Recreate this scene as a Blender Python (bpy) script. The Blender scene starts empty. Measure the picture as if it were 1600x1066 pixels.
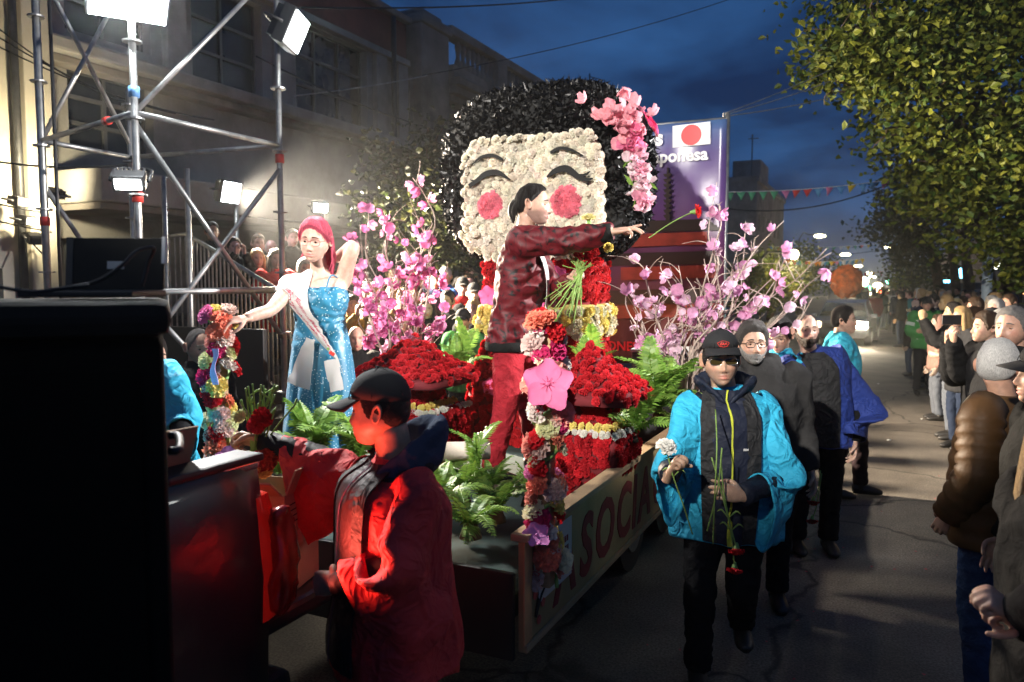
import bpy, bmesh, math, random
import numpy as np
from mathutils import Vector, Matrix, noise
from mathutils.bvhtree import BVHTree

SC = bpy.context.scene
COL = SC.collection
rad = math.radians

# ---------------------------------------------------------------- camera
YAW, PITCH, FPX, CAMZ = rad(25.5), rad(4.2), 1200.0, 1.95
cam_data = bpy.data.cameras.new('camera')
cam_data.sensor_width = 36.0
cam_data.lens = FPX / 1600.0 * 36.0
cam_data.clip_start = 0.05
cam_data.clip_end = 2000.0
cam_data.dof.use_dof = True
cam_data.dof.focus_distance = 3.9
cam_data.dof.aperture_fstop = 3.2
camera = bpy.data.objects.new('camera', cam_data)
camera.location = (0, 0, CAMZ)
camera.rotation_euler = (rad(90) - PITCH, 0, YAW)
COL.objects.link(camera)
SC.camera = camera

# ---------------------------------------------------------------- dusk sky
world = bpy.data.worlds.new('World')
SC.world = world
world.use_nodes = True
nt = world.node_tree
nt.nodes.clear()
w_out = nt.nodes.new('ShaderNodeOutputWorld')
w_bg = nt.nodes.new('ShaderNodeBackground')
w_sky = nt.nodes.new('ShaderNodeTexSky')
w_sky.sky_type = 'NISHITA'
w_sky.sun_disc = False
w_sky.sun_elevation = rad(1.0)
w_sky.sun_rotation = rad(200)
w_sky.ozone_density = 6.0
w_sky.air_density = 1.4
w_sky.dust_density = 0.3
w_tc = nt.nodes.new('ShaderNodeTexCoord')
w_sep = nt.nodes.new('ShaderNodeSeparateXYZ')
w_mx = nt.nodes.new('ShaderNodeMath'); w_mx.operation = 'MAXIMUM'; w_mx.inputs[1].default_value = 0.0
w_ad = nt.nodes.new('ShaderNodeMath'); w_ad.operation = 'ADD'; w_ad.inputs[1].default_value = 0.18
w_div = nt.nodes.new('ShaderNodeVectorMath'); w_div.operation = 'DIVIDE'
w_com = nt.nodes.new('ShaderNodeCombineXYZ')
w_n = nt.nodes.new('ShaderNodeTexNoise'); w_n.inputs['Scale'].default_value = 1.35; w_n.inputs['Detail'].default_value = 7; w_n.inputs['Roughness'].default_value = 0.55; w_n.inputs['Distortion'].default_value = 0.35
w_r = nt.nodes.new('ShaderNodeValToRGB')
w_r.color_ramp.elements[0].position = 0.38; w_r.color_ramp.elements[0].color = (0.42, 0.47, 0.60, 1)
w_r.color_ramp.elements[1].position = 0.66; w_r.color_ramp.elements[1].color = (2.0, 2.05, 2.0, 1)
w_mul = nt.nodes.new('ShaderNodeMix'); w_mul.data_type = 'RGBA'; w_mul.blend_type = 'MULTIPLY'; w_mul.inputs[0].default_value = 1.0
w_bl = nt.nodes.new('ShaderNodeMix'); w_bl.data_type = 'RGBA'; w_bl.blend_type = 'MIX'; w_bl.inputs[0].default_value = 0.86
w_bl.inputs[7].default_value = (0.09, 0.35, 1.0, 1)
L = nt.links.new
L(w_tc.outputs['Generated'], w_sep.inputs[0])
L(w_sep.outputs[2], w_mx.inputs[0]); L(w_mx.outputs[0], w_ad.inputs[0])
for k in range(3): L(w_ad.outputs[0], w_com.inputs[k])
L(w_tc.outputs['Generated'], w_div.inputs[0]); L(w_com.outputs[0], w_div.inputs[1])
L(w_div.outputs[0], w_n.inputs['Vector'])
L(w_n.outputs[0], w_r.inputs[0])
L(w_sky.outputs[0], w_bl.inputs[6])
L(w_bl.outputs[2], w_mul.inputs[6]); L(w_r.outputs[0], w_mul.inputs[7])
L(w_mul.outputs[2], w_bg.inputs[0])
w_bg.inputs[1].default_value = 0.14
L(w_bg.outputs[0], w_out.inputs[0])

# the last of the daylight: a very weak, very soft sun just above the horizon
sun_d = bpy.data.lights.new('sun', 'SUN')
sun_d.energy = 0.012; sun_d.angle = rad(25); sun_d.color = (0.55, 0.7, 1.0)
sun = bpy.data.objects.new('sun', sun_d)
sun.rotation_euler = (rad(62), 0, rad(20))
COL.objects.link(sun)

# ---------------------------------------------------------------- exposure / render
vs = SC.view_settings
vs.view_transform = 'Standard'; vs.look = 'None'; vs.exposure = 0.0; vs.gamma = 1.0
SC.render.engine = 'CYCLES'
cy = SC.cycles
cy.use_denoising = True
try: cy.denoiser = 'OPENIMAGEDENOISE'
except Exception: pass
cy.max_bounces = 6; cy.diffuse_bounces = 3; cy.glossy_bounces = 3; cy.transmission_bounces = 4
cy.volume_bounces = 0; cy.transparent_max_bounces = 6
cy.caustics_reflective = False; cy.caustics_refractive = False
cy.sample_clamp_indirect = 4.0
cy.use_light_tree = True
# ================================================================ helpers
SA, CA, SP, CP = math.sin(YAW), math.cos(YAW), math.sin(PITCH), math.cos(PITCH)
FW = Vector((-SA, CA, 0)); RT = Vector((CA, SA, 0)); UPZ = Vector((0, 0, 1))

def W(px, py, d):
    """photo pixel + forward distance -> world point"""
    u = (px - 800) / FPX; v = (533 - py) / FPX
    s = d / (CP + v * SP)
    return Vector((0, 0, CAMZ)) + (RT * u + FW * (CP + v * SP) + UPZ * (v * CP - SP)) * s

def at_x(px, py, X):
    """photo pixel on the plane X = const"""
    p = W(px, py, 1.0) - Vector((0, 0, CAMZ))
    return Vector((0, 0, CAMZ)) + p * (X / p.x)

def at_y(px, py, Y):
    p = W(px, py, 1.0) - Vector((0, 0, CAMZ))
    return Vector((0, 0, CAMZ)) + p * (Y / p.y)

def at_z(px, py, Z=0.0):
    p = W(px, py, 1.0) - Vector((0, 0, CAMZ))
    return Vector((0, 0, CAMZ)) + p * ((Z - CAMZ) / p.z)

def tag(o, label=None, cat=None, group=None, kind=None):
    if label: o['label'] = label
    if cat: o['category'] = cat
    if group: o['group'] = group
    if kind: o['kind'] = kind
    return o

def empty(name, loc=(0, 0, 0), rz=0.0, label=None, cat=None, group=None):
    o = bpy.data.objects.new(name, None)
    o.empty_display_size = 0.1
    o.location = loc; o.rotation_euler = (0, 0, rz)
    COL.objects.link(o)
    return tag(o, label, cat, group)

def put(name, me, parent=None, mat=None, loc=None, rot=None, scale=None, color=None):
    o = bpy.data.objects.new(name, me)
    if mat is not None and len(me.materials) == 0: me.materials.append(mat)
    if loc is not None: o.location = loc
    if rot is not None:
        if isinstance(rot, Matrix): o.rotation_euler = rot.to_euler()
        else: o.rotation_euler = rot
    if scale is not None: o.scale = (scale,) * 3 if isinstance(scale, (int, float)) else scale
    if color is not None: o.color = (*color[:3], 1)
    if parent is not None: o.parent = parent
    COL.objects.link(o)
    return o

def sstep(a, b, x):
    t = np.clip((np.asarray(x, float) - a) / (b - a), 0, 1)
    return t * t * (3 - 2 * t)

def crom(P, sub):
    """Catmull-Rom resampling of a list of rows"""
    P = np.asarray(P, float)
    if sub <= 1 or len(P) < 3: 
        if sub <= 1: return P
    n = len(P); out = []
    for i in range(n - 1):
        p0 = P[i - 1] if i > 0 else 2 * P[0] - P[1]
        p1, p2 = P[i], P[i + 1]
        p3 = P[i + 2] if i + 2 < n else 2 * P[-1] - P[-2]
        for k in range(sub):
            t = k / sub
            out.append(0.5 * ((2 * p1) + (p2 - p0) * t + (2 * p0 - 5 * p1 + 4 * p2 - p3) * t * t + (3 * p1 - p0 - 3 * p2 + p3) * t ** 3))
    out.append(P[-1])
    return np.array(out)

class MB:
    """collects vertices and faces for ONE mesh"""
    def __init__(s): s.v = []; s.f = []; s.mi = []; s.cur = 0
    def add(s, V, F, M=None):
        n = len(s.v)
        if M is not None: V = [M @ Vector(p) for p in V]
        s.v.extend([tuple(p) for p in V]); s.f.extend([tuple(i + n for i in f) for f in F]); s.mi.extend([s.cur] * len(F))
        return s
    def box(s, lo, hi, M=None):
        x0, y0, z0 = lo; x1, y1, z1 = hi
        V = [(x0, y0, z0), (x1, y0, z0), (x1, y1, z0), (x0, y1, z0), (x0, y0, z1), (x1, y0, z1), (x1, y1, z1), (x0, y1, z1)]
        F = [(0, 3, 2, 1), (4, 5, 6, 7), (0, 1, 5, 4), (1, 2, 6, 5), (2, 3, 7, 6), (3, 0, 4, 7)]
        return s.add(V, F, M)
    def bbox(s, lo, hi, b=0.01, M=None):
        """box with all edges chamfered"""
        x0, y0, z0 = lo; x1, y1, z1 = hi
        bm = bmesh.new()
        bmesh.ops.create_cube(bm, size=1)
        for v in bm.verts: v.co = Vector(((x0 + x1) / 2 + v.co.x * (x1 - x0), (y0 + y1) / 2 + v.co.y * (y1 - y0), (z0 + z1) / 2 + v.co.z * (z1 - z0)))
        bmesh.ops.bevel(bm, geom=bm.edges[:], offset=b, segments=2, affect='EDGES', profile=0.6)
        s.bm(bm, M); bm.free(); return s
    def bm(s, bm, M=None):
        bm.verts.ensure_lookup_table(); bm.verts.index_update()
        return s.add([v.co[:] for v in bm.verts], [tuple(v.index for v in f.verts) for f in bm.faces], M)
    def grid(s, P, cu=False, cv=False, cap0=False, cap1=False):
        """P[i][j]: i along, j around"""
        P = np.asarray(P, float); n, m = P.shape[:2]
        F = []
        for i in range(n if cu else n - 1):
            a = i * m; b = ((i + 1) % n) * m
            for j in range(m if cv else m - 1):
                k = (j + 1) % m
                F.append((a + j, a + k, b + k, b + j))
        if cap0: F.append(tuple(range(m - 1, -1, -1)))
        if cap1: F.append(tuple((n - 1) * m + j for j in range(m)))
        return s.add(P.reshape(-1, 3), F)
    def tube(s, pts, radii, seg=8, ref=None, sub=1, caps=True, closed_end=False):
        pts = [tuple(p) for p in pts]; n = len(pts)
        if isinstance(radii, (int, float)): radii = [radii] * n
        R = np.array([(r, r) if isinstance(r, (int, float)) else tuple(r) for r in radii], float)
        D = np.hstack([np.array(pts, float), R])
        refs = None
        if ref is not None and not isinstance(ref, Vector) and isinstance(ref, list):
            D = np.hstack([D, np.array([tuple(r) for r in ref], float)])
        D = crom(D, sub)
        P = D[:, :3]; R = np.maximum(D[:, 3:5], 1e-4)
        if D.shape[1] > 5: refs = D[:, 5:8]
        n = len(P)
        T = np.gradient(P, axis=0) if n > 2 else np.array([P[1] - P[0]] * 2)
        T /= np.maximum(np.linalg.norm(T, axis=1, keepdims=True), 1e-9)
        ang = np.linspace(0, 2 * np.pi, seg, endpoint=False)
        rings = []; a = None
        for i in range(n):
            t = T[i]
            if refs is not None: r = refs[i]
            elif ref is not None: r = np.array(ref, float)
            elif a is not None: r = a
            else: r = np.array((0, 0, 1.0)) if abs(t[2]) < 0.9 else np.array((1.0, 0, 0))
            a = r - t * r.dot(t); a /= max(np.linalg.norm(a), 1e-9)
            b = np.cross(t, a)
            rings.append(P[i] + np.outer(np.cos(ang) * R[i, 0], a) + np.outer(np.sin(ang) * R[i, 1], b))
        return s.grid(rings, cv=True, cap0=caps, cap1=caps)
    def ball(s, c, r, nu=12, nv=8):
        r = (r, r, r) if isinstance(r, (int, float)) else r
        P = []
        for i in range(nv + 1):
            ph = -math.pi / 2 + math.pi * i / nv; ph = max(min(ph, 1.5607), -1.5607)
            P.append([(c[0] + r[0] * math.cos(ph) * math.cos(2 * math.pi * j / nu), c[1] + r[1] * math.cos(ph) * math.sin(2 * math.pi * j / nu), c[2] + r[2] * math.sin(ph)) for j in range(nu)])
        return s.grid(P, cv=True, cap0=True, cap1=True)
    def disc(s, c, r, axis=(0, 0, 1), seg=20, h=0.01, r2=None):
        ax = Vector(axis).normalized(); c = Vector(c)
        return s.tube([c - ax * h / 2, c + ax * h / 2], [r, r2 or r], seg=seg)
    def me(s, name='mesh', smooth=True, mats=None):
        m = bpy.data.meshes.new(name)
        m.from_pydata(s.v, [], s.f)
        if mats:
            for x in mats: m.materials.append(x)
            m.polygons.foreach_set('material_index', s.mi)
        m.polygons.foreach_set('use_smooth', [smooth] * len(m.polygons))
        m.update()
        return m

def autosmooth(me, ang=40):
    """mark sharp edges by angle on a smooth-shaded mesh"""
    bm = bmesh.new(); bm.from_mesh(me)
    c = rad(ang)
    for e in bm.edges:
        e.smooth = not (len(e.link_faces) == 2 and e.calc_face_angle(0) > c)
    for f in bm.faces: f.smooth = True
    bm.to_mesh(me); bm.free()
    return me

# ---- temporary scene for modifiers
TMP = bpy.data.scenes.new('temporary')
def evaluated(ob):
    TMP.collection.objects.link(ob)
    vl = TMP.view_layers[0]; vl.update()
    dg = vl.depsgraph
    m = bpy.data.meshes.new_from_object(ob.evaluated_get(dg), depsgraph=dg)
    TMP.collection.objects.unlink(ob)
    return m

def remesh(mb, voxel, smooth=5, fac=0.5):
    me = mb.me('tmp'); ob = bpy.data.objects.new('tmp', me)
    bm = bmesh.new(); bm.from_mesh(me); bmesh.ops.recalc_face_normals(bm, faces=bm.faces[:]); bm.to_mesh(me); bm.free()
    md = ob.modifiers.new('r', 'REMESH'); md.mode = 'VOXEL'; md.voxel_size = voxel; md.use_smooth_shade = True
    if smooth:
        sm = ob.modifiers.new('s', 'SMOOTH'); sm.iterations = smooth; sm.factor = fac
    out = evaluated(ob)
    bpy.data.objects.remove(ob); bpy.data.meshes.remove(me)
    return out

def mesh_arrays(me):
    n = len(me.vertices)
    co = np.empty(n * 3, np.float32); me.vertices.foreach_get('co', co)
    no = np.empty(n * 3, np.float32); me.vertex_normals.foreach_get('vector', no)
    return co.reshape(-1, 3), no.reshape(-1, 3)

def wrinkle(me, amp, scale, seed=0, ridged=False, mask=None):
    """push vertices along their normals by noise; scale may differ per axis"""
    co, no = mesh_arrays(me)
    sc = np.array(scale if hasattr(scale, '__len__') else (scale,) * 3)
    Q = co * sc + seed * 7.31
    d = np.array([noise.noise(Vector(q)) for q in Q.tolist()])
    if ridged: d = 1 - 2 * np.abs(d) * 1.6
    if mask is not None: d = d * mask(co)
    co = co + no * (d * amp)[:, None]
    me.vertices.foreach_set('co', co.astype(np.float32).ravel()); me.update()
    return me

def join_mb(mb, me, M=None):
    mb.add([v.co[:] for v in me.vertices], [tuple(p.vertices) for p in me.polygons], M)
    return mb

def bvh_of(me):
    return BVHTree.FromPolygons([v.co[:] for v in me.vertices], [tuple(p.vertices) for p in me.polygons])

def solidify(me, t, offset=0.0):
    ob = bpy.data.objects.new('tmp', me)
    md = ob.modifiers.new('s', 'SOLIDIFY'); md.thickness = t; md.offset = offset
    out = evaluated(ob); bpy.data.objects.remove(ob)
    return out

def text_geo(s, size=1.0, shear=0.0, bold=0.0, extrude=0.0, align='LEFT', spacing=1.0):
    cu = bpy.data.curves.new('t', 'FONT'); cu.body = s; cu.size = size; cu.shear = shear; cu.offset = bold; cu.extrude = extrude
    cu.align_x = align; cu.resolution_u = 3; cu.space_character = spacing
    ob = bpy.data.objects.new('t', cu)
    m = evaluated(ob)
    V = [v.co[:] for v in m.vertices]; F = [tuple(p.vertices) for p in m.polygons]
    bpy.data.objects.remove(ob); bpy.data.curves.remove(cu); bpy.data.meshes.remove(m)
    return V, F

def strip_on(bvh, centers, widths, wdirs, nacross=5, off=0.004, sub=6):
    """a ribbon lying on a surface: rows of (point, normal)"""
    C = crom([tuple(c) for c in centers], sub); Wd = crom([tuple(w) for w in wdirs], sub); ws = crom([[w] for w in widths], sub)[:, 0]
    rows, nrm = [], []
    for c, w, s in zip(C, Wd, ws):
        w = Vector(w).normalized(); r, nn = [], []
        for k in range(nacross):
            p = Vector(c) + w * (k / (nacross - 1) - 0.5) * s
            loc, no, idx, dist = bvh.find_nearest(p)
            if (p - loc).dot(no) > off and dist > off: q = p if dist < 0.05 else loc + (p - loc).normalized() * 0.05
            else: q = loc + no * off
            r.append(q); nn.append(no)
        rows.append(r); nrm.append(nn)
    return rows, nrm

def strip_mesh(rows, nrm, t=0.003, name='strip'):
    n = len(rows); m = len(rows[0])
    top = [[tuple(p + q * t) for p, q in zip(r, s)] for r, s in zip(rows, nrm)]
    loop = []
    for i in range(n):
        loop.append([tuple(p) for p in rows[i]] + top[i][::-1])
    mb = MB(); mb.grid(np.array(loop), cv=True, cap0=True, cap1=True)
    me = mb.me(name)
    bm = bmesh.new(); bm.from_mesh(me); bmesh.ops.recalc_face_normals(bm, faces=bm.faces[:]); bm.to_mesh(me); bm.free()
    return autosmooth(me, 50)

def map_on_strip(V, F, rows, nrm, s0, s1, t0, t1, off=0.004):
    """bend flat lettering (x along, y across, normalised to its own box) on to a ribbon"""
    V = np.array(V); x0, y0 = V[:, 0].min(), V[:, 1].min(); sx = max(V[:, 0].max() - x0, 1e-6); sy = max(V[:, 1].max() - y0, 1e-6)
    n, m = len(rows), len(rows[0]); out = []
    for p in V:
        a = (s0 + (p[0] - x0) / sx * (s1 - s0)) * (n - 1); b = (t0 + (p[1] - y0) / sy * (t1 - t0)) * (m - 1)
        i = int(min(max(a, 0), n - 1.001)); j = int(min(max(b, 0), m - 1.001)); fa, fb = a - i, b - j
        q = rows[i][j] * ((1 - fa) * (1 - fb)) + rows[i + 1][j] * (fa * (1 - fb)) + rows[i][j + 1] * ((1 - fa) * fb) + rows[i + 1][j + 1] * (fa * fb)
        out.append(q + nrm[i][j] * (off + p[2]))
    mb = MB(); mb.add([tuple(p) for p in out], F)
    return mb.me('lettering', smooth=False)

# ================================================================ materials
def new_mat(name):
    m = bpy.data.materials.new(name); m.use_nodes = True
    t = m.node_tree; b = t.nodes['Principled BSDF']
    return m, t, b

def mat(name, col, rough=0.7, var=0.18, scale=6.0, bump=0.0, bscale=60.0, metal=0.0, spec=0.5, coat=0.0, sheen=0.0, dirt=0.0, dirt_col=(0.03, 0.028, 0.025),
        sss=0.0, objcol=False, trans=0.0, emit=None, estr=0.0, stretch=None, alpha=None, coord='Object', crease=0.0, cscale=8.0):
    """principled material whose base colour is broken up by noise at two sizes"""
    m, t, b = new_mat(name)
    tc = t.nodes.new('ShaderNodeTexCoord'); vec = tc.outputs[coord]
    if stretch:
        mp = t.nodes.new('ShaderNodeMapping'); mp.inputs['Scale'].default_value = stretch
        t.links.new(vec, mp.inputs[0]); vec = mp.outputs[0]
    n = t.nodes.new('ShaderNodeTexNoise'); n.inputs['Scale'].default_value = scale; n.inputs['Detail'].default_value = 6; n.inputs['Roughness'].default_value = 0.6
    t.links.new(vec, n.inputs['Vector'])
    mr = t.nodes.new('ShaderNodeMapRange'); mr.inputs[1].default_value = 0.3; mr.inputs[2].default_value = 0.7; mr.inputs[3].default_value = 1 - var; mr.inputs[4].default_value = 1 + var
    t.links.new(n.outputs[0], mr.inputs[0])
    mix = t.nodes.new('ShaderNodeMix'); mix.data_type = 'RGBA'; mix.blend_type = 'MULTIPLY'; mix.inputs[0].default_value = 1
    if objcol:
        oi = t.nodes.new('ShaderNodeObjectInfo'); t.links.new(oi.outputs['Color'], mix.inputs[6])
    else: mix.inputs[6].default_value = (*col, 1)
    t.links.new(mr.outputs[0], mix.inputs[7])
    out = mix.outputs[2]
    if dirt > 0:
        n2 = t.nodes.new('ShaderNodeTexNoise'); n2.inputs['Scale'].default_value = scale * 0.35; n2.inputs['Detail'].default_value = 8; n2.inputs['Roughness'].default_value = 0.7
        t.links.new(vec, n2.inputs['Vector'])
        r2 = t.nodes.new('ShaderNodeMapRange'); r2.inputs[1].default_value = 0.48; r2.inputs[2].default_value = 0.72; r2.inputs[3].default_value = 0; r2.inputs[4].default_value = dirt
        t.links.new(n2.outputs[0], r2.inputs[0])
        m2 = t.nodes.new('ShaderNodeMix'); m2.data_type = 'RGBA'; m2.inputs[7].default_value = (*dirt_col, 1)
        t.links.new(r2.outputs[0], m2.inputs[0]); t.links.new(out, m2.inputs[6]); out = m2.outputs[2]
    t.links.new(out, b.inputs['Base Color'])
    b.inputs['Roughness'].default_value = rough; b.inputs['Metallic'].default_value = metal
    b.inputs['Specular IOR Level'].default_value = spec
    b.inputs['Coat Weight'].default_value = coat
    b.inputs['Sheen Weight'].default_value = sheen
    if sss: b.inputs['Subsurface Weight'].default_value = sss; b.inputs['Subsurface Radius'].default_value = (0.012, 0.005, 0.003); b.inputs['Subsurface Scale'].default_value = 1.0
    if trans: b.inputs['Transmission Weight'].default_value = trans
    if emit: b.inputs['Emission Color'].default_value = (*emit, 1); b.inputs['Emission Strength'].default_value = estr
    if alpha is not None: b.inputs['Alpha'].default_value = alpha
    if bump > 0:
        nb = t.nodes.new('ShaderNodeTexNoise'); nb.inputs['Scale'].default_value = bscale; nb.inputs['Detail'].default_value = 4
        t.links.new(vec, nb.inputs['Vector'])
        bp = t.nodes.new('ShaderNodeBump'); bp.inputs['Strength'].default_value = bump; bp.inputs['Distance'].default_value = 0.01
        t.links.new(nb.outputs[0], bp.inputs['Height']); t.links.new(bp.outputs[0], b.inputs['Normal'])
        if crease > 0:      # sharp cloth creases on top of the weave
            last = None
            for q, (sc_, am) in enumerate(((cscale, 1.0), (cscale * 2.3, .45))):
                nc = t.nodes.new('ShaderNodeTexNoise'); nc.inputs['Scale'].default_value = sc_; nc.inputs['Detail'].default_value = 1.5; nc.inputs['Distortion'].default_value = 1.1
                t.links.new(vec, nc.inputs['Vector'])
                s1 = t.nodes.new('ShaderNodeMath'); s1.operation = 'SUBTRACT'; s1.inputs[1].default_value = .5; t.links.new(nc.outputs[0], s1.inputs[0])
                s2 = t.nodes.new('ShaderNodeMath'); s2.operation = 'ABSOLUTE'; t.links.new(s1.outputs[0], s2.inputs[0])
                s3 = t.nodes.new('ShaderNodeMath'); s3.operation = 'MULTIPLY'; s3.inputs[1].default_value = -am; t.links.new(s2.outputs[0], s3.inputs[0])
                if last is None: last = s3.outputs[0]
                else:
                    ad = t.nodes.new('ShaderNodeMath'); ad.operation = 'ADD'; t.links.new(last, ad.inputs[0]); t.links.new(s3.outputs[0], ad.inputs[1]); last = ad.outputs[0]
            b2 = t.nodes.new('ShaderNodeBump'); b2.inputs['Strength'].default_value = crease; b2.inputs['Distance'].default_value = .06
            t.links.new(last, b2.inputs['Height']); t.links.new(bp.outputs[0], b2.inputs['Normal']); t.links.new(b2.outputs[0], b.inputs['Normal'])
    return m

def emis(name, col, strength):
    m, t, b = new_mat(name)
    b.inputs['Base Color'].default_value = (*col, 1)
    b.inputs['Emission Color'].default_value = (*col, 1); b.inputs['Emission Strength'].default_value = strength
    return m

def leaf_mat(name, c1, c2, rough=0.45, transl=0.3):
    """leaf colour varied per vertex-colour-free noise, a little light through"""
    m, t, b = new_mat(name)
    geo = t.nodes.new('ShaderNodeNewGeometry')
    rp = t.nodes.new('ShaderNodeValToRGB')
    rp.color_ramp.elements[0].color = (*c1, 1); rp.color_ramp.elements[1].color = (*c2, 1)
    t.links.new(geo.outputs['Random Per Island'], rp.inputs[0])
    t.links.new(rp.outputs[0], b.inputs['Base Color'])
    b.inputs['Roughness'].default_value = rough
    tl = t.nodes.new('ShaderNodeBsdfTranslucent'); t.links.new(rp.outputs[0], tl.inputs[0])
    mx = t.nodes.new('ShaderNodeMixShader'); mx.inputs[0].default_value = transl
    t.links.new(b.outputs[0], mx.inputs[1]); t.links.new(tl.outputs[0], mx.inputs[2])
    t.links.new(mx.outputs[0], t.nodes['Material Output'].inputs[0])
    return m

M = {}
M['asphalt'] = mat('asphalt', (0.135, 0.115, 0.092), 0.82, var=0.35, scale=1.3, bump=0.5, bscale=180, dirt=0.55, dirt_col=(0.03, 0.028, 0.026), coord='Object')
def crack_asphalt(m):
    t = m.node_tree; b = t.nodes['Principled BSDF']; tc = t.nodes.new('ShaderNodeTexCoord')
    src = b.inputs['Base Color'].links[0].from_socket
    nw = t.nodes.new('ShaderNodeTexNoise'); nw.inputs['Scale'].default_value = 2.2; nw.inputs['Detail'].default_value = 4; t.links.new(tc.outputs['Object'], nw.inputs['Vector'])
    av = t.nodes.new('ShaderNodeVectorMath'); av.operation = 'MULTIPLY_ADD'; av.inputs[1].default_value = (.55, .55, 0); t.links.new(nw.outputs['Color'], av.inputs[0]); t.links.new(tc.outputs['Object'], av.inputs[2])
    vo = t.nodes.new('ShaderNodeTexVoronoi'); vo.feature = 'DISTANCE_TO_EDGE'; vo.inputs['Scale'].default_value = .42; t.links.new(av.outputs[0], vo.inputs['Vector'])
    mr = t.nodes.new('ShaderNodeMapRange'); mr.inputs[1].default_value = .002; mr.inputs[2].default_value = .012; mr.inputs[3].default_value = .30; mr.inputs[4].default_value = 1; t.links.new(vo.outputs['Distance'], mr.inputs[0])
    sp = t.nodes.new('ShaderNodeTexNoise'); sp.inputs['Scale'].default_value = 75; sp.inputs['Detail'].default_value = 2; t.links.new(tc.outputs['Object'], sp.inputs['Vector'])
    m2 = t.nodes.new('ShaderNodeMapRange'); m2.inputs[1].default_value = .35; m2.inputs[2].default_value = .68; m2.inputs[3].default_value = .62; m2.inputs[4].default_value = 1.5; t.links.new(sp.outputs[0], m2.inputs[0])
    mu = t.nodes.new('ShaderNodeMath'); mu.operation = 'MULTIPLY'; t.links.new(mr.outputs[0], mu.inputs[0]); t.links.new(m2.outputs[0], mu.inputs[1])
    mx = t.nodes.new('ShaderNodeMix'); mx.data_type = 'RGBA'; mx.blend_type = 'MULTIPLY'; mx.inputs[0].default_value = 1; t.links.new(src, mx.inputs[6]); t.links.new(mu.outputs[0], mx.inputs[7]); t.links.new(mx.outputs[2], b.inputs['Base Color'])
crack_asphalt(M['asphalt'])
M['paving'] = mat('paving', (0.22, 0.2, 0.18), 0.85, var=0.2, scale=5, bump=0.3, bscale=40, dirt=0.4)
M['steel'] = mat('galvanised_steel', (0.34, 0.34, 0.33), 0.42, var=0.3, scale=9, metal=0.75, dirt=0.4)
M['dark_steel'] = mat('dark_steel', (0.05, 0.05, 0.052), 0.5, var=0.3, scale=9, metal=0.4)
M['red_tape'] = mat('red_tape', (0.6, 0.04, 0.03), 0.5)
M['blue_tape'] = mat('blue_tape', (0.1, 0.25, 0.5), 0.5)
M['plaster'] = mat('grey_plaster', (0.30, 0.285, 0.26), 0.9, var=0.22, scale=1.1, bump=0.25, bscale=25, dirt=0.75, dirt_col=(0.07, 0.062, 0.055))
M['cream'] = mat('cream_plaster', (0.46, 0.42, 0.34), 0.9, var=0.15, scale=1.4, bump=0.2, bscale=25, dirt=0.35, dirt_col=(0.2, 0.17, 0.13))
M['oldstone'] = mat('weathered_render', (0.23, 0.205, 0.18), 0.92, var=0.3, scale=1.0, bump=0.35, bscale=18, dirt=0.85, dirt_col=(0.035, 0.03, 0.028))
M['redwall'] = mat('oxide_red_wall', (0.20, 0.075, 0.055), 0.9, var=0.2, scale=2, bump=0.2, dirt=0.5)
M['darkglass'] = mat('dark_glass', (0.02, 0.022, 0.025), 0.12, var=0.2, scale=2)
M['shutter'] = mat('grey_shutter', (0.09, 0.09, 0.088), 0.6, var=0.2, scale=3)
M['cable'] = mat('black_cable', (0.012, 0.012, 0.013), 0.6)
M['bark'] = mat('bark', (0.10, 0.07, 0.045), 0.9, var=0.4, scale=7, bump=0.6, bscale=30)
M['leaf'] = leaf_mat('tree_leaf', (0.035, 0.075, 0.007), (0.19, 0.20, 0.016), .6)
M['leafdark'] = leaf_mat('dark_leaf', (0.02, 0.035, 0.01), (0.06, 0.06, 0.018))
M['fern'] = leaf_mat('fern_leaf', (0.10, 0.22, 0.03), (0.22, 0.36, 0.06), transl=0.25)
M['black'] = mat('black_plastic', (0.012, 0.012, 0.013), 0.5, var=0.2)
M['lampbody'] = mat('lamp_housing', (0.03, 0.03, 0.032), 0.45, metal=0.3)
M['white'] = mat('white_paint', (0.75, 0.75, 0.73), 0.5, var=0.06)
# ================================================================ setting
random.seed(7)
mb = MB(); mb.grid([[(-250, -40, 0), (300, -40, 0)], [(-250, 900, 0), (300, 900, 0)]])
tag(put('road', mb.me('road', False), None, M['asphalt']), kind='structure')
KERB_L, KERB_R = -8.6, 2.25
for nm, x0, x1 in (('pavement', -40, KERB_L), ('pavement', KERB_R, 40)):
    mb = MB(); mb.bbox((x0, -20, -0.2), (x1, 160, 0.13), 0.02)
    tag(put(nm, mb.me(nm, False), None, M['paving']), kind='structure')
# litter on the asphalt: tiny white scraps
for px, py, s in ((1389, 688, .028), (1372, 600, .018), (1440, 655, .016)):
    mb = MB(); p = at_z(px, py, 0.006)
    mb.grid([[(-s, -s, .004), (s * .8, -s * .6, .0)], [(-s * .7, s, 0), (s, s * .9, .012)]])
    tag(put('paper_scrap', solidify(mb.me('scrap'), .002), None, M['white'], loc=p), 'white paper scrap lying on the asphalt %s' % ('between the walkers and the kerb' if s > .02 else 'far up the road' if s > .017 else 'beside the onlookers'), 'litter', 'litter on the road')

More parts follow.
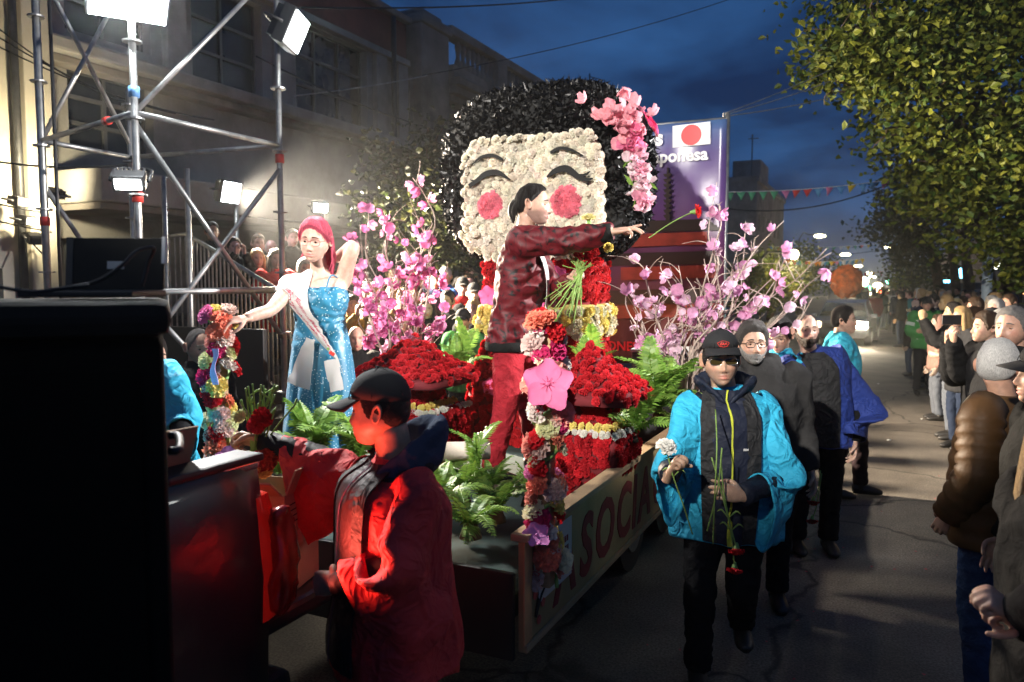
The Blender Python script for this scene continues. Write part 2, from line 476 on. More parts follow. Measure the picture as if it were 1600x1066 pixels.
mb = MB(); rp = random.Random(12)
for _ in range(70):
    p = at_z(rp.uniform(1180, 1480), rp.uniform(600, 900), .004) if rp.random() < .6 else Vector((rp.uniform(-1.15, .4), rp.uniform(2.2, 6), .004)); s = rp.uniform(.008, .016); a = rp.uniform(0, 6)
    mb.add([p + Vector((math.cos(a + q) * s * w, math.sin(a + q) * s * w, h)) for q, w, h in ((0, 1, .002), (1.2, .6, .006), (2.6, .9, .003), (4.2, .8, .005))], [(0, 1, 2, 3)])
tag(put('fallen_petals', mb.me('petals', False), None, mat('fallen_petal', (.45, .05, .07), .7, var=.5, scale=2)), 'small red petals strewn over the asphalt', kind='stuff')
def part_box(name, lo, hi, m, parent, b=0.02):
    mb = MB()
    if b: mb.bbox(lo, hi, b)
    else: mb.box(lo, hi)
    return put(name, mb.me(name, False), parent, m)

def window(parent, xf, y0, y1, z0, z1, depth=0.12, cols=2, rows=2, pane=None):
    """recessed window in a wall that faces +X at x = xf"""
    w = part_box('window', (xf - depth, y0, z0), (xf - depth + 0.02, y1, z1), pane or M['darkglass'], parent, 0)
    for k in range(cols + 1):
        y = y0 + (y1 - y0) * k / cols
        part_box('frame', (xf - depth + 0.02, y - .03, z0), (xf - depth + .07, y + .03, z1), M['shutter'], w, 0.005)
    for k in range(rows + 1):
        z = z0 + (z1 - z0) * k / rows
        part_box('frame', (xf - depth + 0.022, y0, z - .03), (xf - depth + .066, y1, z + .03), M['shutter'], w, 0.005)
    return w

def wall_with_holes(x0, x1, y0, y1, z0, z1, holes):
    """solid wall slab facing +X with rectangular openings"""
    ys = sorted({y0, y1, *[h[0] for h in holes], *[h[1] for h in holes]}); zs = sorted({z0, z1, *[h[2] for h in holes], *[h[3] for h in holes]})
    bm = bmesh.new(); mb = MB()
    solid = lambda i, j: 0 <= i < len(ys) - 1 and 0 <= j < len(zs) - 1 and not any(h[0] <= (ys[i] + ys[i + 1]) / 2 <= h[1] and h[2] <= (zs[j] + zs[j + 1]) / 2 <= h[3] for h in holes)
    def q(*p):
        bm.faces.new([bm.verts.new(v) for v in p])
    for i in range(len(ys) - 1):
        for j in range(len(zs) - 1):
            if not solid(i, j): continue
            a, b, c, d = ys[i], ys[i + 1], zs[j], zs[j + 1]
            q((x1, a, c), (x1, b, c), (x1, b, d), (x1, a, d)); q((x0, a, c), (x0, a, d), (x0, b, d), (x0, b, c))
            if not solid(i - 1, j): q((x0, a, c), (x1, a, c), (x1, a, d), (x0, a, d))
            if not solid(i + 1, j): q((x0, b, c), (x0, b, d), (x1, b, d), (x1, b, c))
            if not solid(i, j - 1): q((x0, a, c), (x0, b, c), (x1, b, c), (x1, a, c))
            if not solid(i, j + 1): q((x0, a, d), (x1, a, d), (x1, b, d), (x0, b, d))
    bmesh.ops.remove_doubles(bm, verts=bm.verts[:], dist=1e-4)
    mb.bm(bm); bm.free()
    return mb.me('wall', False)

# ---- cream building at the far left
b0 = empty('cream_house', (0, 0, 0), 0, 'cream plastered house wall lit warm beside the scaffold tower', 'building')
wz = at_x(20, 425, -9.8)
put('wall', wall_with_holes(-12, -9.8, 0.5, 6.2, 0, 9.5, [(4.95, 5.9, 1.75, 2.15), (4.2, 5.3, 4.3, 5.0), (1.6, 2.8, 3.9, 5.6)]), b0, M['cream'])
window(b0, -9.8, 4.95, 5.9, 1.75, 2.15, .15, 1, 3); window(b0, -9.8, 4.2, 5.3, 4.3, 5.0, .2, 2, 1); window(b0, -9.8, 1.6, 2.8, 3.9, 5.6, .2, 2, 2)
part_box('corner_pilaster', (-12, 6.2, 0), (-9.68, 6.55, 9.5), M['cream'], b0)
part_box('string_course', (-9.8, .5, 5.5), (-9.66, 6.2, 5.62), M['cream'], b0)
mb = MB(); mb.tube([(-9.7, 6.1, .2), (-9.7, 6.1, 9.3)], .05, 8)
put('downpipe', mb.me(), b0, M['dark_steel'])

# ---- grey two-storey building with canopy slab
b1 = empty('grey_shop_building', (0, 0, 0), 0, 'grey weathered two storey building with wide canopy slab behind the scaffolding', 'building')
wins = [(7.2, 8.6, 3.9, 5.0), (9.4, 11.0, 5.35, 7.0), (11.9, 14.2, 5.35, 7.05), (7.0, 8.8, 0.2, 2.6), (9.6, 12.6, 0.2, 2.6), (13.2, 15.0, .2, 2.6), (7.2, 8.6, 5.5, 7.0)]
put('wall', wall_with_holes(-13, -10.3, 6.55, 15.7, 0, 7.2, wins), b1, M['plaster'])
for (a, b, c, d) in wins: window(b1, -10.3, a, b, c, d, .25, 3 if b - a > 2 else 2, 3, M['shutter'] if c < 1 else None)
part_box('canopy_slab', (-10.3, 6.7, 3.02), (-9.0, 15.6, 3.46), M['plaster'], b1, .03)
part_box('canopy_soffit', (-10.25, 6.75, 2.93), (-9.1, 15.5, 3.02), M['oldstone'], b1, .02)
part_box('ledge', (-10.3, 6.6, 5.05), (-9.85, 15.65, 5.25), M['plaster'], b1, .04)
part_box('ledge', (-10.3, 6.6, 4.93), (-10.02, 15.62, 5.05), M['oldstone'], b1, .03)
part_box('frieze', (-13, 6.55, 7.2), (-10.24, 15.7, 8.05), M['redwall'], b1, .03)
part_box('lintel_band', (-10.3, 6.6, 7.06), (-10.12, 15.68, 7.2), M['plaster'], b1, .02)
part_box('parapet_cap', (-13, 6.5, 8.05), (-10.1, 15.75, 8.2), M['oldstone'], b1, .04)
for y in (9.0, 11.45, 14.6, 15.45):
    part_box('pilaster', (-10.3, y - .2, 5.25), (-10.17, y + .2, 7.06), M['plaster'], b1, .02)
mb = MB(); mb.tube([(-10.1, 14.95, 0.1), (-10.1, 14.95, 8.0)], .06, 8)
put('downpipe', mb.me(), b1, M['dark_steel'])

# ---- old building with balustrade
b2 = empty('balustraded_house', (0, 0, 0), 0, 'old stained house with rooftop balustrade rising behind the flower doll', 'building')
wins = [(18.4, 19.6, 3.9, 6.2), (21, 22.2, 3.9, 6.2), (23.6, 24.8, 3.9, 6.2), (18.3, 19.7, .1, 2.7), (20.9, 22.3, .1, 2.7), (23.5, 24.9, .1, 2.7)]
put('wall', wall_with_holes(-14, -10.2, 15.75, 27, 0, 6.9, wins), b2, M['oldstone'])
for (a, b, c, d) in wins: window(b2, -10.2, a, b, c, d, .25, 2, 3, M['shutter'])
part_box('corner_pier', (-11.2, 15.9, 0), (-9.95, 17.2, 8.15), M['oldstone'], b2, .05)
part_box('pier_cap', (-11.25, 15.85, 8.15), (-9.88, 17.28, 8.38), M['oldstone'], b2, .07)
part_box('pier_cap', (-11.1, 16.05, 8.38), (-10.05, 17.05, 8.56), M['oldstone'], b2, .08)
for k, (p, z0, z1) in enumerate(((.14, 6.3, 6.42), (.26, 6.6, 6.78), (.42, 6.78, 6.98), (.55, 6.98, 7.18))):
    part_box('cornice', (-10.3, 17.22, z0), (-10.2 + p, 27, z1), M['oldstone'], b2, .03)
part_box('rail_base', (-10.35, 17.25, 7.18), (-9.85, 27, 7.5), M['oldstone'], b2, .03)
part_box('rail_top', (-10.32, 17.25, 8.25), (-9.9, 27, 8.48), M['oldstone'], b2, .04)
mbb = MB(); prof = [(0, .05), (.06, .09), (.2, .1), (.34, .055), (.5, .07), (.62, .09), (.75, .05)]
mbb.tube([(0, 0, z) for z, r in prof], [r for z, r in prof], 8, sub=2, ref=Vector((1, 0, 0)))
bal = mbb.me('baluster'); bal.materials.append(M['oldstone'])
y = 17.9; k = 0
while y < 26.8:
    if k % 9 == 8:
        part_box('pedestal', (-10.34, y - .25, 7.5), (-9.87, y + .35, 8.25), M['oldstone'], b2, .03); y += .6
    else:
        put('baluster', bal, b2, loc=(-10.1, y, 7.5)); y += .27
    k += 1
# farther houses on the left side
for nm, y0, y1, h, lab in (('low_house', 27.2, 44, 6.2, 'dark low house farther along past the balustraded house'), ('flat_roofed_block', 74, 96, 11.4, 'dark flat roofed block with rooftop tank far down the street')):
    b = empty(nm, (0, 0, 0), 0, lab, 'building')
    ww = [(y0 + 1.2 + i * 3, y0 + 2.6 + i * 3, 1 + 3 * j, 2.6 + 3 * j) for i in range(int((y1 - y0) / 3.2)) for j in range(int(h / 3))]
    put('wall', wall_with_holes(-16, -10.4, y0, y1, 0, h, ww), b, M['oldstone'])
    for (a, bb, c, d) in ww: part_box('window', (-10.7, a, c), (-10.65, bb, d), M['darkglass'], b, 0)
    part_box('parapet', (-16, y0 - .05, h), (-10.2, y1 + .05, h + .5), M['oldstone'], b, .05)
    if h > 8:
        part_box('roof_tank', (-14, 82, h + .5), (-11.2, 88, h + 3.2), M['oldstone'], b, .1)
        mb = MB(); mb.tube([(-11.5, 78, h), (-11.5, 78, h + 5)], .06, 6); mb.tube([(-11.9, 78, h + 4.6), (-10.9, 78, h + 4.6)], .04, 6)
        put('aerial', mb.me(), b, M['dark_steel'])
mb = MB(); p = W(921, 150, 27); mb.tube([p - Vector((0, 0, .8)), p + Vector((0, 0, .75))], .025, 6); mb.tube([p + Vector((0, 0, .65)), p + Vector((.5, .2, .5))], .015, 5)
tag(put('roof_mast', mb.me(), None, M['dark_steel']), 'thin antenna mast on roof just above the black flower hair', 'antenna')

# ---- right side: shop row with lit signs
b5 = empty('shop_row', (0, 0, 0), 0, 'dark shop row with lit white sign under the street trees', 'building')
put('wall', wall_with_holes(7.5, 8.5, 24, 120, 0, 6, []), b5, M['oldstone'])
M['warmwin'] = emis('warm_window', (1.0, .42, .16), 5.0); M['whitesign'] = emis('sign_white', (1, 1, .8), 9.0); M['cyansign'] = emis('sign_cyan', (.2, .7, 1.0), 9.0)
for px, py, w, h, d in ((1522, 456, .32, .75, 36), (1526.5, 454, .18, .25, 36), (1581, 441, .5, .8, 40), (1599, 454, .4, .4, 42)):
    p = W(px, py, d); part_box('lit_window', (p.x - w / 2, p.y - .05, p.z - h / 2), (p.x + w / 2, p.y, p.z + h / 2), M['warmwin'], b5, .02)
p = W(1503, 449, 34); part_box('awning', (p.x - 1.6, p.y, p.z - .25), (p.x + 3, p.y + .6, p.z + .2), M['paving'], b5, .05)
V, F = text_geo('TOLEDO', .36, bold=.012, extrude=.02, align='CENTER')
p = W(1567, 420, 40); mb = MB(); mb.add(V, F, Matrix.Translation(p) @ Matrix.Rotation(YAW, 4, 'Z') @ Matrix.Rotation(rad(90), 4, 'X'))
put('lit_lettering', mb.me('lettering', False), b5, M['whitesign'])
p = W(1503, 427, 36); mb = MB(); mb.disc(p, .24, axis=FW, h=.08, seg=20); put('round_sign', mb.me(), b5, M['cyansign'])
for k in (0, 1):
    p = W(1472 + k * 8, 446, 36); part_box('lit_panel', (p.x - .1, p.y, p.z - .25), (p.x + .1, p.y + .06, p.z + .25), M['cyansign'], b5, .01)

# ---- overhead cables
def cable(name, a, b, sag, r, label, m=None, group='overhead cables'):
    pts = [Vector(a).lerp(Vector(b), t / 16) - Vector((0, 0, sag * 4 * (t / 16) * (1 - t / 16))) for t in range(17)]
    mb = MB(); mb.tube(pts, r, 5)
    return tag(put(name, mb.me(), None, m or M['cable']), label, 'cable', group)
cable('overhead_cable', W(470, 12, 14), W(900, -3, 22), .1, .018, 'thick black cable crossing the sky at the very top')
cable('overhead_cable', W(660, 118, 15), W(1160, -8, 19), .15, .009, 'thin cable slanting up the open sky over the doll')
cable('overhead_cable', W(460, 150, 12), W(668, 118, 15), .03, .011, 'bright lit wire crossing the grey facade window', M['steel'])
cable('overhead_cable', W(400, 88, 11), W(690, 205, 14), .1, .012, 'dark cable sagging across the grey facade to the tree')
for k in range(3): cable('overhead_cable', W(-20, 30 + 17 * k, 9), W(215 + 60 * k, 168 + 10 * k, 10), .12, .01, 'thin wire descending behind the scaffold tower, %s of three' % ('top', 'middle', 'lowest')[k])
cable('overhead_cable', W(-10, 252, 8), W(215, 256, 8), .05, .011, 'level wire crossing behind the lower scaffold ledger')
for k, (y0, y1) in enumerate(((176, 128), (178, 140), (180, 160))):
    cable('banner_guy_wire', W(1130, y0 + 2, 8.05), W(1300, y1 - 20 + k * 6, 9.5), .02, .006, 'thin pale wire from the banner pole top, %s one' % ('upper', 'middle', 'lower')[k], M['steel'], 'banner guy wires')
cable('overhead_cable', W(1130, 325, 30), W(1400, 283, 30), .5, .03, 'black cable sagging over the street under the pennants')
cable('overhead_cable', W(1180, 395, 90), W(1420, 382, 90), .8, .05, 'distant cable crossing above the street lamps')

# ---- floodlights
M['flood'] = emis('flood_white', (0.93, 0.98, 1.0), 95.0)
M['flood2'] = emis('flood_small', (0.95, 1.0, 0.98), 38.0)
M['warmflood'] = emis('flood_warm', (1.0, 0.85, 0.55), 18.0)
def floodlight(name, pos, target, label, w=.34, h=.26, m=None, watts=0, cone=100, col=(1, .98, .94), blend=.6, group='floodlights', size=.12):
    pos = Vector(pos); f = (Vector(target) - pos).normalized()
    rot = f.to_track_quat('Y', 'Z').to_matrix().to_4x4()
    t = empty(name, pos, 0, label, 'floodlight', group); t.rotation_euler = rot.to_euler()
    mb = MB(); mb.bbox((-w / 2, -.10, -h / 2), (w / 2, 0, h / 2), .012)
    put('housing', mb.me('housing', False), t, M['lampbody'])
    for k in range(7):
        x = -w * .42 + w * .84 * k / 6
        mb = MB(); mb.box((x - .006, -.15, -h * .42), (x + .006, -.098, h * .42)); put('cooling_fin', mb.me('fin', False), t, M['lampbody'])
    mb = MB(); mb.bbox((-w / 2 + .02, .002, -h / 2 + .02), (w / 2 - .02, .014, h / 2 - .02), .004)
    put('lens', mb.me('lens', False), t, m or M['flood'])
    mb = MB(); mb.tube([(-w / 2 - .015, -.05, 0), (-w / 2 - .015, -.2, 0), (0, -.22, 0), (w / 2 + .015, -.2, 0), (w / 2 + .015, -.05, 0)], .012, 6, sub=2)
    put('bracket', mb.me(), t, M['dark_steel'])
    if watts:
        ld = bpy.data.lights.new('flood_beam', 'SPOT'); ld.energy = watts; ld.spot_size = rad(cone); ld.spot_blend = blend; ld.color = col; ld.shadow_soft_size = size
        lo = bpy.data.objects.new('flood_beam', ld); lo.location = (0, .06, 0); lo.rotation_euler = (rad(90), 0, 0); lo.parent = t; COL.objects.link(lo)
    return t

# ---- scaffold tower
sc_l = 'galvanised scaffold tower carrying floodlights at the street edge'
tower = empty('scaffold_tower', (0, 0, 0), 0, sc_l, 'scaffold')
R_T = .0205
def tubep(name, a, b, r=R_T, m=None, parent=None, seg=8):
    mb = MB(); mb.tube([a, b], r, seg); return put(name, mb.me(), parent or tower, m or M['steel'])
def px_xy(px, py, d):
    p = W(px, py, d); return p.x, p.y
SA_ = px_xy(66, 250, 6.2); SB_ = px_xy(213, 250, 5.2); SC_ = px_xy(437, 250, 6.42); SD_ = px_xy(204, 250, 7.0)
P3 = lambda s, z: Vector((s[0], s[1], z))
for s, top in ((SA_, 5.2), (SB_, 4.6), (SC_, 4.8), (SD_, 3.7)):
    st = tubep('standard', P3(s, 0.0), P3(s, top), .0235 if s is not SA_ else .03)
    z = .55
    while z < top:
        mb = MB(); mb.disc(P3(s, z), .062, h=.012, seg=12); put('collar', mb.me('collar', False), st, M['steel']); z += .5
    mb = MB(); mb.disc(P3(s, .01), .07, h=.02, seg=4); put('base_plate', mb.me('plate', False), st, M['steel'])
lv = 3.09
for a, b in ((SA_, SB_), (SB_, SC_), (SA_, SD_), (SC_, SD_)):
    tubep('ledger', P3(a, lv), P3(b, lv)); tubep('ledger', P3(a, 1.9), P3(b, 1.9)); tubep('ledger', P3(a, .5), P3(b, .5))
tubep('ledger', P3(SB_, 1.9), P3(SC_, 1.9) + (P3(SC_, 0) - P3(SB_, 0)) * .25 + Vector((0, 0, .02)))
for a, za, b, zb in ((SB_, lv, SC_, 4.5), (SB_, 1.5, SC_, 2.9), (SB_, 3.02, SC_, 1.5), (SA_, lv, SD_, 4.6), (SA_, 2.75, SD_, 1.6), (SB_, 2.6, SD_, 1.5), (SA_, 4.5, SD_, 3.2), (SC_, .5, SB_, 1.85)):
    tubep('brace', P3(a, za), P3(b, zb), .019)
for s, z, m in ((SA_, 2.42, 'red_tape'), (SB_, 2.5, 'red_tape'), (SC_, 2.95, 'red_tape'), (SB_, lv + .1, 'blue_tape')):
    tubep('tape_band', P3(s, z), P3(s, z + .07), .036, M[m])
q = P3(SA_, lv).lerp(P3(SB_, lv), .72); tubep('tape_band', q, q + (P3(SB_, lv) - P3(SA_, lv)).normalized() * .06, .03, M['red_tape'])
tubep('signal_cable', P3(SA_, 4.6) + Vector((.1, .05, 0)), P3(SA_, .3) + Vector((.12, .02, 0)), .013, M['cable'])

AIM = Vector((-2.0, 4.0, 1.4))
floodlight('floodlight', P3(SB_, 3.82) + Vector((.06, -.06, 0)), (-2.85, 2.5, 1.2), 'large glaring floodlight on top of the scaffold tower', .5, .4, M['flood'], 1300, 62, (1, .97, .93), .7)
floodlight('floodlight', W(463, 50, 6.3), W(463, 50, 6.3) + RT * 2 - FW * .06 - Vector((0, 0, .9)), 'edge-on glowing floodlight clamped high on the scaffold standard', .36, .3, M['flood2'], 450, 84, (1, .90, .76))
floodlight('floodlight', W(200, 288, 5.1), W(150, 420, 4.3), 'tilted floodlight with square glowing lens hung on the scaffold standard', .20, .11, M['flood2'], 0)
for k, (px, py, d, lab) in enumerate(((361, 301, 10.4, 'round bright floodlight above the grandstand under the canopy'), (501, 325, 11.5, 'small bright floodlight over the pink-haired woman'))):
    floodlight('floodlight', W(px, py, d), (1.5, 8.2, .9) if k == 0 else (-1, 4.5, 1.0), lab, .34 - .1 * k, .3 - .14 * k, M['flood'], 20000 if k == 0 else 500, 88 if k == 0 else 140, (1, .84, .64))
    q = W(px, py, d); tubep('lamp_pole', Vector((q.x - .12, q.y + .2, 0)), Vector((q.x - .12, q.y + .2, q.z + .1)), .03, parent=bpy.data.objects[0] if False else tower)
# warm lamps on brackets on the cream house
for k, (px, py, on) in enumerate(((36, 316, 1), (48, 346, 1), (57, 376, 0))):
    q = at_x(px, py, -9.3)
    t = floodlight('wall_lamp', q, q + Vector((1, .3, -.2)) if k < 2 else q + Vector((1, -.2, -.5)), 'small warm lamp on a wall bracket beside the scaffold, %s of three' % ('top', 'middle', 'bottom')[k], .16, .12, M['warmflood'] if on else M['lampbody'], 0, group='wall lamps')
    mb = MB(); mb.tube([(0, -.5, -.08), (0, .3, -.08)], .01, 6); put('bracket_arm', mb.me(), t, M['dark_steel'])
q = at_x(80, 300, -8.9)
t = floodlight('wall_lamp', q, q + Vector((-1.2, -.1, .35)), 'warm uplight behind the scaffold washing the recessed wall yellow', .16, .12, M['warmflood'], 300, 165, (1, .86, .55), group='wall lamps', size=.05)

# the street's other floodlights: a mast behind the truck and one across the road
def flood_mast(base, z, target, watts, cone, label, mast_label, col, size, blend=.5):
    t = empty('lamp_mast', base, 0, mast_label, 'lamp mast')
    mb = MB(); mb.tube([(0, 0, 0), (0, 0, z + .15)], [.05, .035], 8); put('pole', mb.me(), t, M['steel'])
    for k in range(3):
        a = k * 2.094; mb = MB(); mb.tube([(0, 0, 1.0), (math.cos(a) * .6, math.sin(a) * .6, .02)], .02, 6); put('leg', mb.me(), t, M['steel'])
    f = Vector(target) - Vector(base); f.z = 0; f.normalize()
    floodlight('floodlight', Vector((base[0], base[1], z)) + f * .3, target, label, .5, .4, M['flood2'], watts, cone, col, blend, size=size)
flood_mast((-1.4, -4.2, 0), 5.0, (-1.22, 5.8, 3.15), 6200, 39, 'floodlight on a low mast behind the camera aimed along the float', 'steel lamp mast behind the pickup truck', (1, .95, .87), .10, .35)
flood_mast((5.6, 7.6, 0), 4.7, (-2.2, 4.7, 2.85), 10000, 33, 'floodlight across the road aimed at the float side', 'steel lamp mast behind the kerbside crowd', (1, .97, .95), .08)

# ---- grandstand
gs = empty('grandstand', (0, 0, 0), 0, 'steel grandstand with barred railing below the canopy', 'grandstand')
for k in range(4):
    x = -6.35 - .8 * k; z = .38 * (k + 1)
    part_box('tread', (x - .8, 6.2, z - .06), (x, 14.5, z), M['dark_steel'], gs, .01)
    part_box('riser', (x - .02, 6.2, z - .38), (x - .001, 14.5, z - .06), M['dark_steel'], gs, 0)
rail = [W(256, 371, 9.6), W(290, 366, 9.5), W(325, 386, 9.2), W(475, 479, 8.3), W(530, 486, 8.6)]
mb = MB(); mb.tube(rail, .026, 8); put('handrail', mb.me(), gs, M['steel'])
for i in range(len(rail) - 1):
    a, b = rail[i], rail[i + 1]; n = max(2, int(Vector((a.x - b.x, a.y - b.y, 0)).length / .072))
    for k in range(n):
        p = a.lerp(b, k / n); mb = MB(); mb.tube([p, Vector((p.x, p.y, .75))], .011, 5, caps=False); put('bar', mb.me(), gs, M['steel'])
mb = MB(); mb.tube([Vector((p.x, p.y, .75)) for p in rail], .02, 6); put('bottom_rail', mb.me(), gs, M['steel'])
part_box('side_panel', (-7.6, 5.9, .02), (-5.6, 5.96, 1.5), M['black'], gs, .01)
for px, d in ((293, 8.4), (256, 9.0)):
    p = W(px, 300, d); tubep('post', Vector((p.x, p.y, 0)), Vector((p.x, p.y, 3.2)), .028, parent=gs)

# ---- trees
def leaf_cloud(blobs, n, size, seed, flat=.5):
    rnd = random.Random(seed); V, F = [], []
    for (c, r) in blobs:
        sub = [(Vector((rnd.gauss(0, 1), rnd.gauss(0, 1), rnd.gauss(0, .8))).normalized() * r * rnd.uniform(.45, 1.0)) for _ in range(9)]
        for _ in range(int(n * r * r)):
            s = rnd.choice(sub)
            p = Vector(c) + s + Vector((rnd.gauss(0, .3), rnd.gauss(0, .3), rnd.gauss(0, .24))) * r
            a = Vector((rnd.gauss(0, 1), rnd.gauss(0, 1), rnd.gauss(-.3, .6))).normalized()
            b = a.cross(Vector((rnd.gauss(0, 1), rnd.gauss(0, 1), rnd.gauss(0, 1)))).normalized()
            l = size * rnd.uniform(.6, 1.25); w = l * .34; nn = a.cross(b) * l * .12
            k = len(V)
            V += [p - a * l * .5, p - a * l * .12 + b * w + nn, p + a * l * .22 + b * w * .8 + nn, p + a * l * .55 - nn, p + a * l * .22 - b * w * .8 + nn, p - a * l * .12 - b * w + nn]
            F += [(k, k + 1, k + 2, k + 3), (k, k + 3, k + 4, k + 5)]
    m = MB(); m.add([tuple(v) for v in V], F); return m.me('leaves', False)
def tree(name, trunk_pts, radii, blobs, n, size, seed, label, m, limbs=True, group='street trees'):
    t = empty(name, trunk_pts[0], 0, label, 'tree', group); o = Vector(trunk_pts[0])
    mb = MB(); mb.tube([Vector(p) - o for p in trunk_pts], radii, 10, sub=3)
    rnd = random.Random(seed)
    put('trunk', wrinkle(mb.me(), radii[0] * .15, 5, seed), t, M['bark'])
    if limbs:
        top = Vector(trunk_pts[-1]) - o
        for (c, r) in blobs:
            e = Vector(c) - o; s = top.lerp(Vector(trunk_pts[-2]) - o, rnd.uniform(0, .6)); md = s.lerp(e, .5) + Vector((0, 0, -.15 * r))
            mb = MB(); mb.tube([s, md, e], [radii[-1] * .7, radii[-1] * .4, .012], 6, sub=3)
            for _ in range(3):
                q = e + Vector((rnd.gauss(0, 1), rnd.gauss(0, 1), rnd.gauss(0, .7))).normalized() * r * .9; mb.tube([md.lerp(e, .6), e.lerp(q, .5), q], [radii[-1] * .25, .012, .005], 5, sub=2)
            put('limb', mb.me(), t, M['bark'])
    mm = leaf_cloud([(Vector(c) - o, r) for c, r in blobs], n, size, seed)
    put('crown', mm, t, m); return t
tb = [(W(px, py, d), r) for px, py, d, r in ((1335, 40, 11, .85), (1310, 120, 11.2, .55), (1420, 110, 11.5, 1.25), (1500, 50, 12, 1.5), (1585, 150, 12, 1.5), (1485, 235, 12, 1.1), (1560, 300, 12.5, 1.2), (1440, 310, 12.5, .62), (1600, 390, 13, .7), (1512, 370, 13, .6), (1390, -30, 11, 1.1), (1490, -60, 12, 1.5), (1610, 20, 12, 1.6), (1400, 190, 11.6, .7), (1650, 260, 12.5, 1.6))]
p = W(1580, 470, 14.5)
tree('plane_tree', [(p.x, p.y, 0.1), (p.x - .05, p.y, 1.5), (p.x + .1, p.y - .2, 3.2), (p.x, p.y - .5, 4.8)], [.26, .22, .18, .15], tb, 1050, .12, 3, 'large leafy tree overhanging the kerbside crowd', M['leaf'])
for px, d, s in ((1522, 24, 5), (1556, 27, 6), (1500, 30, 8)):
    p = W(px, 460, d)
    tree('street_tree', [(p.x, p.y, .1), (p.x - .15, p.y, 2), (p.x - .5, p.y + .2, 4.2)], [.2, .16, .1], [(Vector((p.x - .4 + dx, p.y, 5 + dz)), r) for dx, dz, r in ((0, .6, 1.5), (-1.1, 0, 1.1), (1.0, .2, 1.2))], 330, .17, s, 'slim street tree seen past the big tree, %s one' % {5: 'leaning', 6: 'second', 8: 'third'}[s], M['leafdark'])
p = W(1440, 470, 32)
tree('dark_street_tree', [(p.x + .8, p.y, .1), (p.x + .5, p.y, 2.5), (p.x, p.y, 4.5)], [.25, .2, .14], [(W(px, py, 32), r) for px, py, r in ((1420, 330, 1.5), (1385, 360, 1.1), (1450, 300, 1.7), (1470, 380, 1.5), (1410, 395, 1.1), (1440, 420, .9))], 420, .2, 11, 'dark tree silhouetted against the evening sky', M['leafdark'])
p = W(1425, 470, 48)
tree('round_street_tree', [(p.x, p.y, .1), (p.x, p.y, 2), (p.x, p.y, 3)], [.25, .2, .14], [(W(px, py, 48), r) for px, py, r in ((1425, 430, 1.5), (1398, 440, .9), (1450, 445, 1.2), (1425, 455, 1.0))], 420, .22, 12, 'rounded green tree lit by street lamps farther along', M['leaf'])
p = W(650, 470, 11.5)
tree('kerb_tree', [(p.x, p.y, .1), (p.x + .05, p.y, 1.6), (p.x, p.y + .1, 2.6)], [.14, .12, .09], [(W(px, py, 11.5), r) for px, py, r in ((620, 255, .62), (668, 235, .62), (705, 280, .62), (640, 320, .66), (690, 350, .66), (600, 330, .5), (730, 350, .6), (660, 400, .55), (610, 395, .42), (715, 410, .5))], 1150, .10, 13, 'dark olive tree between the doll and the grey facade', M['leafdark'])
for k, (px, py, d, r) in enumerate(((1250, 432, 46, 1.7), (1205, 440, 40, 1.4), (1170, 452, 34, 1.1))):
    p = W(px, py, d)
    tree('verge_tree', [(p.x, p.y, .1), (p.x, p.y, 1.5), (p.x, p.y, 2.4)], [.2, .16, .1], [(p + Vector((dx, dy, dz)) * r, r * .75) for dx, dy, dz in ((0, 0, .4), (.7, .2, 0), (-.7, 0, .1), (.1, 0, -.5))], 420, .2, 20 + k, 'bushy tree behind the blossom twigs, %s down the street' % ('farthest', 'second', 'nearest')[k], M['leaf'])

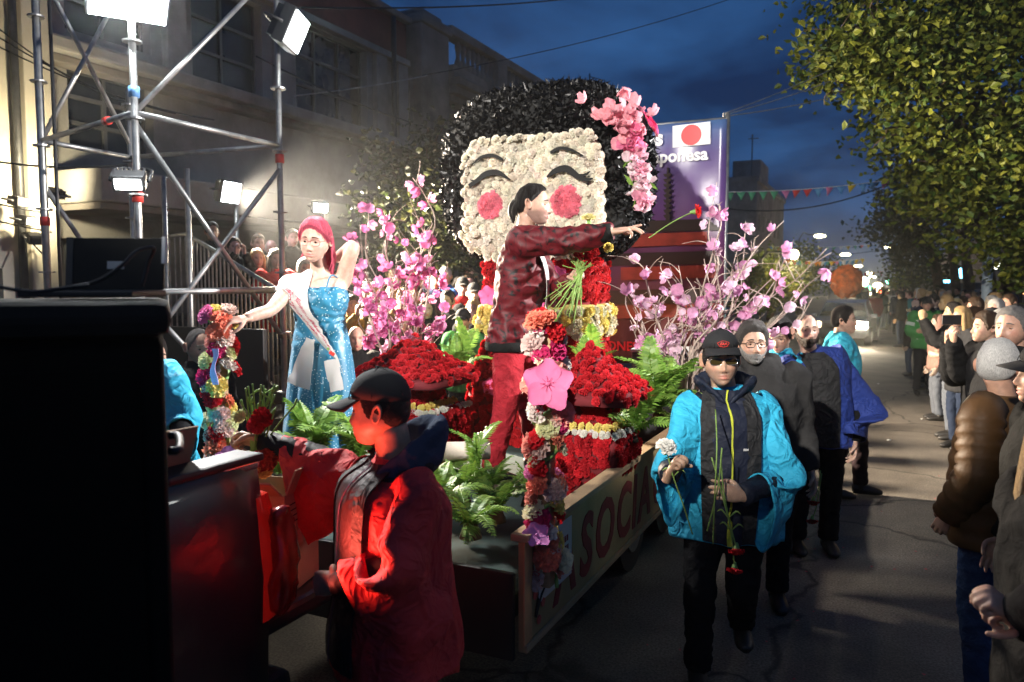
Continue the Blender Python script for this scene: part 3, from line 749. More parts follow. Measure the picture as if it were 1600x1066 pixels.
# ---- street lamps far down the road
M['lampglow'] = emis('lamp_glow', (1, .86, .5), 40.0); M['lampgreen'] = emis('lamp_green', (.25, 1, .6), 14.0); M['lampred'] = emis('lamp_red', (1, .12, .05), 14.0)
for k, (px, py, d, s, gm) in enumerate(((1281, 369, 60, .42, 0), (1240, 398, 38, .30, 1), (1321, 398, 80, .5, 0), (1391, 386, 75, .5, 0), (1341, 416, 120, .6, 0), (1357, 427, 150, .8, 0), (1363, 433, 180, .8, 0), (1350, 440, 110, .75, 1), (1371, 449, 120, .9, 1), (1388, 440, 140, .5, 2), (1356, 451, 130, .6, 2), (1427, 458, 90, .5, 2), (1401, 456, 100, .55, 3), (1414, 461, 95, .3, 3))):
    p = W(px, py, d)
    t = empty('street_lamp' if gm < 2 else 'signal_light', (p.x, p.y, 0), 0, ['street lamp glowing over the road', 'bright round street lamp', 'small green signal light', 'small red signal light'][gm] + ', ' + ['second highest, beside the blossom twigs', 'behind the upper blossom twigs', 'above the round orange decoration', 'highest over the road middle', 'right of the orange decoration', 'just below its neighbour by the tree', 'lowest of the small lamps in line', 'above the far crowd', 'lower, over the far crowd', 'beside the round tree', 'under the bright lamps', 'near the officer in green', 'largest, over the crowd', 'smaller, beside the larger red one'][k], 'street lamp' if gm < 2 else 'signal light', 'lights down the street')
    sd = -1 if px < 1360 else 1
    mb = MB(); mb.tube([(sd * 1.5, 0, 0), (sd * 1.5, 0, p.z - .2), (sd * .8, 0, p.z + .12), (0, 0, p.z + .1)], .06, 6, sub=2); put('pole', mb.me(), t, M['dark_steel'])
    mb = MB()
    if gm == 0: mb.ball((0, 0, p.z), (s, s * .8, s * .28), 12, 6)
    else: mb.ball((0, 0, p.z), s * .8, 12, 8)
    put('lamp_head', mb.me(), t, [M['lampglow'], M['lampglow'], M['lampgreen'], M['lampred']][gm])
    if k in (1, 7, 8):
        ld = bpy.data.lights.new('lamp_light', 'POINT'); ld.energy = (500, 1400, 1400)[(1, 7, 8).index(k)]; ld.color = (1, .8, .45); ld.shadow_soft_size = .3
        lo = bpy.data.objects.new('lamp_light', ld); lo.location = (0, 0, p.z - s - .3); lo.parent = t; COL.objects.link(lo)
t = empty('festoon_lights', W(1335, 455, 75), 0, 'glittering string of warm bulbs over the distant street crowd', 'string lights'); rq = random.Random(6)
mb = MB(); mb.tube([W(1330 + 9 * k, 452 + 3 * math.sin(k), 75) - t.location for k in range(11)], .03, 4, sub=3); put('cord', mb.me(), t, M['cable'])
M['bulb_orange'] = emis('bulb_orange', (1, .4, .12), 16.0)
mb = MB(); mb.ball((0, 0, 0), 1.0, 8, 6); bm0 = mb.me(); bm1 = bm0.copy(); bm2 = bm0.copy()
for x_, m_ in ((bm0, 'bulb_orange'), (bm1, 'lampglow'), (bm2, 'lampred')): x_.materials.append(M[m_])
for k in range(34): put('bulb', rq.choice((bm0, bm0, bm1, bm2)), t, loc=W(rq.uniform(1335, 1420), rq.gauss(459, 5), 75 + rq.uniform(-6, 6)) - t.location, scale=rq.uniform(.07, .2))
# white-and-blue painted post
p = W(1541, 470, 14)
t = empty('painted_post', (p.x, p.y, 0), 0, 'pale blue and grey painted lamp post under the big tree', 'post')
mb = MB(); mb.tube([(0, 0, 0), (0, 0, 2.9)], .085, 12); put('post_shaft', mb.me(), t, mat('post_paint', (.42, .5, .55), .5, var=.3, scale=5, dirt=.4))
mb = MB(); mb.tube([(0, 0, 2.9), (0, 0, 5.2)], .05, 10); put('upper_tube', mb.me(), t, M['steel'])

# ---- pennant strings
PEN = [(.75, .06, .05), (.85, .3, .03), (.8, .55, .03), (.12, .35, .6), (.75, .75, .75), (.7, .2, .35), (.1, .4, .2)]
M['pennant'] = mat('pennant_cloth', (1, 1, 1), .7, objcol=True)
def bunting(a, b, sag, n, s, label, seed):
    rnd = random.Random(seed); t = empty('pennant_string', a, 0, label, 'bunting', 'pennant strings over the street')
    a = Vector(a); b = Vector(b); ab = (b - a)
    f = lambda u: ab * u - Vector((0, 0, sag * 4 * u * (1 - u)))
    mb = MB(); mb.tube([f(k / 20) for k in range(21)], s * .05, 4); put('cord', mb.me(), t, M['white'])
    dirn = ab.normalized()
    mb = MB(); w = s * .5; mb.grid([[(-w, 0, 0), (0, .004, 0), (w, 0, 0)], [(-w * .5, s * .05, -s * .5), (0, s * .12, -s * .5), (w * .5, s * .05, -s * .5)], [(-.002, s * .2, -s), (0, s * .2, -s), (.002, s * .2, -s)]])
    pm = solidify(mb.me('pennant'), .004); pm.materials.append(M['pennant'])
    rz = math.atan2(dirn.y, dirn.x)
    for k in range(n):
        put('pennant', pm, t, loc=f((k + .5) / n), rot=(rnd.uniform(-.5, .5), 0, rz + rnd.uniform(-.3, .3)), color=rnd.choice(PEN))
bunting(W(1132, 300, 20), W(1392, 281, 20), .08, 15, .23, 'nearest string of bright pennants across the sky', 1)
bunting(W(1225, 405, 42), W(1350, 404, 42), .15, 26, .28, 'string of pennants lit by the bright lamp', 2)
bunting(W(1235, 422, 60), W(1380, 424, 60), .2, 24, .34, 'pennant string behind the round orange decoration', 3)
bunting(W(1200, 385, 55), W(1440, 372, 55), .3, 22, .3, 'faint dark pennant string high over the lamps', 4)

# ---- oncoming car
p = at_z(1318, 528); 
def suv(base, rz, label):
    t = empty('oncoming_car', base, rz, label, 'car'); t.scale = (.95, .95, .84)
    paint = mat('car_paint', (.16, .165, .18), .3, var=.05, coat=.6, metal=.3)
    # front faces -Y
    mb = MB(); ys = [(-2.15, .35, .75, .78), (-2.1, .3, .95, .86), (-1.6, .28, 1.02, .9), (-.95, .28, 1.06, .92), (0.2, .28, 1.08, .92), (1.6, .28, 1.08, .92), (2.2, .32, 1.0, .88), (2.28, .4, .8, .8)]
    rings = []
    for y, z0, z1, w in ys:
        rings.append([(-w, y, z0 + .1), (-w + .1, y, z0), (w - .1, y, z0), (w, y, z0 + .1), (w, y, z1 - .12), (w - .12, y, z1), (-w + .12, y, z1), (-w, y, z1 - .12)])
    mb.grid(rings, cv=True, cap0=True, cap1=True); put('body', autosmooth(mb.me(), 35), t, paint)
    mb = MB(); rings = []
    for y, z0, z1, w0, w1 in ((-1.0, 1.03, 1.06, .84, .82), (-.35, 1.03, 1.62, .84, .66), (.6, 1.03, 1.72, .84, .66), (1.9, 1.03, 1.66, .84, .66), (2.15, 1.03, 1.1, .8, .78)):
        rings.append([(-w0, y, z0), (w0, y, z0), (w1, y, z1), (-w1, y, z1)])
    mb.grid(rings, cv=True, cap0=True, cap1=True); cab = put('cabin', autosmooth(mb.me(), 25), t, paint)
    mb = MB(); mb.grid([[(-.76, -.98, 1.1), (.76, -.98, 1.1)], [(-.62, -.4, 1.58), (.62, -.4, 1.58)]]); put('windscreen', solidify(mb.me(), .02), cab, M['darkglass'])
    for s in (-1, 1):
        mb = MB(); mb.bbox((s * .72 - .17, -2.19, .68), (s * .72 + .17, -2.06, .92), .04); put('headlight', mb.me(), t, M['headlamp'] if s == 1 else M['headlamp_off'])
        for y in (-1.4, 1.4):
            mb = MB(); mb.disc((s * .86, y, .34), .34, axis=(1, 0, 0), h=.22, seg=20); wl = put('wheel', mb.me('wheel', False), t, M['black'])
            mb = MB(); mb.disc((s * .98, y, .34), .2, axis=(1, 0, 0), h=.03, seg=14); put('rim', mb.me('rim', False), wl, M['steel'])
        mb = MB(); mb.bbox((s * .98 - .1, -.85, 1.02), (s * .98 + .1, -.75, 1.18), .03); put('mirror', mb.me(), t, paint)
    mb = MB(); mb.bbox((-.5, -2.2, .66), (.5, -2.14, .84), .02); put('grille', mb.me(), t, M['black'])
    mb = MB(); mb.bbox((-.26, -2.21, .44), (.26, -2.17, .56), .01); put('number_plate', mb.me(), t, M['white'])
    ld = bpy.data.lights.new('headlight_beam', 'SPOT'); ld.energy = 500; ld.spot_size = rad(70); ld.color = (1, .85, .6); ld.shadow_soft_size = .08; ld.spot_blend = .6
    lo = bpy.data.objects.new('headlight_beam', ld); lo.location = (.72, -2.3, .8); lo.rotation_euler = (rad(82), 0, rad(180)); lo.parent = t; COL.objects.link(lo)
M['headlamp'] = emis('headlamp', (1, .85, .6), 260); M['headlamp_off'] = emis('headlamp_dim', (1, .8, .5), 6)
p = W(1318, 500, 24.5); suv((p.x, p.y + 2, 0), rad(-4), 'dark oncoming car with one blazing headlight')
# round orange decoration of the next float
p = W(1323, 440, 40)
t = empty('flower_ornament', (p.x, p.y, 0), 0, 'round orange flower decoration of the following float', 'decoration')
mb = MB(); mb.tube([(0, 0, 0), (0, 0, p.z)], .08, 8); put('post', mb.me(), t, M['dark_steel'])
mb = MB(); mb.ball((0, 0, p.z), (.78, .3, .86), 48, 24); me = mb.me(); put('disc', wrinkle(wrinkle(me, .12, 9, 1), .08, 18, 2), t, mat('orange_flowers', (.30, .07, .015), .8, var=.7, scale=5, bump=.8, bscale=12))
# ================================================================ flowers
def petal_mat(name, rough=.75, var=.22, transl=.25):
    m, t, b = new_mat(name)
    oi = t.nodes.new('ShaderNodeObjectInfo'); tc = t.nodes.new('ShaderNodeTexCoord')
    n = t.nodes.new('ShaderNodeTexNoise'); n.inputs['Scale'].default_value = 3.0; n.inputs['Detail'].default_value = 3
    t.links.new(tc.outputs['Object'], n.inputs['Vector'])
    ad = t.nodes.new('ShaderNodeMath'); ad.operation = 'ADD'; t.links.new(n.outputs[0], ad.inputs[0])
    ml = t.nodes.new('ShaderNodeMath'); ml.operation = 'MULTIPLY'; ml.inputs[1].default_value = .35; t.links.new(oi.outputs['Random'], ml.inputs[0]); t.links.new(ml.outputs[0], ad.inputs[1])
    mr = t.nodes.new('ShaderNodeMapRange'); mr.inputs[1].default_value = .35; mr.inputs[2].default_value = .95; mr.inputs[3].default_value = 1 - var; mr.inputs[4].default_value = 1 + var * .6
    t.links.new(ad.outputs[0], mr.inputs[0])
    mix = t.nodes.new('ShaderNodeMix'); mix.data_type = 'RGBA'; mix.blend_type = 'MULTIPLY'; mix.inputs[0].default_value = 1
    t.links.new(oi.outputs['Color'], mix.inputs[6]); t.links.new(mr.outputs[0], mix.inputs[7])
    t.links.new(mix.outputs[2], b.inputs['Base Color']); b.inputs['Roughness'].default_value = rough; b.inputs['Specular IOR Level'].default_value = .25
    tl = t.nodes.new('ShaderNodeBsdfTranslucent'); t.links.new(mix.outputs[2], tl.inputs[0])
    mx = t.nodes.new('ShaderNodeMixShader'); mx.inputs[0].default_value = transl
    t.links.new(b.outputs[0], mx.inputs[1]); t.links.new(tl.outputs[0], mx.inputs[2]); t.links.new(mx.outputs[0], t.nodes['Material Output'].inputs[0])
    return m
M['petal'] = petal_mat('carnation_petal'); M['blossom'] = petal_mat('blossom_petal', .6, .15, .4); M['foam'] = petal_mat('flower_cutout', .55, .08, .1)
M['stem'] = mat('flower_stem', (.20, .32, .07), .6, var=.25); M['sepal'] = mat('sepal_green', (.16, .30, .07), .6)
M['wood'] = mat('raw_wood', (.36, .24, .13), .8, var=.3, scale=4, stretch=(1, 1, 8))

def carnation_mesh(seed, rings=((9, 82, 1.0), (9, 62, .98), (8, 42, .92), (6, 22, .85), (3, 6, .8))):
    rnd = random.Random(seed); mb = MB()
    mb.ball((0, 0, .22), (.55, .55, .38), 8, 5)
    for n, tilt, ln in rings:
        off = rnd.uniform(0, 6)
        for k in range(n):
            a = off + 2 * math.pi * k / n + rnd.uniform(-.18, .18); th = rad(tilt + rnd.uniform(-9, 9)); l = ln * rnd.uniform(.85, 1.12)
            e = Vector((math.cos(a), math.sin(a), 0)); t = Vector((-math.sin(a), math.cos(a), 0)); d = e * math.sin(th) + Vector((0, 0, math.cos(th) * .78)); nn = t.cross(d)
            rows = []
            for i, (r, w) in enumerate(((.15, .08), (.62, .30), (1.0, .46))):
                row = []
                for j in range(5):
                    c = j / 4 - .5
                    p = d * (l * (r - (.10 * abs(c) * 2 if i == 2 else 0) - (rnd.uniform(0, .1) if i == 2 else 0))) + t * (c * 2 * w * l) + nn * ((.10 if j % 2 else -.10) * r * l * (1 if i else 0) + rnd.uniform(-.04, .04) * r)
                    row.append(tuple(p + Vector((0, 0, .1))))
                rows.append(row)
            mb.grid(rows)
    m = mb.me('carnation', False); m.materials.append(M['petal']); return m
CARN = [carnation_mesh(s) for s in range(5)]

def star_mesh(seed, n=5, cup=.25, notch=.12, cols=5, rows=4, ruffle=.03, matl='blossom'):
    rnd = random.Random(seed); mb = MB()
    for k in range(n):
        a = 2 * math.pi * k / n + rnd.uniform(-.1, .1); e = Vector((math.cos(a), math.sin(a), 0)); t = Vector((-math.sin(a), math.cos(a), 0)); cu = cup * rnd.uniform(.5, 1.6); l0 = rnd.uniform(.9, 1.08)
        P = []
        for i in range(rows):
            r = i / (rows - 1); w = math.sin(math.pi * (.12 + .72 * r)) * .62 * math.tan(math.pi / n) * 1.05
            row = []
            for j in range(cols):
                c = j / (cols - 1) * 2 - 1
                l = (r - (notch * (1 - abs(c)) * .9 if i == rows - 1 else 0) - abs(c) ** 3 * .16 * r) * l0
                row.append(tuple(e * (l + .04) + t * c * w + Vector((0, 0, cu * r * r + .10 * c * c * r + rnd.uniform(-ruffle, ruffle) * r))))
            P.append(row)
        mb.grid(P)
    mb.ball((0, 0, .04), (.1, .1, .07), 6, 4)
    m = mb.me('blossom'); m.materials.append(M[matl]); return m
BLOS = [star_mesh(s, 4 + s % 2, .45 + .2 * (s % 3)) for s in range(6)]
BIGF = star_mesh(77, 5, .05, .02, 9, 6, .0, 'foam')

def look(nrm, spin):
    return (Vector(nrm).to_track_quat('Z', 'Y').to_matrix() @ Matrix.Rotation(spin, 3, 'Z')).to_euler()

def flower(name, mesh, parent, p, n, s, col, rnd, jit=.25):
    v_ = rnd.uniform(.84, 1.08); c = [x * v_ * rnd.uniform(.97, 1.03) for x in col]
    nn = Vector(n) + Vector((rnd.gauss(0, jit), rnd.gauss(0, jit), rnd.gauss(0, jit)))
    return put(name, mesh, parent, loc=p, rot=look(nn, rnd.uniform(0, 6.28)), scale=s * rnd.uniform(.88, 1.12), color=c)

WHITE = (.92, .84, .70); REDF = (.52, .012, .02); PINK = (.72, .10, .19); YEL = (.80, .66, .20); SALM = (.78, .24, .15); PALE = (.80, .58, .52); MAG = (.55, .03, .14); CREAM = (.82, .76, .55); LILAC = (.72, .22, .45)

# ================================================================ trailer
DECK = .70; FX0, FX1, FY0, FY1 = -3.55, -1.27, 2.72, 7.75
M['signboard'] = mat('painted_board', (.36, .25, .11), .75, var=.22, scale=2.5, dirt=.4, dirt_col=(.18, .11, .05))
M['signred'] = mat('sign_red_paint', (.22, .02, .018), .7, var=.25, scale=8)
M['deck'] = mat('green_baize', (.012, .03, .026), .9, var=.3, scale=8)
fl = empty('float_trailer', (0, 0, 0), 0, 'flat parade float trailer with painted side board under the flower displays', 'float')
part_box('deck', (FX0, FY0, DECK - .1), (FX1 - .02, FY1, DECK), M['deck'], fl, .01)
for x in (FX0 + .5, FX1 - .5): part_box('chassis_beam', (x - .05, FY0, DECK - .28), (x + .05, FY1, DECK - .1), M['dark_steel'], fl, .01)
for y in (5.0, 5.9):
    for x in (FX0 + .25, FX1 - .3):
        mb = MB(); mb.disc((x, y, .3), .3, axis=(1, 0, 0), h=.2, seg=24); wl = put('wheel', mb.me('wheel', False), fl, M['black'])
        mb = MB(); mb.disc((x + .105, y, .3), .17, axis=(1, 0, 0), h=.02, seg=16); put('rim', mb.me('rim', False), wl, M['steel'])
mb = MB(); mb.tube([(-2.4, FY0, DECK - .2), (-2.5, FY0 - .45, .5)], .04, 8); put('drawbar', mb.me(), fl, M['dark_steel'])
sb = part_box('side_board', (FX1, FY0, .47), (FX1 + .025, FY1 - .3, .925), M['signboard'], fl, .004)
part_box('top_batten', (FX1 - .03, FY0 - .01, .927), (FX1 + .05, FY1 - .28, .957), M['wood'], sb, .005)
part_box('bottom_batten', (FX1 + .026, FY0, .47), (FX1 + .04, FY1 - .3, .50), M['wood'], sb, .004)
part_box('end_trim', (FX1 + .0255, FY0 - .006, .50), (FX1 + .031, FY0 + .07, .925), mat('end_trim_paint', (.5, .27, .12), .75, dirt=.3), sb, .001)
fb = part_box('front_board', (FX0 + .1, FY0 - .03, .44), (FX1 - .01, FY0 - .005, .80), M['black'], fl, .004)
ymir = Matrix(((0, 0, 1, FX1 + .026), (1, 0, 0, 0), (0, 1, 0, 0), (0, 0, 0, 1)))   # text x->Y, y->Z, z->X
y = FY0 + .30
for ch in 'ASOCIACION':
    V, F = text_geo(ch, .46, bold=.012, extrude=.003); V = np.array(V); w = V[:, 0].max() - V[:, 0].min()
    V[:, 0] = (V[:, 0] - V[:, 0].min()) * .82; V[:, 1] = (V[:, 1] - V[:, 1].min()) / (V[:, 1].max() - V[:, 1].min()) * .31
    V[:, 0] += V[:, 1] * .12
    mb = MB(); mb.add(V, F, Matrix.Translation((0, y, .54)) @ ymir); put('letter', mb.me('letter', False), sb, M['signred']); y += w * .82 + .05
y += .15
for ch in 'JAPON':
    V, F = text_geo(ch, .46, bold=.012, extrude=.003); V = np.array(V); w = V[:, 0].max() - V[:, 0].min()
    V[:, 0] = (V[:, 0] - V[:, 0].min()) * .82; V[:, 1] = (V[:, 1] - V[:, 1].min()) / (V[:, 1].max() - V[:, 1].min()) * .31
    mb = MB(); mb.add(V, F, Matrix.Translation((0, y, .54)) @ ymir); put('letter', mb.me('letter', False), sb, M['signred']); y += w * .82 + .05
# painted blossom branch at the front end of the board
mb = MB(); mb.tube([(FX1 + .034, FY0 + .10, .58), (FX1 + .034, FY0 + .15, .66), (FX1 + .034, FY0 + .25, .70)], [.006, .01, .003], 5, sub=3); put('painted_branch', mb.me(), sb, mat('branch_paint', (.04, .03, .02), .8))
for yy, zz in ((.09, .68), (.13, .56), (.17, .62), (.12, .78)):
    mb = MB(); mb.disc((FX1 + .036, FY0 + yy, zz), .02, axis=(1, 0, 0), h=.004, seg=7); put('painted_blossom', mb.me('dot', False), sb, mat('blossom_paint', (.5, .08, .06), .7))
# paper notice in a plastic sleeve
n_ = part_box('notice', (FX1 + .033, FY0 + .13, .63), (FX1 + .037, FY0 + .50, .90), mat('paper', (.62, .60, .58), .35, var=.06, coat=.5), sb, .001)
for k, (y0, y1, z) in enumerate(((.20, .44, .80), (.19, .45, .755))):
    yy = y0
    rnd = random.Random(k)
    while yy < y1:
        w = rnd.uniform(.012, .022); part_box('print_mark', (FX1 + .0372, FY0 + yy, z), (FX1 + .0378, FY0 + yy + w, z + .028), M['signred'], n_, 0); yy += w + .006
part_box('print_mark', (FX1 + .0372, FY0 + .3, .84), (FX1 + .0378, FY0 + .34, .88), M['black'], n_, 0)

# ================================================================ flower doll
rnd = random.Random(5)
doll = empty('flower_doll', (-2.39, 5.6, DECK), 0, 'giant smiling doll covered in white, red and black flowers on the float', 'doll')
dl = lambda p: Vector(p) - Vector((-2.39, 5.6, DECK))
YF = 5.32
pTL, pBR = at_y(724, 214, YF), at_y(940, 398, YF)
fx0, fx1, fz1, fz0 = pTL.x, pBR.x, 3.07, 2.17
fcx, fcz, fa, fb_ = (fx0 + fx1) / 2, (fz0 + fz1) / 2, (fx1 - fx0) / 2, (fz1 - fz0) / 2
mb = MB(); P = []
for yy, k in ((YF + .12, 1.0), (YF + .03, 1.0), (YF, .96), (YF - .005, .6), (YF - .006, .02)):
    P.append([dl((fcx + fa * k * math.copysign(abs(math.cos(a)) ** .4, math.cos(a)), yy, fcz + fb_ * k * math.copysign(abs(math.sin(a)) ** .42, math.sin(a)))) for a in np.linspace(0, 2 * math.pi, 40, endpoint=False)])
mb.grid(P, cv=True)
face = put('face', mb.me(), doll, mat('face_board', (.42, .36, .28), .9))
inside = lambda x, z, k=1.0: abs((x - fcx) / (fa * k)) ** 5 + abs((z - fcz) / (fb_ * k)) ** 5 < 1
cheeks = [(at_y(769, 322, YF), .082), (at_y(887, 316, YF), .094)]
sp = .062; z = fz0; row = 0
while z < fz1 + .02:
    x = fx0 - .02 + (sp / 2 if row % 2 else 0)
    while x < fx1 + .02:
        if inside(x, z, 1.03):
            if any((x - c.x) ** 2 + (z - c.z) ** 2 < r * r for c, r in cheeks): x += sp; continue
            ck = any((x - c.x) ** 2 + (z - c.z) ** 2 < r * r for c, r in cheeks)
            e = max(abs((x - fcx) / fa), abs((z - fcz) / fb_)); nx = (x - fcx) / fa * (1 if e > .88 else .1); nz = (z - fcz) / fb_ * (1 if e > .88 else .1)
            flower('pink_carnation' if ck else 'white_carnation', rnd.choice(CARN), face, dl((x + rnd.uniform(-.011, .011), YF - .012 + rnd.uniform(-.012, .012), z + rnd.uniform(-.011, .011))), (nx * .7, -1, nz * .7), .041 if not ck else .038, PINK if ck else WHITE, rnd)
        x += sp
    z += sp * .87; row += 1
for c, r in cheeks:
    for q, (rr_, n_) in enumerate(((.0, 1), (.045, 6), (.088, 12))):
        if rr_ > r * 1.2: continue
        for k in range(n_):
            a = 6.283 * k / n_ + q * .4; flower('pink_carnation', rnd.choice(CARN), face, dl((c.x + rr_ * math.cos(a) * r / .095, YF - .03 + rnd.uniform(-.006, .006), c.z + rr_ * math.sin(a) * r / .095)), (math.cos(a) * rr_ * 4, -1, math.sin(a) * rr_ * 4), .040, (.86, .24, .31), rnd)
M['felt'] = mat('black_felt', (.01, .01, .01), .95)
def ribbon(name, pts, widths, parent, Y, t=.012):
    C = crom([tuple(at_y(px, py, Y)) for px, py in pts], 5); ws = crom([[w * 5.8 / 1200] for w in widths], 5)[:, 0]
    T = np.gradient(C, axis=0); mb = MB(); P = []
    for c, tt, w in zip(C, T, ws):
        nrm = Vector((-tt[2], 0, tt[0])).normalized() * max(w, .003) / 2; c = Vector(c)
        P.append([dl(c + nrm + Vector((0, t / 2, 0))), dl(c + nrm - Vector((0, t / 2, 0))), dl(c - nrm - Vector((0, t / 2, 0))), dl(c - nrm + Vector((0, t / 2, 0)))])
    mb.grid(P, cv=True, cap0=True, cap1=True); return put(name, mb.me(name, False), parent, M['felt'])
ribbon('eyebrow', [(738, 257), (752, 246), (770, 243), (786, 250)], [1, 4, 5, 4], face, YF - .065)
ribbon('eyebrow', [(860, 239), (874, 232), (892, 234), (912, 244)], [4, 5, 4, 1], face, YF - .065)
ribbon('closed_eye', [(733, 291), (745, 283), (760, 272), (778, 270), (797, 281)], [6, 7, 9, 8, 2], face, YF - .067)
ribbon('closed_eye', [(855, 277), (868, 267), (886, 264), (903, 276), (916, 281), (926, 279)], [3, 8, 10, 8, 6, 2], face, YF - .067)
ribbon('eyelash', [(743, 284), (735, 281)], [4, 1], face, YF - .068); ribbon('eyelash', [(902, 274), (913, 274), (922, 268)], [4, 4, 1], face, YF - .068)
mouth = ribbon('mouth', [(818, 352), (828, 358), (840, 352)], [4, 9, 4], face, YF - .067)
# hair: glossy black plastic strips
HC = Vector((-2.44, 5.74, 2.80)); HA = (.84, .40, .70)
mb = MB(); P = []
def sup(v, e): return math.copysign(abs(v) ** e, v)
for i in range(25):
    ph = -1.55 + 3.1 * i / 24
    P.append([dl(HC + Vector((HA[0] * sup(math.cos(ph), .62) * sup(math.cos(a), .55), HA[1] * sup(math.cos(ph), .62) * sup(math.sin(a), .55), HA[2] * sup(math.sin(ph), .8)))) for a in np.linspace(0, 2 * math.pi, 48, endpoint=False)])
mb.grid(P, cv=True, cap0=True, cap1=True)
hairbase = mb.me(); hb = bvh_of(hairbase)
M['hairplastic'] = mat('black_plastic_strips', (.003, .003, .0035), .34, var=.1, spec=.18)
V, F = [], []
co, no = mesh_arrays(hairbase)
tris = [(p.center.copy(), p.normal.copy(), p.area, [hairbase.vertices[i].co.copy() for i in p.vertices]) for p in hairbase.polygons if p.area > 1e-6]
wts = [t[2] for t in tris]; r2 = random.Random(9)
for _ in range(17000):
    c, n, a, vs = r2.choices(tris, wts)[0]
    u, v = r2.random(), r2.random(); p = (vs[0] * (1 - u) + vs[1] * u) * (1 - v) + (vs[3 % len(vs)] * (1 - u) + vs[2] * u) * v if len(vs) >= 4 else c
    if n.dot(c) < 0: n = -n
    wp = p + Vector((-2.39, 5.6, DECK))
    if wp.y < YF + .25 and inside(wp.x, wp.z, .97): continue
    if n.y > .6: continue
    t = n.cross(Vector((r2.gauss(0, 1), r2.gauss(0, 1), r2.gauss(0, 1)))).normalized(); b = n.cross(t)
    l = r2.uniform(.05, .10); w = r2.uniform(.006, .013); k = len(V); d = t * .8 + n * r2.uniform(.2, 1.1); d.normalize(); cv = n * r2.uniform(-.02, .02); tw = b * w + n * r2.uniform(-.012, .012)
    p = p - n * .02
    V += [p - b * w, p + b * w, p + d * l * .55 + cv + tw, p + d * l * .55 + cv - tw, p + d * l + t * .02 - cv + b * w * .3]
    F += [(k, k + 1, k + 2, k + 3), (k + 3, k + 2, k + 4)]
hair = put('hair', hairbase, doll, M['felt'])
mb = MB(); mb.add([tuple(v) for v in V], F); hs = put('hair_strips', mb.me('strips', False), hair, M['hairplastic']); hs['kind'] = 'stuff'
# robe: box-like torso, skirt flaring to the deck
rx0, rx1, ry0, ry1 = -2.84, -1.97, 5.36, 5.98
prof = [(DECK + .01, .22, .10), (1.0, .17, .08), (1.35, .06, .03), (1.62, 0, 0), (2.12, .02, 0), (2.24, -.06, -.06)]
mb = MB(); P = []
for z, fxx, fyy in crom(prof, 4):
    x0, x1, y0, y1 = rx0 - fxx, rx1 + fxx * .55, ry0 - fyy * .6, ry1 + fyy
    cx, cy_, ax, ay = (x0 + x1) / 2, (y0 + y1) / 2, (x1 - x0) / 2, (y1 - y0) / 2
    P.append([dl((cx + ax * sup(math.cos(a), .35), cy_ + ay * sup(math.sin(a), .35), z)) for a in np.linspace(0, 2 * math.pi, 36, endpoint=False)])
mb.grid(P, cv=True, cap0=True, cap1=True)
robe = put('robe', mb.me(), doll, mat('red_board', (.16, .006, .01), .9)); rb = bvh_of(robe.data)
def cover(bvh, origin_fn, us, vs, name, parent, size, cols, rnd, skip=None, limit=300, jit=.2, stuffname='packed_flowers', lift=.0):
    """flowers on a surface hit by rays from origin_fn(u,v) -> (origin, direction)"""
    pts = []
    for u in us:
        for v in vs:
            o, d = origin_fn(u + rnd.uniform(-.3, .3) * (us[1] - us[0]), v + rnd.uniform(-.3, .3) * (vs[1] - vs[0]))
            loc, n, i, dist = bvh.ray_cast(Vector(o), Vector(d))
            if loc is None: continue
            if n.dot(Vector(d)) > 0: n = -n
            if skip and skip(loc, n): continue
            pts.append((loc + n * lift, n))
    if len(pts) > limit:
        rnd.shuffle(pts); rest = pts[limit:]; pts = pts[:limit]
        mb = MB()
        for p, n in rest: join_mb(mb, rnd.choice(CARN), Matrix.LocRotScale(p, look(n, rnd.uniform(0, 6)), Vector((size,) * 3)))
        o = put(stuffname, mb.me('packed', False), parent, M['petal'], color=cols[0]); o['kind'] = 'stuff'
    for p, n in pts: flower(name, rnd.choice(CARN), parent, p, n, size, rnd.choice(cols), rnd, jit)
hz = DECK - .0
OBI = (1.57 - DECK, 1.80 - DECK)
sk = lambda p, n: OBI[0] - .01 < p.z < OBI[1] + .01 or p.z > 2.13 - DECK or p.z < .02
cover(rb, lambda u, v: ((u, -2, v), (0, 1, 0)), np.arange(-.75, .62, .068), np.arange(.04, 1.5, .062), 'red_carnation', robe, .041, [REDF, (.45, .01, .015)], rnd, sk, 270, lift=.005)
cover(rb, lambda u, v: ((3, u, v), (-1, 0, 0)), np.arange(-.36, .5, .072), np.arange(.04, 1.5, .066), 'red_carnation', robe, .041, [(.6, .03, .035)], rnd, sk, 150, lift=.005)  # side flowers coloured brighter for the light that falls on this side
mb = MB(); P = []
for z, k in ((1.57, .02), (1.585, .05), (1.69, .06), (1.785, .05), (1.80, .02)):
    cx, cy_, ax, ay = (rx0 + rx1) / 2, (ry0 + ry1) / 2, (rx1 - rx0) / 2 + k, (ry1 - ry0) / 2 + k
    P.append([dl((cx + ax * sup(math.cos(a), .35), cy_ + ay * sup(math.sin(a), .35), z)) for a in np.linspace(0, 2 * math.pi, 36, endpoint=False)])
mb.grid(P, cv=True, cap0=True, cap1=True); obi = put('obi_sash', mb.me(), doll, mat('yellow_board', (.4, .3, .08), .9)); ob_ = bvh_of(obi.data)
cover(ob_, lambda u, v: ((u, -2, v), (0, 1, 0)), np.arange(-.5, .5, .075), np.arange(.90, 1.1, .07), 'yellow_chrysanthemum', obi, .046, [YEL, CREAM], rnd, lift=.005)
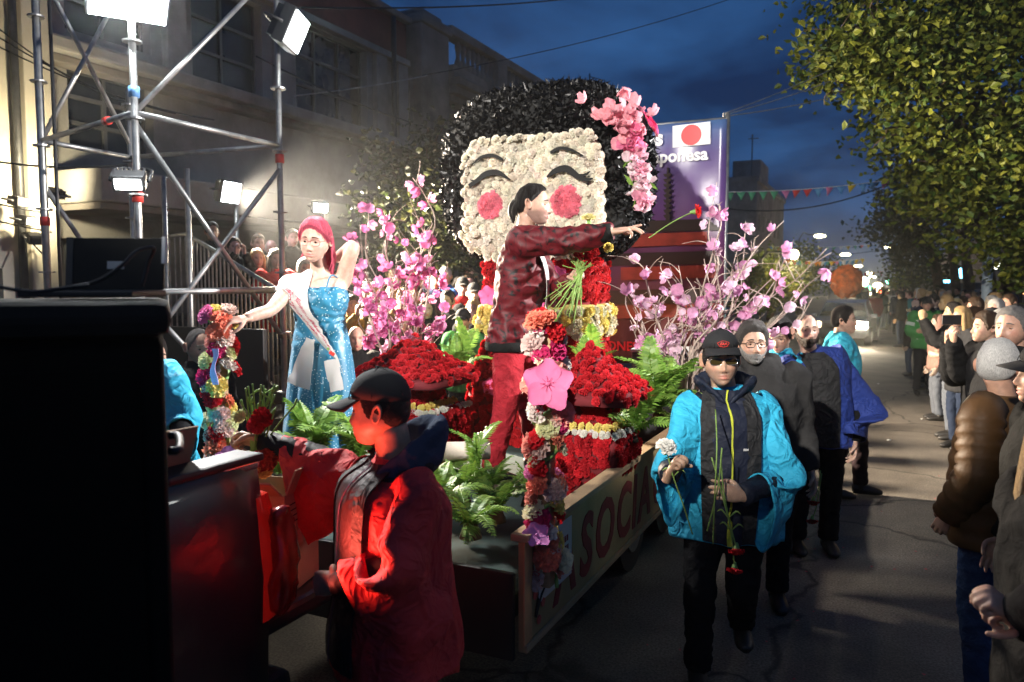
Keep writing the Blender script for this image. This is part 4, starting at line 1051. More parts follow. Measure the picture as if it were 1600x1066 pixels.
cover(ob_, lambda u, v: ((3, u, v), (-1, 0, 0)), np.arange(-.3, .44, .075), np.arange(.90, 1.1, .07), 'yellow_chrysanthemum', obi, .046, [YEL, CREAM], rnd, lift=.005)
for px, py, s in ((762, 462, .085), (871, 431, .08), (766, 604, .075), (845, 470, .05)):
    p = at_y(px, py, ry0 - .05); put('blossom_cutout', BIGF, robe, loc=dl(p), rot=look((0.1, -1, .1), rnd.uniform(0, 1)), scale=s, color=(.8, .12, .30))
# hair ornament
orn = put('hair_ornament', (lambda m_: m_)(MB().ball(dl(at_y(990, 195, 5.38)), (.09, .09, .13), 8, 6).me()), doll, M['felt'])
for k in range(34):
    px, py = rnd.gauss(975, 16), rnd.gauss(188, 18); p = at_y(px, py, 5.30 + rnd.uniform(-.08, .06))
    flower('silk_blossom', rnd.choice(BLOS), orn, dl(p), (.1, -1, .2), .055, (.80, .38, .44), rnd, .5)
for k in range(26):
    px, py = rnd.gauss(988, 7), rnd.gauss(222, 9); flower('silk_blossom', rnd.choice(BLOS), orn, dl(at_y(px, py, 5.3 + rnd.uniform(-.05, .05))), (.3, -1, .2), .042, (.78, .22, .38), rnd, .5)
for k in range(60):
    t_ = rnd.random(); px, py = 992 + 14 * math.sin(t_ * 1.5) + rnd.gauss(0, 7), 236 + t_ * 90
    flower('silk_blossom', rnd.choice(BLOS), orn, dl(at_y(px, py, 5.3 + rnd.uniform(-.06, .06))), (.4, -1, .1), .042, rnd.choice([(.8, .5, .58), (.8, .66, .70), (.75, .35, .45)]), rnd, .6)
mb = MB()
for k in range(40):
    t_ = rnd.random(); p = dl(at_y(992 + 12 * t_ + rnd.gauss(0, 8), 236 + t_ * 88, 5.33)); a = Vector((rnd.gauss(0, 1), rnd.gauss(0, .6), rnd.gauss(0, 1))).normalized() * .05; b = a.cross(Vector((0, 1, .3))).normalized() * .014
    mb.add([p - a, p + b, p + a, p - b], [(0, 1, 2, 3)])
put('ornament_leaves', mb.me('leaves', False), orn, M['fern'])
mb = MB(); P = []
for i in range(9):
    P.append([dl(at_y(975 + 52 * (i / 8) ** .8 + (j - 3) * 5 * math.sin(i / 8 * 3.1), 150 + 62 * (i / 8) ** 1.4 + (j - 3) * 7 * math.sin(i / 8 * 2.9 + .2) * .7, 5.42 - .05 * math.sin(j * 1.7 + i * .8))) for j in range(7)])
mb.grid(P); put('ornament_fabric', solidify(wrinkle(mb.me(), .03, 14, 3), .004), orn, mat('hot_pink_fabric', (.72, .015, .13), .5, var=.15, scale=20, sheen=.3))

# ================================================================ stone-lantern shaped flower displays
def lantern(base, label, seed, rot=0):
    rnd = random.Random(seed); t = empty('flower_lantern', base, rot, label, 'flower display', 'flower lanterns on the float')
    red = M.setdefault('lantern_board', mat('lantern_board', (.12, .006, .01), .9))
    def sq(levels, nm, par=t):
        mb = MB(); P = [[(h * sup(math.cos(a), .3), h * sup(math.sin(a), .3), z) for a in np.linspace(0, 2 * math.pi, 32, endpoint=False)] for z, h in levels]
        mb.grid(P, cv=True, cap0=True, cap1=True); return put(nm, mb.me(), par, red)
    blk = sq([(0, .19), (.1, .2), (.25, .27), (.38, .28), (.42, .26)], 'pedestal')
    box = sq([(.42, .15), (.62, .15)], 'light_box')
    roof = sq(crom([(.60, .365), (.64, .36), (.70, .26), (.78, .14), (.86, .045), (.9, .01)], 3), 'roof')
    bk, bx, rf = bvh_of(blk.data), bvh_of(box.data), bvh_of(roof.data)
    sides = [((0, -1, 0), (1, 0, 0)), ((1, 0, 0), (0, 1, 0)), ((-1, 0, 0), (0, 1, 0))]
    for d, a in sides:
        d, a = Vector(d), Vector(a)
        fn = lambda u, v, d=d, a=a: (d * 2 + a * u + Vector((0, 0, v)), -d)
        cover(bk, fn, np.arange(-.26, .27, .066), np.arange(.03, .42, .062), 'red_carnation', blk, .042, [REDF, (.40, .008, .015)], rnd, lift=.004)
        cover(bx, fn, np.arange(-.13, .15, .066), np.arange(.46, .6, .062), 'red_carnation', box, .040, [REDF], rnd, lift=.004)
        for u in np.arange(-.26, .27, .04):
            flower('white_chrysanthemum', rnd.choice(CARN), blk, d * (.27 + rnd.uniform(-.02, .02)) + a * (u + rnd.uniform(-.01, .01)) + Vector((0, 0, .435)), d + Vector((0, 0, .9)), .026, rnd.choice([(.68, .66, .6), (.74, .7, .62), (.6, .6, .5)]), rnd)
        for u in np.arange(-.17, .18, .058):
            flower('yellow_carnation', rnd.choice(CARN), blk, d * .2 + a * u + Vector((0, 0, .46)), d + Vector((0, 0, .6)), .032, YEL, rnd)
    cover(rf, lambda u, v: ((u, v, 3), (0, 0, -1)), np.arange(-.37, .38, .052), np.arange(-.37, .38, .052), 'red_carnation', roof, .034, [REDF, (.55, .02, .03)], rnd, None, 230, jit=.3, lift=.006)
    return t
p = at_z(925, 770, DECK); lantern((-1.47, 4.14, DECK), 'red carnation lantern display at the float edge beside the flower post', 31).scale = (.82, .82, 1)
lantern((-2.80, 4.35, DECK), 'red carnation lantern display behind the man in the black cap', 32)

# ================================================================ flower posts
def flower_post(base, top, label, seed, n, bigflower=None, r0=.055):
    rnd = random.Random(seed); t = empty('flower_post', base, 0, label, 'flower post', 'flower posts at the float front corners')
    h = top - base[2]; mb = MB(); mb.bbox((-.03, -.03, 0), (.03, .03, h - .04), .004); put('post', mb.me('post', False), t, M['wood'])
    mb = MB(); mb.tube([(.05 * math.cos(k * .9), .05 * math.sin(k * .9), h * k / 40) for k in range(41)], .009, 5); put('foliage_wrap', mb.me(), t, M['sepal'])
    cols = [REDF, REDF, MAG, SALM, PALE, YEL, CREAM, LILAC, (.8, .74, .66), (.75, .3, .25), (.7, .72, .4)]
    for k in range(n):
        z = .03 + (h - .03) * (k + rnd.uniform(0, .9)) / n; a = rnd.uniform(-2.7, .9); d = Vector((math.cos(a), math.sin(a), 0))
        flower('carnation', rnd.choice(CARN), t, d * (.035 + rnd.uniform(0, .03)) + Vector((0, 0, z)), d + Vector((0, 0, .35)), r0 * rnd.uniform(.75, 1.1), rnd.choice(cols), rnd, .3)
    for k in range(4): flower('carnation', rnd.choice(CARN), t, Vector((rnd.uniform(-.05, .05), rnd.uniform(-.05, .05), h)), (rnd.uniform(-.4, .4), -.5, 1), r0, rnd.choice([REDF, SALM, PALE, YEL]), rnd, .3)
    if bigflower:
        p, s = bigflower; f = put('foam_blossom', BIGF, t, loc=Vector(p) - Vector(base), rot=look(Vector((0.35, -1, .1)), .3), scale=s, color=(.70, .16, .32))
        mb = MB()
        for k in range(9):
            a = k * .698; mb.tube([(0, 0, .05), (math.cos(a) * .28, math.sin(a) * .28, .09)], [.012, .008], 4)
        o = put('stamens', mb.me(), f, mat('stamen_pink', (.5, .02, .12), .6))
    return t
pr = W(853, 830, 3.12); flower_post((pr.x, pr.y, DECK), 1.80, 'flower post with a big pink blossom at the float corner above the board', 41, 56, (W(856, 600, 2.98), .108))
pl_ = W(346, 700, 3.95); flower_post((pl_.x, pl_.y, DECK), 1.80, 'flower post under the outstretched hand of the woman in blue', 42, 62)
t = tag(put('ribbon_strip', strip_mesh([[W(331 + 3 * math.sin(k), 545 + k * 8, 3.78), W(339 + 3 * math.sin(k + 1), 545 + k * 8, 3.78)] for k in range(8)], [[-FW, -FW]] * 8, .004), None, mat('lilac_ribbon', (.62, .45, .78), .4)), 'lilac satin ribbon hanging beside the flower post', 'ribbon')
for (px, py, d, s) in ((357, 716, 3.6, .075), (838, 836, 3.0, .06)):
    p = W(px, py, d); t = tag(put('foam_blossom', BIGF, None, loc=p, rot=look((-FW + Vector((0, 0, 1.1))), .6), scale=s, color=(.72, .25, .55)), 'lilac pink foam blossom low on the flower post %s' % ('by the truck rail' if px < 500 else 'at the board corner'), 'foam flower', 'loose foam blossoms')

# ================================================================ ferns
def frond_mesh(seed, L=1.0, n=24, droop=.55):
    rnd = random.Random(seed); mb = MB(); C = []
    for k in range(n + 1):
        t = k / n; C.append(Vector((t * L * (.82 - .1 * t), .03 * math.sin(t * 3 + seed), L * (.62 * t - droop * t * t))))
    mb.tube(C, [.007 * (1 - .8 * k / n) for k in range(n + 1)], 4)
    for k in range(2, n):
        t = k / n; ln = L * .15 * math.sin(math.pi * (t * .86 + .12)) ** .8 + .01; w = L / n * .42
        d = (C[k + 1] - C[k - 1]).normalized()
        for s in (-1, 1):
            o = Vector((0, s, 0)) + d * .35 + Vector((0, 0, rnd.uniform(-.2, .12))); o.normalize(); up = d * w
            a = C[k]; mid = a + o * ln * .5 + Vector((0, 0, .01)); e = a + o * ln - Vector((0, 0, ln * .12))
            mb.add([a - up * .7, a + up * .7, mid + up, mid - up, e], [(0, 1, 2, 3), (3, 2, 4)])
    m = mb.me('frond', False); m.materials.append(M['fern']); return m
FROND = [frond_mesh(s, droop=(.30, .48, .62, .8)[s]) for s in range(4)]
def fern(base, n, size, label, seed, up=.0, arc=(0, 6.283)):
    rnd = random.Random(seed); t = empty('fern', base, 0, label, 'fern', 'ferns on the float')
    mb = MB(); mb.tube([(0, 0, -.0), (0, 0, .06)], [.05, .03], 8); put('rootstock', mb.me(), t, M['bark'])
    for k in range(n):
        a = arc[0] + (arc[1] - arc[0]) * (k + rnd.uniform(-.3, .3)) / n; pt = -rnd.uniform(0.05, .75) - up
        m3 = Matrix.Rotation(a, 3, 'Z') @ Matrix.Rotation(pt, 3, 'Y') @ Matrix.Rotation(rnd.uniform(-.4, .4), 3, 'X')
        put('frond', FROND[rnd.randrange(4)], t, loc=(0, 0, .04), rot=m3.to_euler(), scale=size * rnd.uniform(.7, 1.1))
    return t
def fd(px, py, d): p = W(px, py, d); return (p.x, p.y, max(p.z, DECK))
fern(fd(1030, 655, 4.75), 18, .58, 'lush bright fern at the float edge beside the man in the bright blue coat', 51, .35)
fern(fd(985, 690, 4.35), 12, .5, 'fern in shade behind the right-hand flower lantern base', 52, .1)
fern(fd(1075, 690, 4.7), 12, .5, 'fern half hidden behind the sleeve holding the white carnation', 53, .1)
fern(fd(490, 740, 3.75), 12, .5, 'upright fern in front of the sparkling blue dress', 54, .55)
fern(fd(555, 740, 3.7), 9, .45, 'fern behind the peak of the black cap', 55, .5)
fern(fd(775, 815, 3.5), 11, .30, 'fern at the feet of the man throwing flowers', 56, .1)
fern(fd(735, 840, 3.1), 11, .34, 'drooping fern behind the red coat back', 57, -.1)
fern(fd(742, 760, 3.7), 5, .40, 'tall fern fronds between the red coat and red trousers', 58, .7)
fern(fd(715, 600, 5.6), 9, .55, 'fern beside the left-hand lantern roof against the robe', 59, .55)
fern(fd(925, 620, 4.9), 5, .5, 'fern fronds before the yellow sash of the doll', 60, .75)
for k, (px, py, d, s) in enumerate(((690, 805, 3.35, .34), (640, 800, 3.6, .34), (828, 790, 3.75, .30), (585, 770, 3.9, .32), (722, 790, 3.6, .30), (768, 775, 3.85, .28), (690, 770, 4.0, .30))):
    fern(fd(px, py, d), 10, s, 'low fern along the front of the float deck, %s' % ('behind the red coat', 'behind the blue hood', 'beside the flower post', 'behind the extended red sleeve', 'right of the birch log', 'by the thrower feet', 'before the birch log')[k], 80 + k, .1)
fern(fd(440, 760, 3.4), 9, .3, 'small dark fern behind the cardboard box', 61, .2)

# ================================================================ blossom branches
M['twig'] = mat('pale_twig', (.34, .26, .22), .7, var=.3, scale=20)
def blossom_tree(base, tips, label, seed, per, size, cols, mid=.45):
    rnd = random.Random(seed); t = empty('blossom_tree', base, 0, label, 'blossom tree', 'artificial blossom trees on the float'); o = Vector(base)
    for tip in tips:
        e = Vector(tip) - o; m1 = Vector((e.x * .12, e.y * .2, e.z * .35)) + Vector((rnd.gauss(0, .05), rnd.gauss(0, .05), .05)); m2 = e.lerp(m1, .45) + Vector((rnd.gauss(0, .07), rnd.gauss(0, .07), rnd.gauss(0, .07)))
        wig = [Vector((0, 0, 0)), m1, m2.lerp(m1, .5) + Vector((rnd.gauss(0, .03), 0, rnd.gauss(0, .03))), m2, m2.lerp(e, .5) + Vector((rnd.gauss(0, .04), 0, rnd.gauss(0, .04))), e]
        mb = MB(); mb.tube(wig, [.012, .009, .007, .006, .004, .002], 5, sub=4)
        C = crom([tuple(w) for w in wig], 8)
        for q in range(3):
            i = rnd.randrange(len(C) // 2, len(C) - 2); s = Vector(C[i]); tw = s + Vector((rnd.gauss(0, .12), rnd.gauss(0, .1), rnd.uniform(.0, .2))); mb.tube([s, s.lerp(tw, .5) + Vector((rnd.gauss(0, .02), 0, .02)), tw], [.004, .003, .0015], 4, sub=3)
        br = put('branch', mb.me(), t, M['twig'])
        for q in range(per + rnd.randrange(3)):
            u = 1 - rnd.random() ** 1.3 * .62; i = min(int(u * (len(C) - 1)), len(C) - 1); n = Vector((rnd.gauss(0, 1), rnd.gauss(-.6, .8), rnd.gauss(.2, .8))).normalized()
            flower('blossom', rnd.choice(BLOS), br, Vector(C[i]) + n * rnd.uniform(.01, .035), n - FW * .5, size * rnd.uniform(.7, 1.15), rnd.choice(cols), rnd, .3)
    return t
PK = [(.78, .32, .56), (.72, .24, .50), (.82, .42, .62), (.70, .20, .42)]
lt = [(645, 278, 6.0), (640, 310, 6.1), (575, 318, 5.9), (562, 350, 5.8), (548, 372, 6.0), (600, 330, 6.2), (620, 360, 6.0), (665, 350, 6.1), (685, 360, 6.0), (660, 385, 5.9), (590, 400, 5.9), (560, 420, 6.1), (640, 400, 6.2), (675, 415, 6.0), (610, 435, 5.8), (550, 455, 6.0), (640, 460, 5.8), (690, 470, 5.9), (580, 485, 5.8), (560, 505, 5.9), (615, 500, 5.7), (660, 500, 5.9), (695, 500, 5.8), (640, 525, 5.7), (600, 520, 5.8), (700, 425, 6.2), (575, 450, 6), (625, 415, 6)]
p = W(640, 600, 5.9); blossom_tree((p.x, p.y, DECK + .3), [W(*q) for q in lt], 'pink artificial blossom tree between the woman and the flower doll', 71, 6, .047, PK)
rt_ = [(1120, 285, 5.2), (1122, 330, 5.2), (1112, 370, 5.1), (1165, 345, 5.1), (1185, 390, 5.0), (1225, 345, 5.0), (1240, 375, 5.0), (1245, 400, 4.9), (1292, 388, 5.0), (1300, 418, 5.0), (1255, 440, 4.9), (1210, 440, 4.9), (1190, 465, 5.0), (1160, 420, 5.1), (1135, 440, 5.1), (1135, 400, 5.1), (1100, 405, 5.2), (1060, 415, 5.2), (1035, 425, 5.3), (1045, 450, 5.2), (978, 400, 5.4), (985, 440, 5.4), (975, 455, 5.3), (990, 462, 5.3), (1000, 470, 5.2), (985, 500, 5.2), (1040, 480, 5.2), (1075, 465, 5.1), (1060, 510, 5.1), (1040, 530, 5.1), (1100, 450, 5.1), (1110, 480, 5.0), (1270, 465, 4.9), (1155, 380, 5.1), (1085, 440, 5.1)]
p = W(1070, 600, 5.1); blossom_tree((p.x, p.y, DECK + .25), [W(*q) for q in rt_], 'pale pink blossom branches lit white beside the banner', 72, 3, .044, [(.80, .50, .66), (.84, .60, .74), (.76, .36, .58), (.8, .44, .66)])

# ================================================================ banner at the float's rear
YB = 7.55
bz1 = at_y(1133, 186, YB).z; bx1 = at_y(1134, 300, YB).x; bx0 = -3.5; bz0 = 1.15
ban = empty('banner', ((bx0 + bx1) / 2, YB, DECK), 0, 'purple vinyl banner with a red disc flag print behind the doll', 'banner')
bl = lambda p: Vector(p) - Vector(((bx0 + bx1) / 2, YB, DECK))
m, t_, b_ = new_mat('banner_print')
tc = t_.nodes.new('ShaderNodeTexCoord'); sx = t_.nodes.new('ShaderNodeSeparateXYZ'); t_.links.new(tc.outputs['Object'], sx.inputs[0])
nz = t_.nodes.new('ShaderNodeTexNoise'); nz.inputs['Scale'].default_value = 1.2; nz.inputs['Detail'].default_value = 4; t_.links.new(tc.outputs['Object'], nz.inputs['Vector'])
ma = t_.nodes.new('ShaderNodeMath'); ma.operation = 'MULTIPLY_ADD'; ma.inputs[1].default_value = .5; t_.links.new(nz.outputs[0], ma.inputs[0]); t_.links.new(sx.outputs[2], ma.inputs[2])
mr = t_.nodes.new('ShaderNodeMapRange'); mr.inputs[1].default_value = .5; mr.inputs[2].default_value = 3.1; t_.links.new(ma.outputs[0], mr.inputs[0])
cr = t_.nodes.new('ShaderNodeValToRGB'); el = cr.color_ramp.elements
el[0].position = 0; el[0].color = (.05, .012, .01, 1); el[1].position = 1; el[1].color = (.06, .12, .26, 1)
for pos, c in ((.28, (.10, .02, .02)), (.5, (.11, .028, .085)), (.7, (.12, .05, .19)), (.88, (.07, .05, .17))):
    e = el.new(pos); e.color = (*c, 1)
t_.links.new(mr.outputs[0], cr.inputs[0]); t_.links.new(cr.outputs[0], b_.inputs['Base Color']); b_.inputs['Roughness'].default_value = .28
mb = MB(); P = [[bl((bx0 + (bx1 - bx0) * i / 30, YB + .012 * math.sin(i * .9) * math.sin(j * .5), bz0 + (bz1 - bz0) * j / 24)) for i in range(31)] for j in range(25)]
mb.grid(P); sheet = put('sheet', solidify(mb.me('sheet'), .003), ban, m)
for x in (bx0, bx1):
    mb = MB(); mb.tube([bl((x, YB + .03, DECK)), bl((x, YB + .03, bz1 + .06))], .022, 8); put('pole', mb.me(), ban, M['steel'])
mb = MB(); mb.tube([bl((bx0, YB + .03, bz1 + .01)), bl((bx1, YB + .03, bz1 + .01))], .015, 8); put('cross_bar', mb.me(), ban, M['steel'])
def print_quad(name, pts, m, y=YB - .018, par=None):
    mb = MB(); mb.add([bl(at_y(px, py, y)) for px, py in pts], [tuple(range(len(pts)))]); return put(name, mb.me(name, False), par or sheet, m)
M['printwhite'] = mat('print_white', (.62, .62, .64), .3, var=.04); M['printred'] = mat('print_red', (.62, .015, .02), .3, var=.06)
M['printdark'] = mat('print_dark', (.025, .012, .012), .3); M['printpag'] = mat('print_vermilion', (.26, .03, .02), .3, var=.4, scale=6)
fq = print_quad('flag_print', [(1051, 231), (1110, 225), (1110, 190), (1051, 197)], M['printwhite'])
c = at_y(1080, 211, YB - .02); mb = MB(); mb.disc(bl(c), .098, axis=(0, 1, 0), h=.002, seg=28); put('flag_disc', mb.me('disc', False), fq, M['printred'])
TX = Matrix.Rotation(rad(90), 4, 'X')
for s, px, py, h, al, bold in (('os', 1036, 226, .21, 'RIGHT', .008), ('Japonesa', 1106, 249, .165, 'RIGHT', .005)):
    V, F = text_geo(s, h, bold=bold, extrude=.001, align=al); p = at_y(px, py, YB - .022); mb = MB(); mb.add(V, F, Matrix.Translation(bl(p)) @ TX); put('lettering', mb.me('letters', False), sheet, M['printwhite'])
V, F = text_geo('JAPONESA', .13, bold=.003, extrude=.001, align='RIGHT'); p = at_y(1010, 549, YB - .022); mb = MB(); mb.add(V, F, Matrix.Translation(bl(p)) @ TX); put('lettering', mb.me('letters', False), sheet, M['printred'])
print_quad('spire_print', [(1040, 345), (1046, 345), (1045, 262), (1042, 262)], M['printdark'])
for k in range(9): print_quad('spire_ring_print', [(1036, 272 + 8 * k), (1050, 271 + 8 * k), (1047, 276 + 8 * k), (1039, 277 + 8 * k)], M['printdark'], YB - .020)
for k, (y0, w0, w1, h) in enumerate(((342, 60, 95, 18), (392, 75, 112, 20), (450, 90, 130, 22))):
    print_quad('roof_print', [(1045 - w1, y0 + h + 4), (1045 + min(w1, 84), y0 + h), (1045 + min(w0, 80), y0), (1045 - w0, y0 + 4)], M['printdark'], YB - .020)
    print_quad('storey_print', [(1045 - w0, y0 + h + 26), (1045 + min(w0, 84), y0 + h + 22), (1045 + min(w0, 84), y0 + h + 2), (1045 - w0, y0 + h + 6)], M['printpag'], YB - .019)
# black box on the float
p = W(1040, 560, 6.2); bxp = empty('equipment_box', (p.x, p.y, DECK), rad(6), 'black equipment box with pale top behind the ferns', 'equipment')
mb = MB(); mb.bbox((-.24, -.2, 0), (.24, .2, p.z + .06 - DECK), .012); put('cabinet', mb.me('cab', False), bxp, M['black'])
mb = MB(); mb.bbox((-.25, -.21, p.z + .06 - DECK), (.25, .21, p.z + .085 - DECK), .006); put('top_lid', mb.me('lid', False), bxp, mat('grey_lid', (.4, .42, .45), .4))
# log and cloth bits on the deck
p = at_z(700, 745, DECK); t = tag(put('birch_log', (lambda mb: mb.tube([(-.22, 0, .05), (.22, .05, .05)], [.055, .05], 12).me())(MB()), None, mat('birch_bark', (.55, .47, .38), .8, var=.3, scale=12), loc=W(700, 722, 4.0), rot=(0, 0, .5)), 'pale birch log lying on the float deck', 'log')

# ================================================================ pickup truck
TX1, TXW, TY1 = -1.77, 1.78, 1.83
M['truckpaint'] = mat('truck_paint', (.030, .024, .023), .34, var=.08, coat=.25, spec=.4)
M['chrome'] = mat('chrome_trim', (.62, .62, .6), .22, metal=.9, var=.1)
tr = empty('pickup_truck', (TX1 - TXW / 2, TY1, 0), 0, 'dark pickup truck with lowered tailgate and glowing red tail light', 'truck')
tr.scale = (1, 1, 1.05)
tl = lambda x, y, z: (x - (TX1 - TXW / 2), y - TY1, z)
for s in (1, -1):
    xs = TXW / 2 * s
    mb = MB(); P = []
    for y in np.linspace(-2.2, 0, 23):
        arch = max(0, .40 ** 2 - (y + .98) ** 2) ** .5; zb = .44 + (arch * .92 if arch > 0 else 0); e = sstep(-.12, 0, y) * .06
        P.append([(xs - s * (.02 + e), y, zb), (xs + s * (.015 - e), y, max(zb, .62) + .01), (xs + s * (.03 - e), y, .98), (xs + s * (.012 - e), y, 1.14), (xs - s * (.005 + e), y, 1.27), (xs - s * (.03 + e), y, 1.30)])
    mb.grid(P); put('bed_side', autosmooth(solidify(mb.me(), .05, -s), 40), tr, M['truckpaint'])
    mb = MB(); mb.bbox((xs - .085, -2.2, 1.302), (xs + .012, .0, 1.335), .012); put('bed_rail', mb.me('rail', False), tr, M['chrome'])
    mb = MB(); mb.bbox((xs - .10, -.36, 1.325), (xs + .02, .01, 1.35), .01); put('rail_cap', mb.me('cap', False), tr, M['black'])
part_box('bed_floor', (-TXW / 2 + .05, -2.2, .72), (TXW / 2 - .05, -.02, .78), M['black'], tr, .01)
part_box('bulkhead', (-TXW / 2 + .04, -2.26, .5), (TXW / 2 - .04, -2.2, 1.34), M['truckpaint'], tr, .01)
part_box('tailgate', (-TXW / 2 + .07, .03, .72), (TXW / 2 - .06, .50, .79), M['truckpaint'], tr, .02)
part_box('bumper', (-TXW / 2 + .02, .0, .42), (TXW / 2 - .02, .16, .60), M['dark_steel'], tr, .03)
mb = MB(); P = []
for y, z1, w in ((-4.4, .95, .8), (-4.3, 1.0, .86), (-3.3, 1.05, .88), (-2.28, 1.1, .88)):
    P.append([(-w, y, .45), (w, y, .45), (w, y, z1), (-w, y, z1)])
mb.grid(P, cv=True, cap0=True, cap1=True); cab = put('cab', autosmooth(mb.me(), 30), tr, M['truckpaint'])
mb = MB(); P = [[(-w0, y, z0), (w0, y, z0), (w1, y, z1), (-w1, y, z1)] for y, z0, z1, w0, w1 in ((-3.6, 1.05, 1.09, .84, .82), (-3.1, 1.05, 1.62, .86, .68), (-2.45, 1.05, 1.66, .86, .68), (-2.28, 1.05, 1.5, .86, .7))]
mb.grid(P, cv=True, cap0=True, cap1=True); put('cab_glass', autosmooth(mb.me(), 20), cab, M['darkglass'])
for s in (1, -1):
    for y in (-.98, -3.75):
        mb = MB(); mb.disc((s * (TXW / 2 - .14), y, .35), .35, axis=(1, 0, 0), h=.22, seg=28); wl = put('wheel', mb.me('wheel', False), tr, M['black'])
        mb = MB(); mb.disc((s * (TXW / 2 - .025), y, .35), .21, axis=(1, 0, 0), h=.02, seg=18); put('rim', mb.me('rim', False), wl, M['steel'])
# tail lights
m, t_, b_ = new_mat('tail_lens'); b_.inputs['Base Color'].default_value = (.55, .01, .008, 1); b_.inputs['Roughness'].default_value = .12
b_.inputs['Emission Color'].default_value = (1, .02, .012, 1); b_.inputs['Emission Strength'].default_value = .10; b_.inputs['Coat Weight'].default_value = .8
M['taillens'] = m; M['tailhot'] = emis('tail_lamp', (1, .05, .02), 3.0)
for s in (1, -1):
    mb = MB(); P = []
    for k in range(13):
        t_ = k / 12; z = .84 + .37 * t_; bow = math.sin(t_ * math.pi) * .02
        x1 = TXW / 2 * s + s * (.018 + bow * .8 - .03 * t_)
        P.append([(x1 - s * .20, .035 + bow, z), (x1 - s * .06, .045 + bow, z), (x1 - s * .005, .03 + bow, z), (x1 + s * .006, -.02, z), (x1, -.10 - .05 * math.sin(t_ * 3), z), (x1 - s * .03, -.12, z)])
    mb.grid(P); o = put('tail_light', autosmooth(solidify(mb.me(), .02, -s), 60), tr, M['taillens'])
    for z in (.95, 1.08):
        mb = MB(); mb.ball((TXW / 2 * s - s * .07, .065, z), (.05, .02, .05), 12, 8); put('bulb', mb.me(), o, M['tailhot'])
    if s == 1:
        ld = bpy.data.lights.new('tail_glow', 'SPOT'); ld.energy = 46; ld.color = (1, .11, .07); ld.shadow_soft_size = .07; ld.spot_size = rad(112); ld.spot_blend = .6
        lo = bpy.data.objects.new('tail_glow', ld); lo.location = (TXW / 2 + .19, -.06, 1.03); lo.rotation_euler = Vector((.5, .12, .45)).to_track_quat('-Z', 'Y').to_euler(); lo.parent = tr; COL.objects.link(lo)
# lettering decal on the bed side
x_ = TXW / 2 + .033
V, F = text_geo('GEAR', .26, bold=.01, extrude=.002, shear=.1, spacing=1.1); V = np.array(V); mb = MB(); mb.add(V, F, Matrix(((0, 0, 1, x_), (1, 0, 0, -.98), (0, 1, 0, .92), (0, 0, 0, 1)))); put('side_lettering', mb.me('letters', False), tr, M['black'])

# red plastic bag hanging at the tail
mb = MB(); mb.tube([(0, 0, .30), (0, .02, .24), (0, .03, .12), (0, .02, -.02), (0, 0, -.14), (0, 0, -.2)], [(.03, .02), (.05, .03), (.075, .045), (.085, .055), (.07, .045), (.03, .02)], 28, sub=5, ref=Vector((0, 1, 0)))
bagm = mat('red_bag_film', (.40, .015, .010), .22, var=.25, scale=10, trans=.35, spec=.5)
p = Vector((TX1 + .045, TY1 + .035, 1.03))
tag(put('plastic_bag', wrinkle(wrinkle(mb.me(), .022, (14, 14, 5), 4, True), .008, 34, 6), None, bagm, loc=p, scale=.66), 'crumpled red plastic bag hanging by the tail light', 'bag')
# cardboard boxes
M['card'] = mat('cardboard', (.42, .27, .15), .8, var=.12, scale=4, dirt=.2, dirt_col=(.25, .15, .08))
def carton(loc, rz, sx, sy, h, label, flaps=True):
    t = empty('cardboard_box', loc, rz, label, 'box', 'cardboard boxes by the truck')
    for nm, lo, hi in (('side', (-sx, -sy, 0), (-sx + .006, sy, h)), ('side', (sx - .006, -sy, 0), (sx, sy, h)), ('side', (-sx + .006, -sy, 0), (sx - .006, -sy + .006, h)), ('side', (-sx + .006, sy - .006, 0), (sx - .006, sy, h)), ('base', (-sx + .006, -sy + .006, .001), (sx - .006, sy - .006, .008))):
        part_box(nm, lo, hi, M['card'], t, .001)
    if flaps:
        for s, ang in ((-1, .9), (1, .4)):
            mb = MB(); mb.box((-.003, -sy + .01, 0), (.003, sy - .01, sx * .8)); put('flap', mb.me('flap', False), t, M['card'], loc=(s * sx, 0, h), rot=(0, s * ang, 0))
        mb = MB(); mb.box((-sx + .01, -.003, 0), (sx - .01, .003, sy * .8)); put('flap', mb.me('flap', False), t, M['card'], loc=(0, -sy, h), rot=(.9, 0, 0))
    mb = MB(); mb.bbox((sx + .001, -.06, h * .45), (sx + .003, .06, h * .6), .0008); put('tape', mb.me('tape', False), t, mat('packing_tape', (.6, .5, .3), .15, coat=.6))
    for k in range(4): part_box('print_line', (sx + .0008, -sy * .8, h * (.7 + .06 * k)), (sx + .0016, sy * .8, h * (.7 + .06 * k) + .004), M['felt'], t, 0)
    return t
p = at_x(452, 850, -2.22); carton((-2.03, 2.16, .832), rad(14), .125, .13, .37, 'open cardboard box standing on the lowered tailgate')
carton((-2.12, 1.48, .82), rad(-8), .2, .22, .56, 'brown cardboard box inside the truck bed', True)

# ================================================================ loudspeaker stack and laptop close to the camera
e0 = W(262, 640, 1.5); ray = (FW + RT * ((262 - 800) / FPX)).normalized(); lat = Vector((-ray.y, ray.x, 0))   # lat points to the camera's left
rz = math.atan2(ray.x, ray.y) * -1
spk = empty('loudspeaker_stack', (e0.x, e0.y, 0), rz, 'tall black loudspeaker stack out of focus close by', 'loudspeaker')
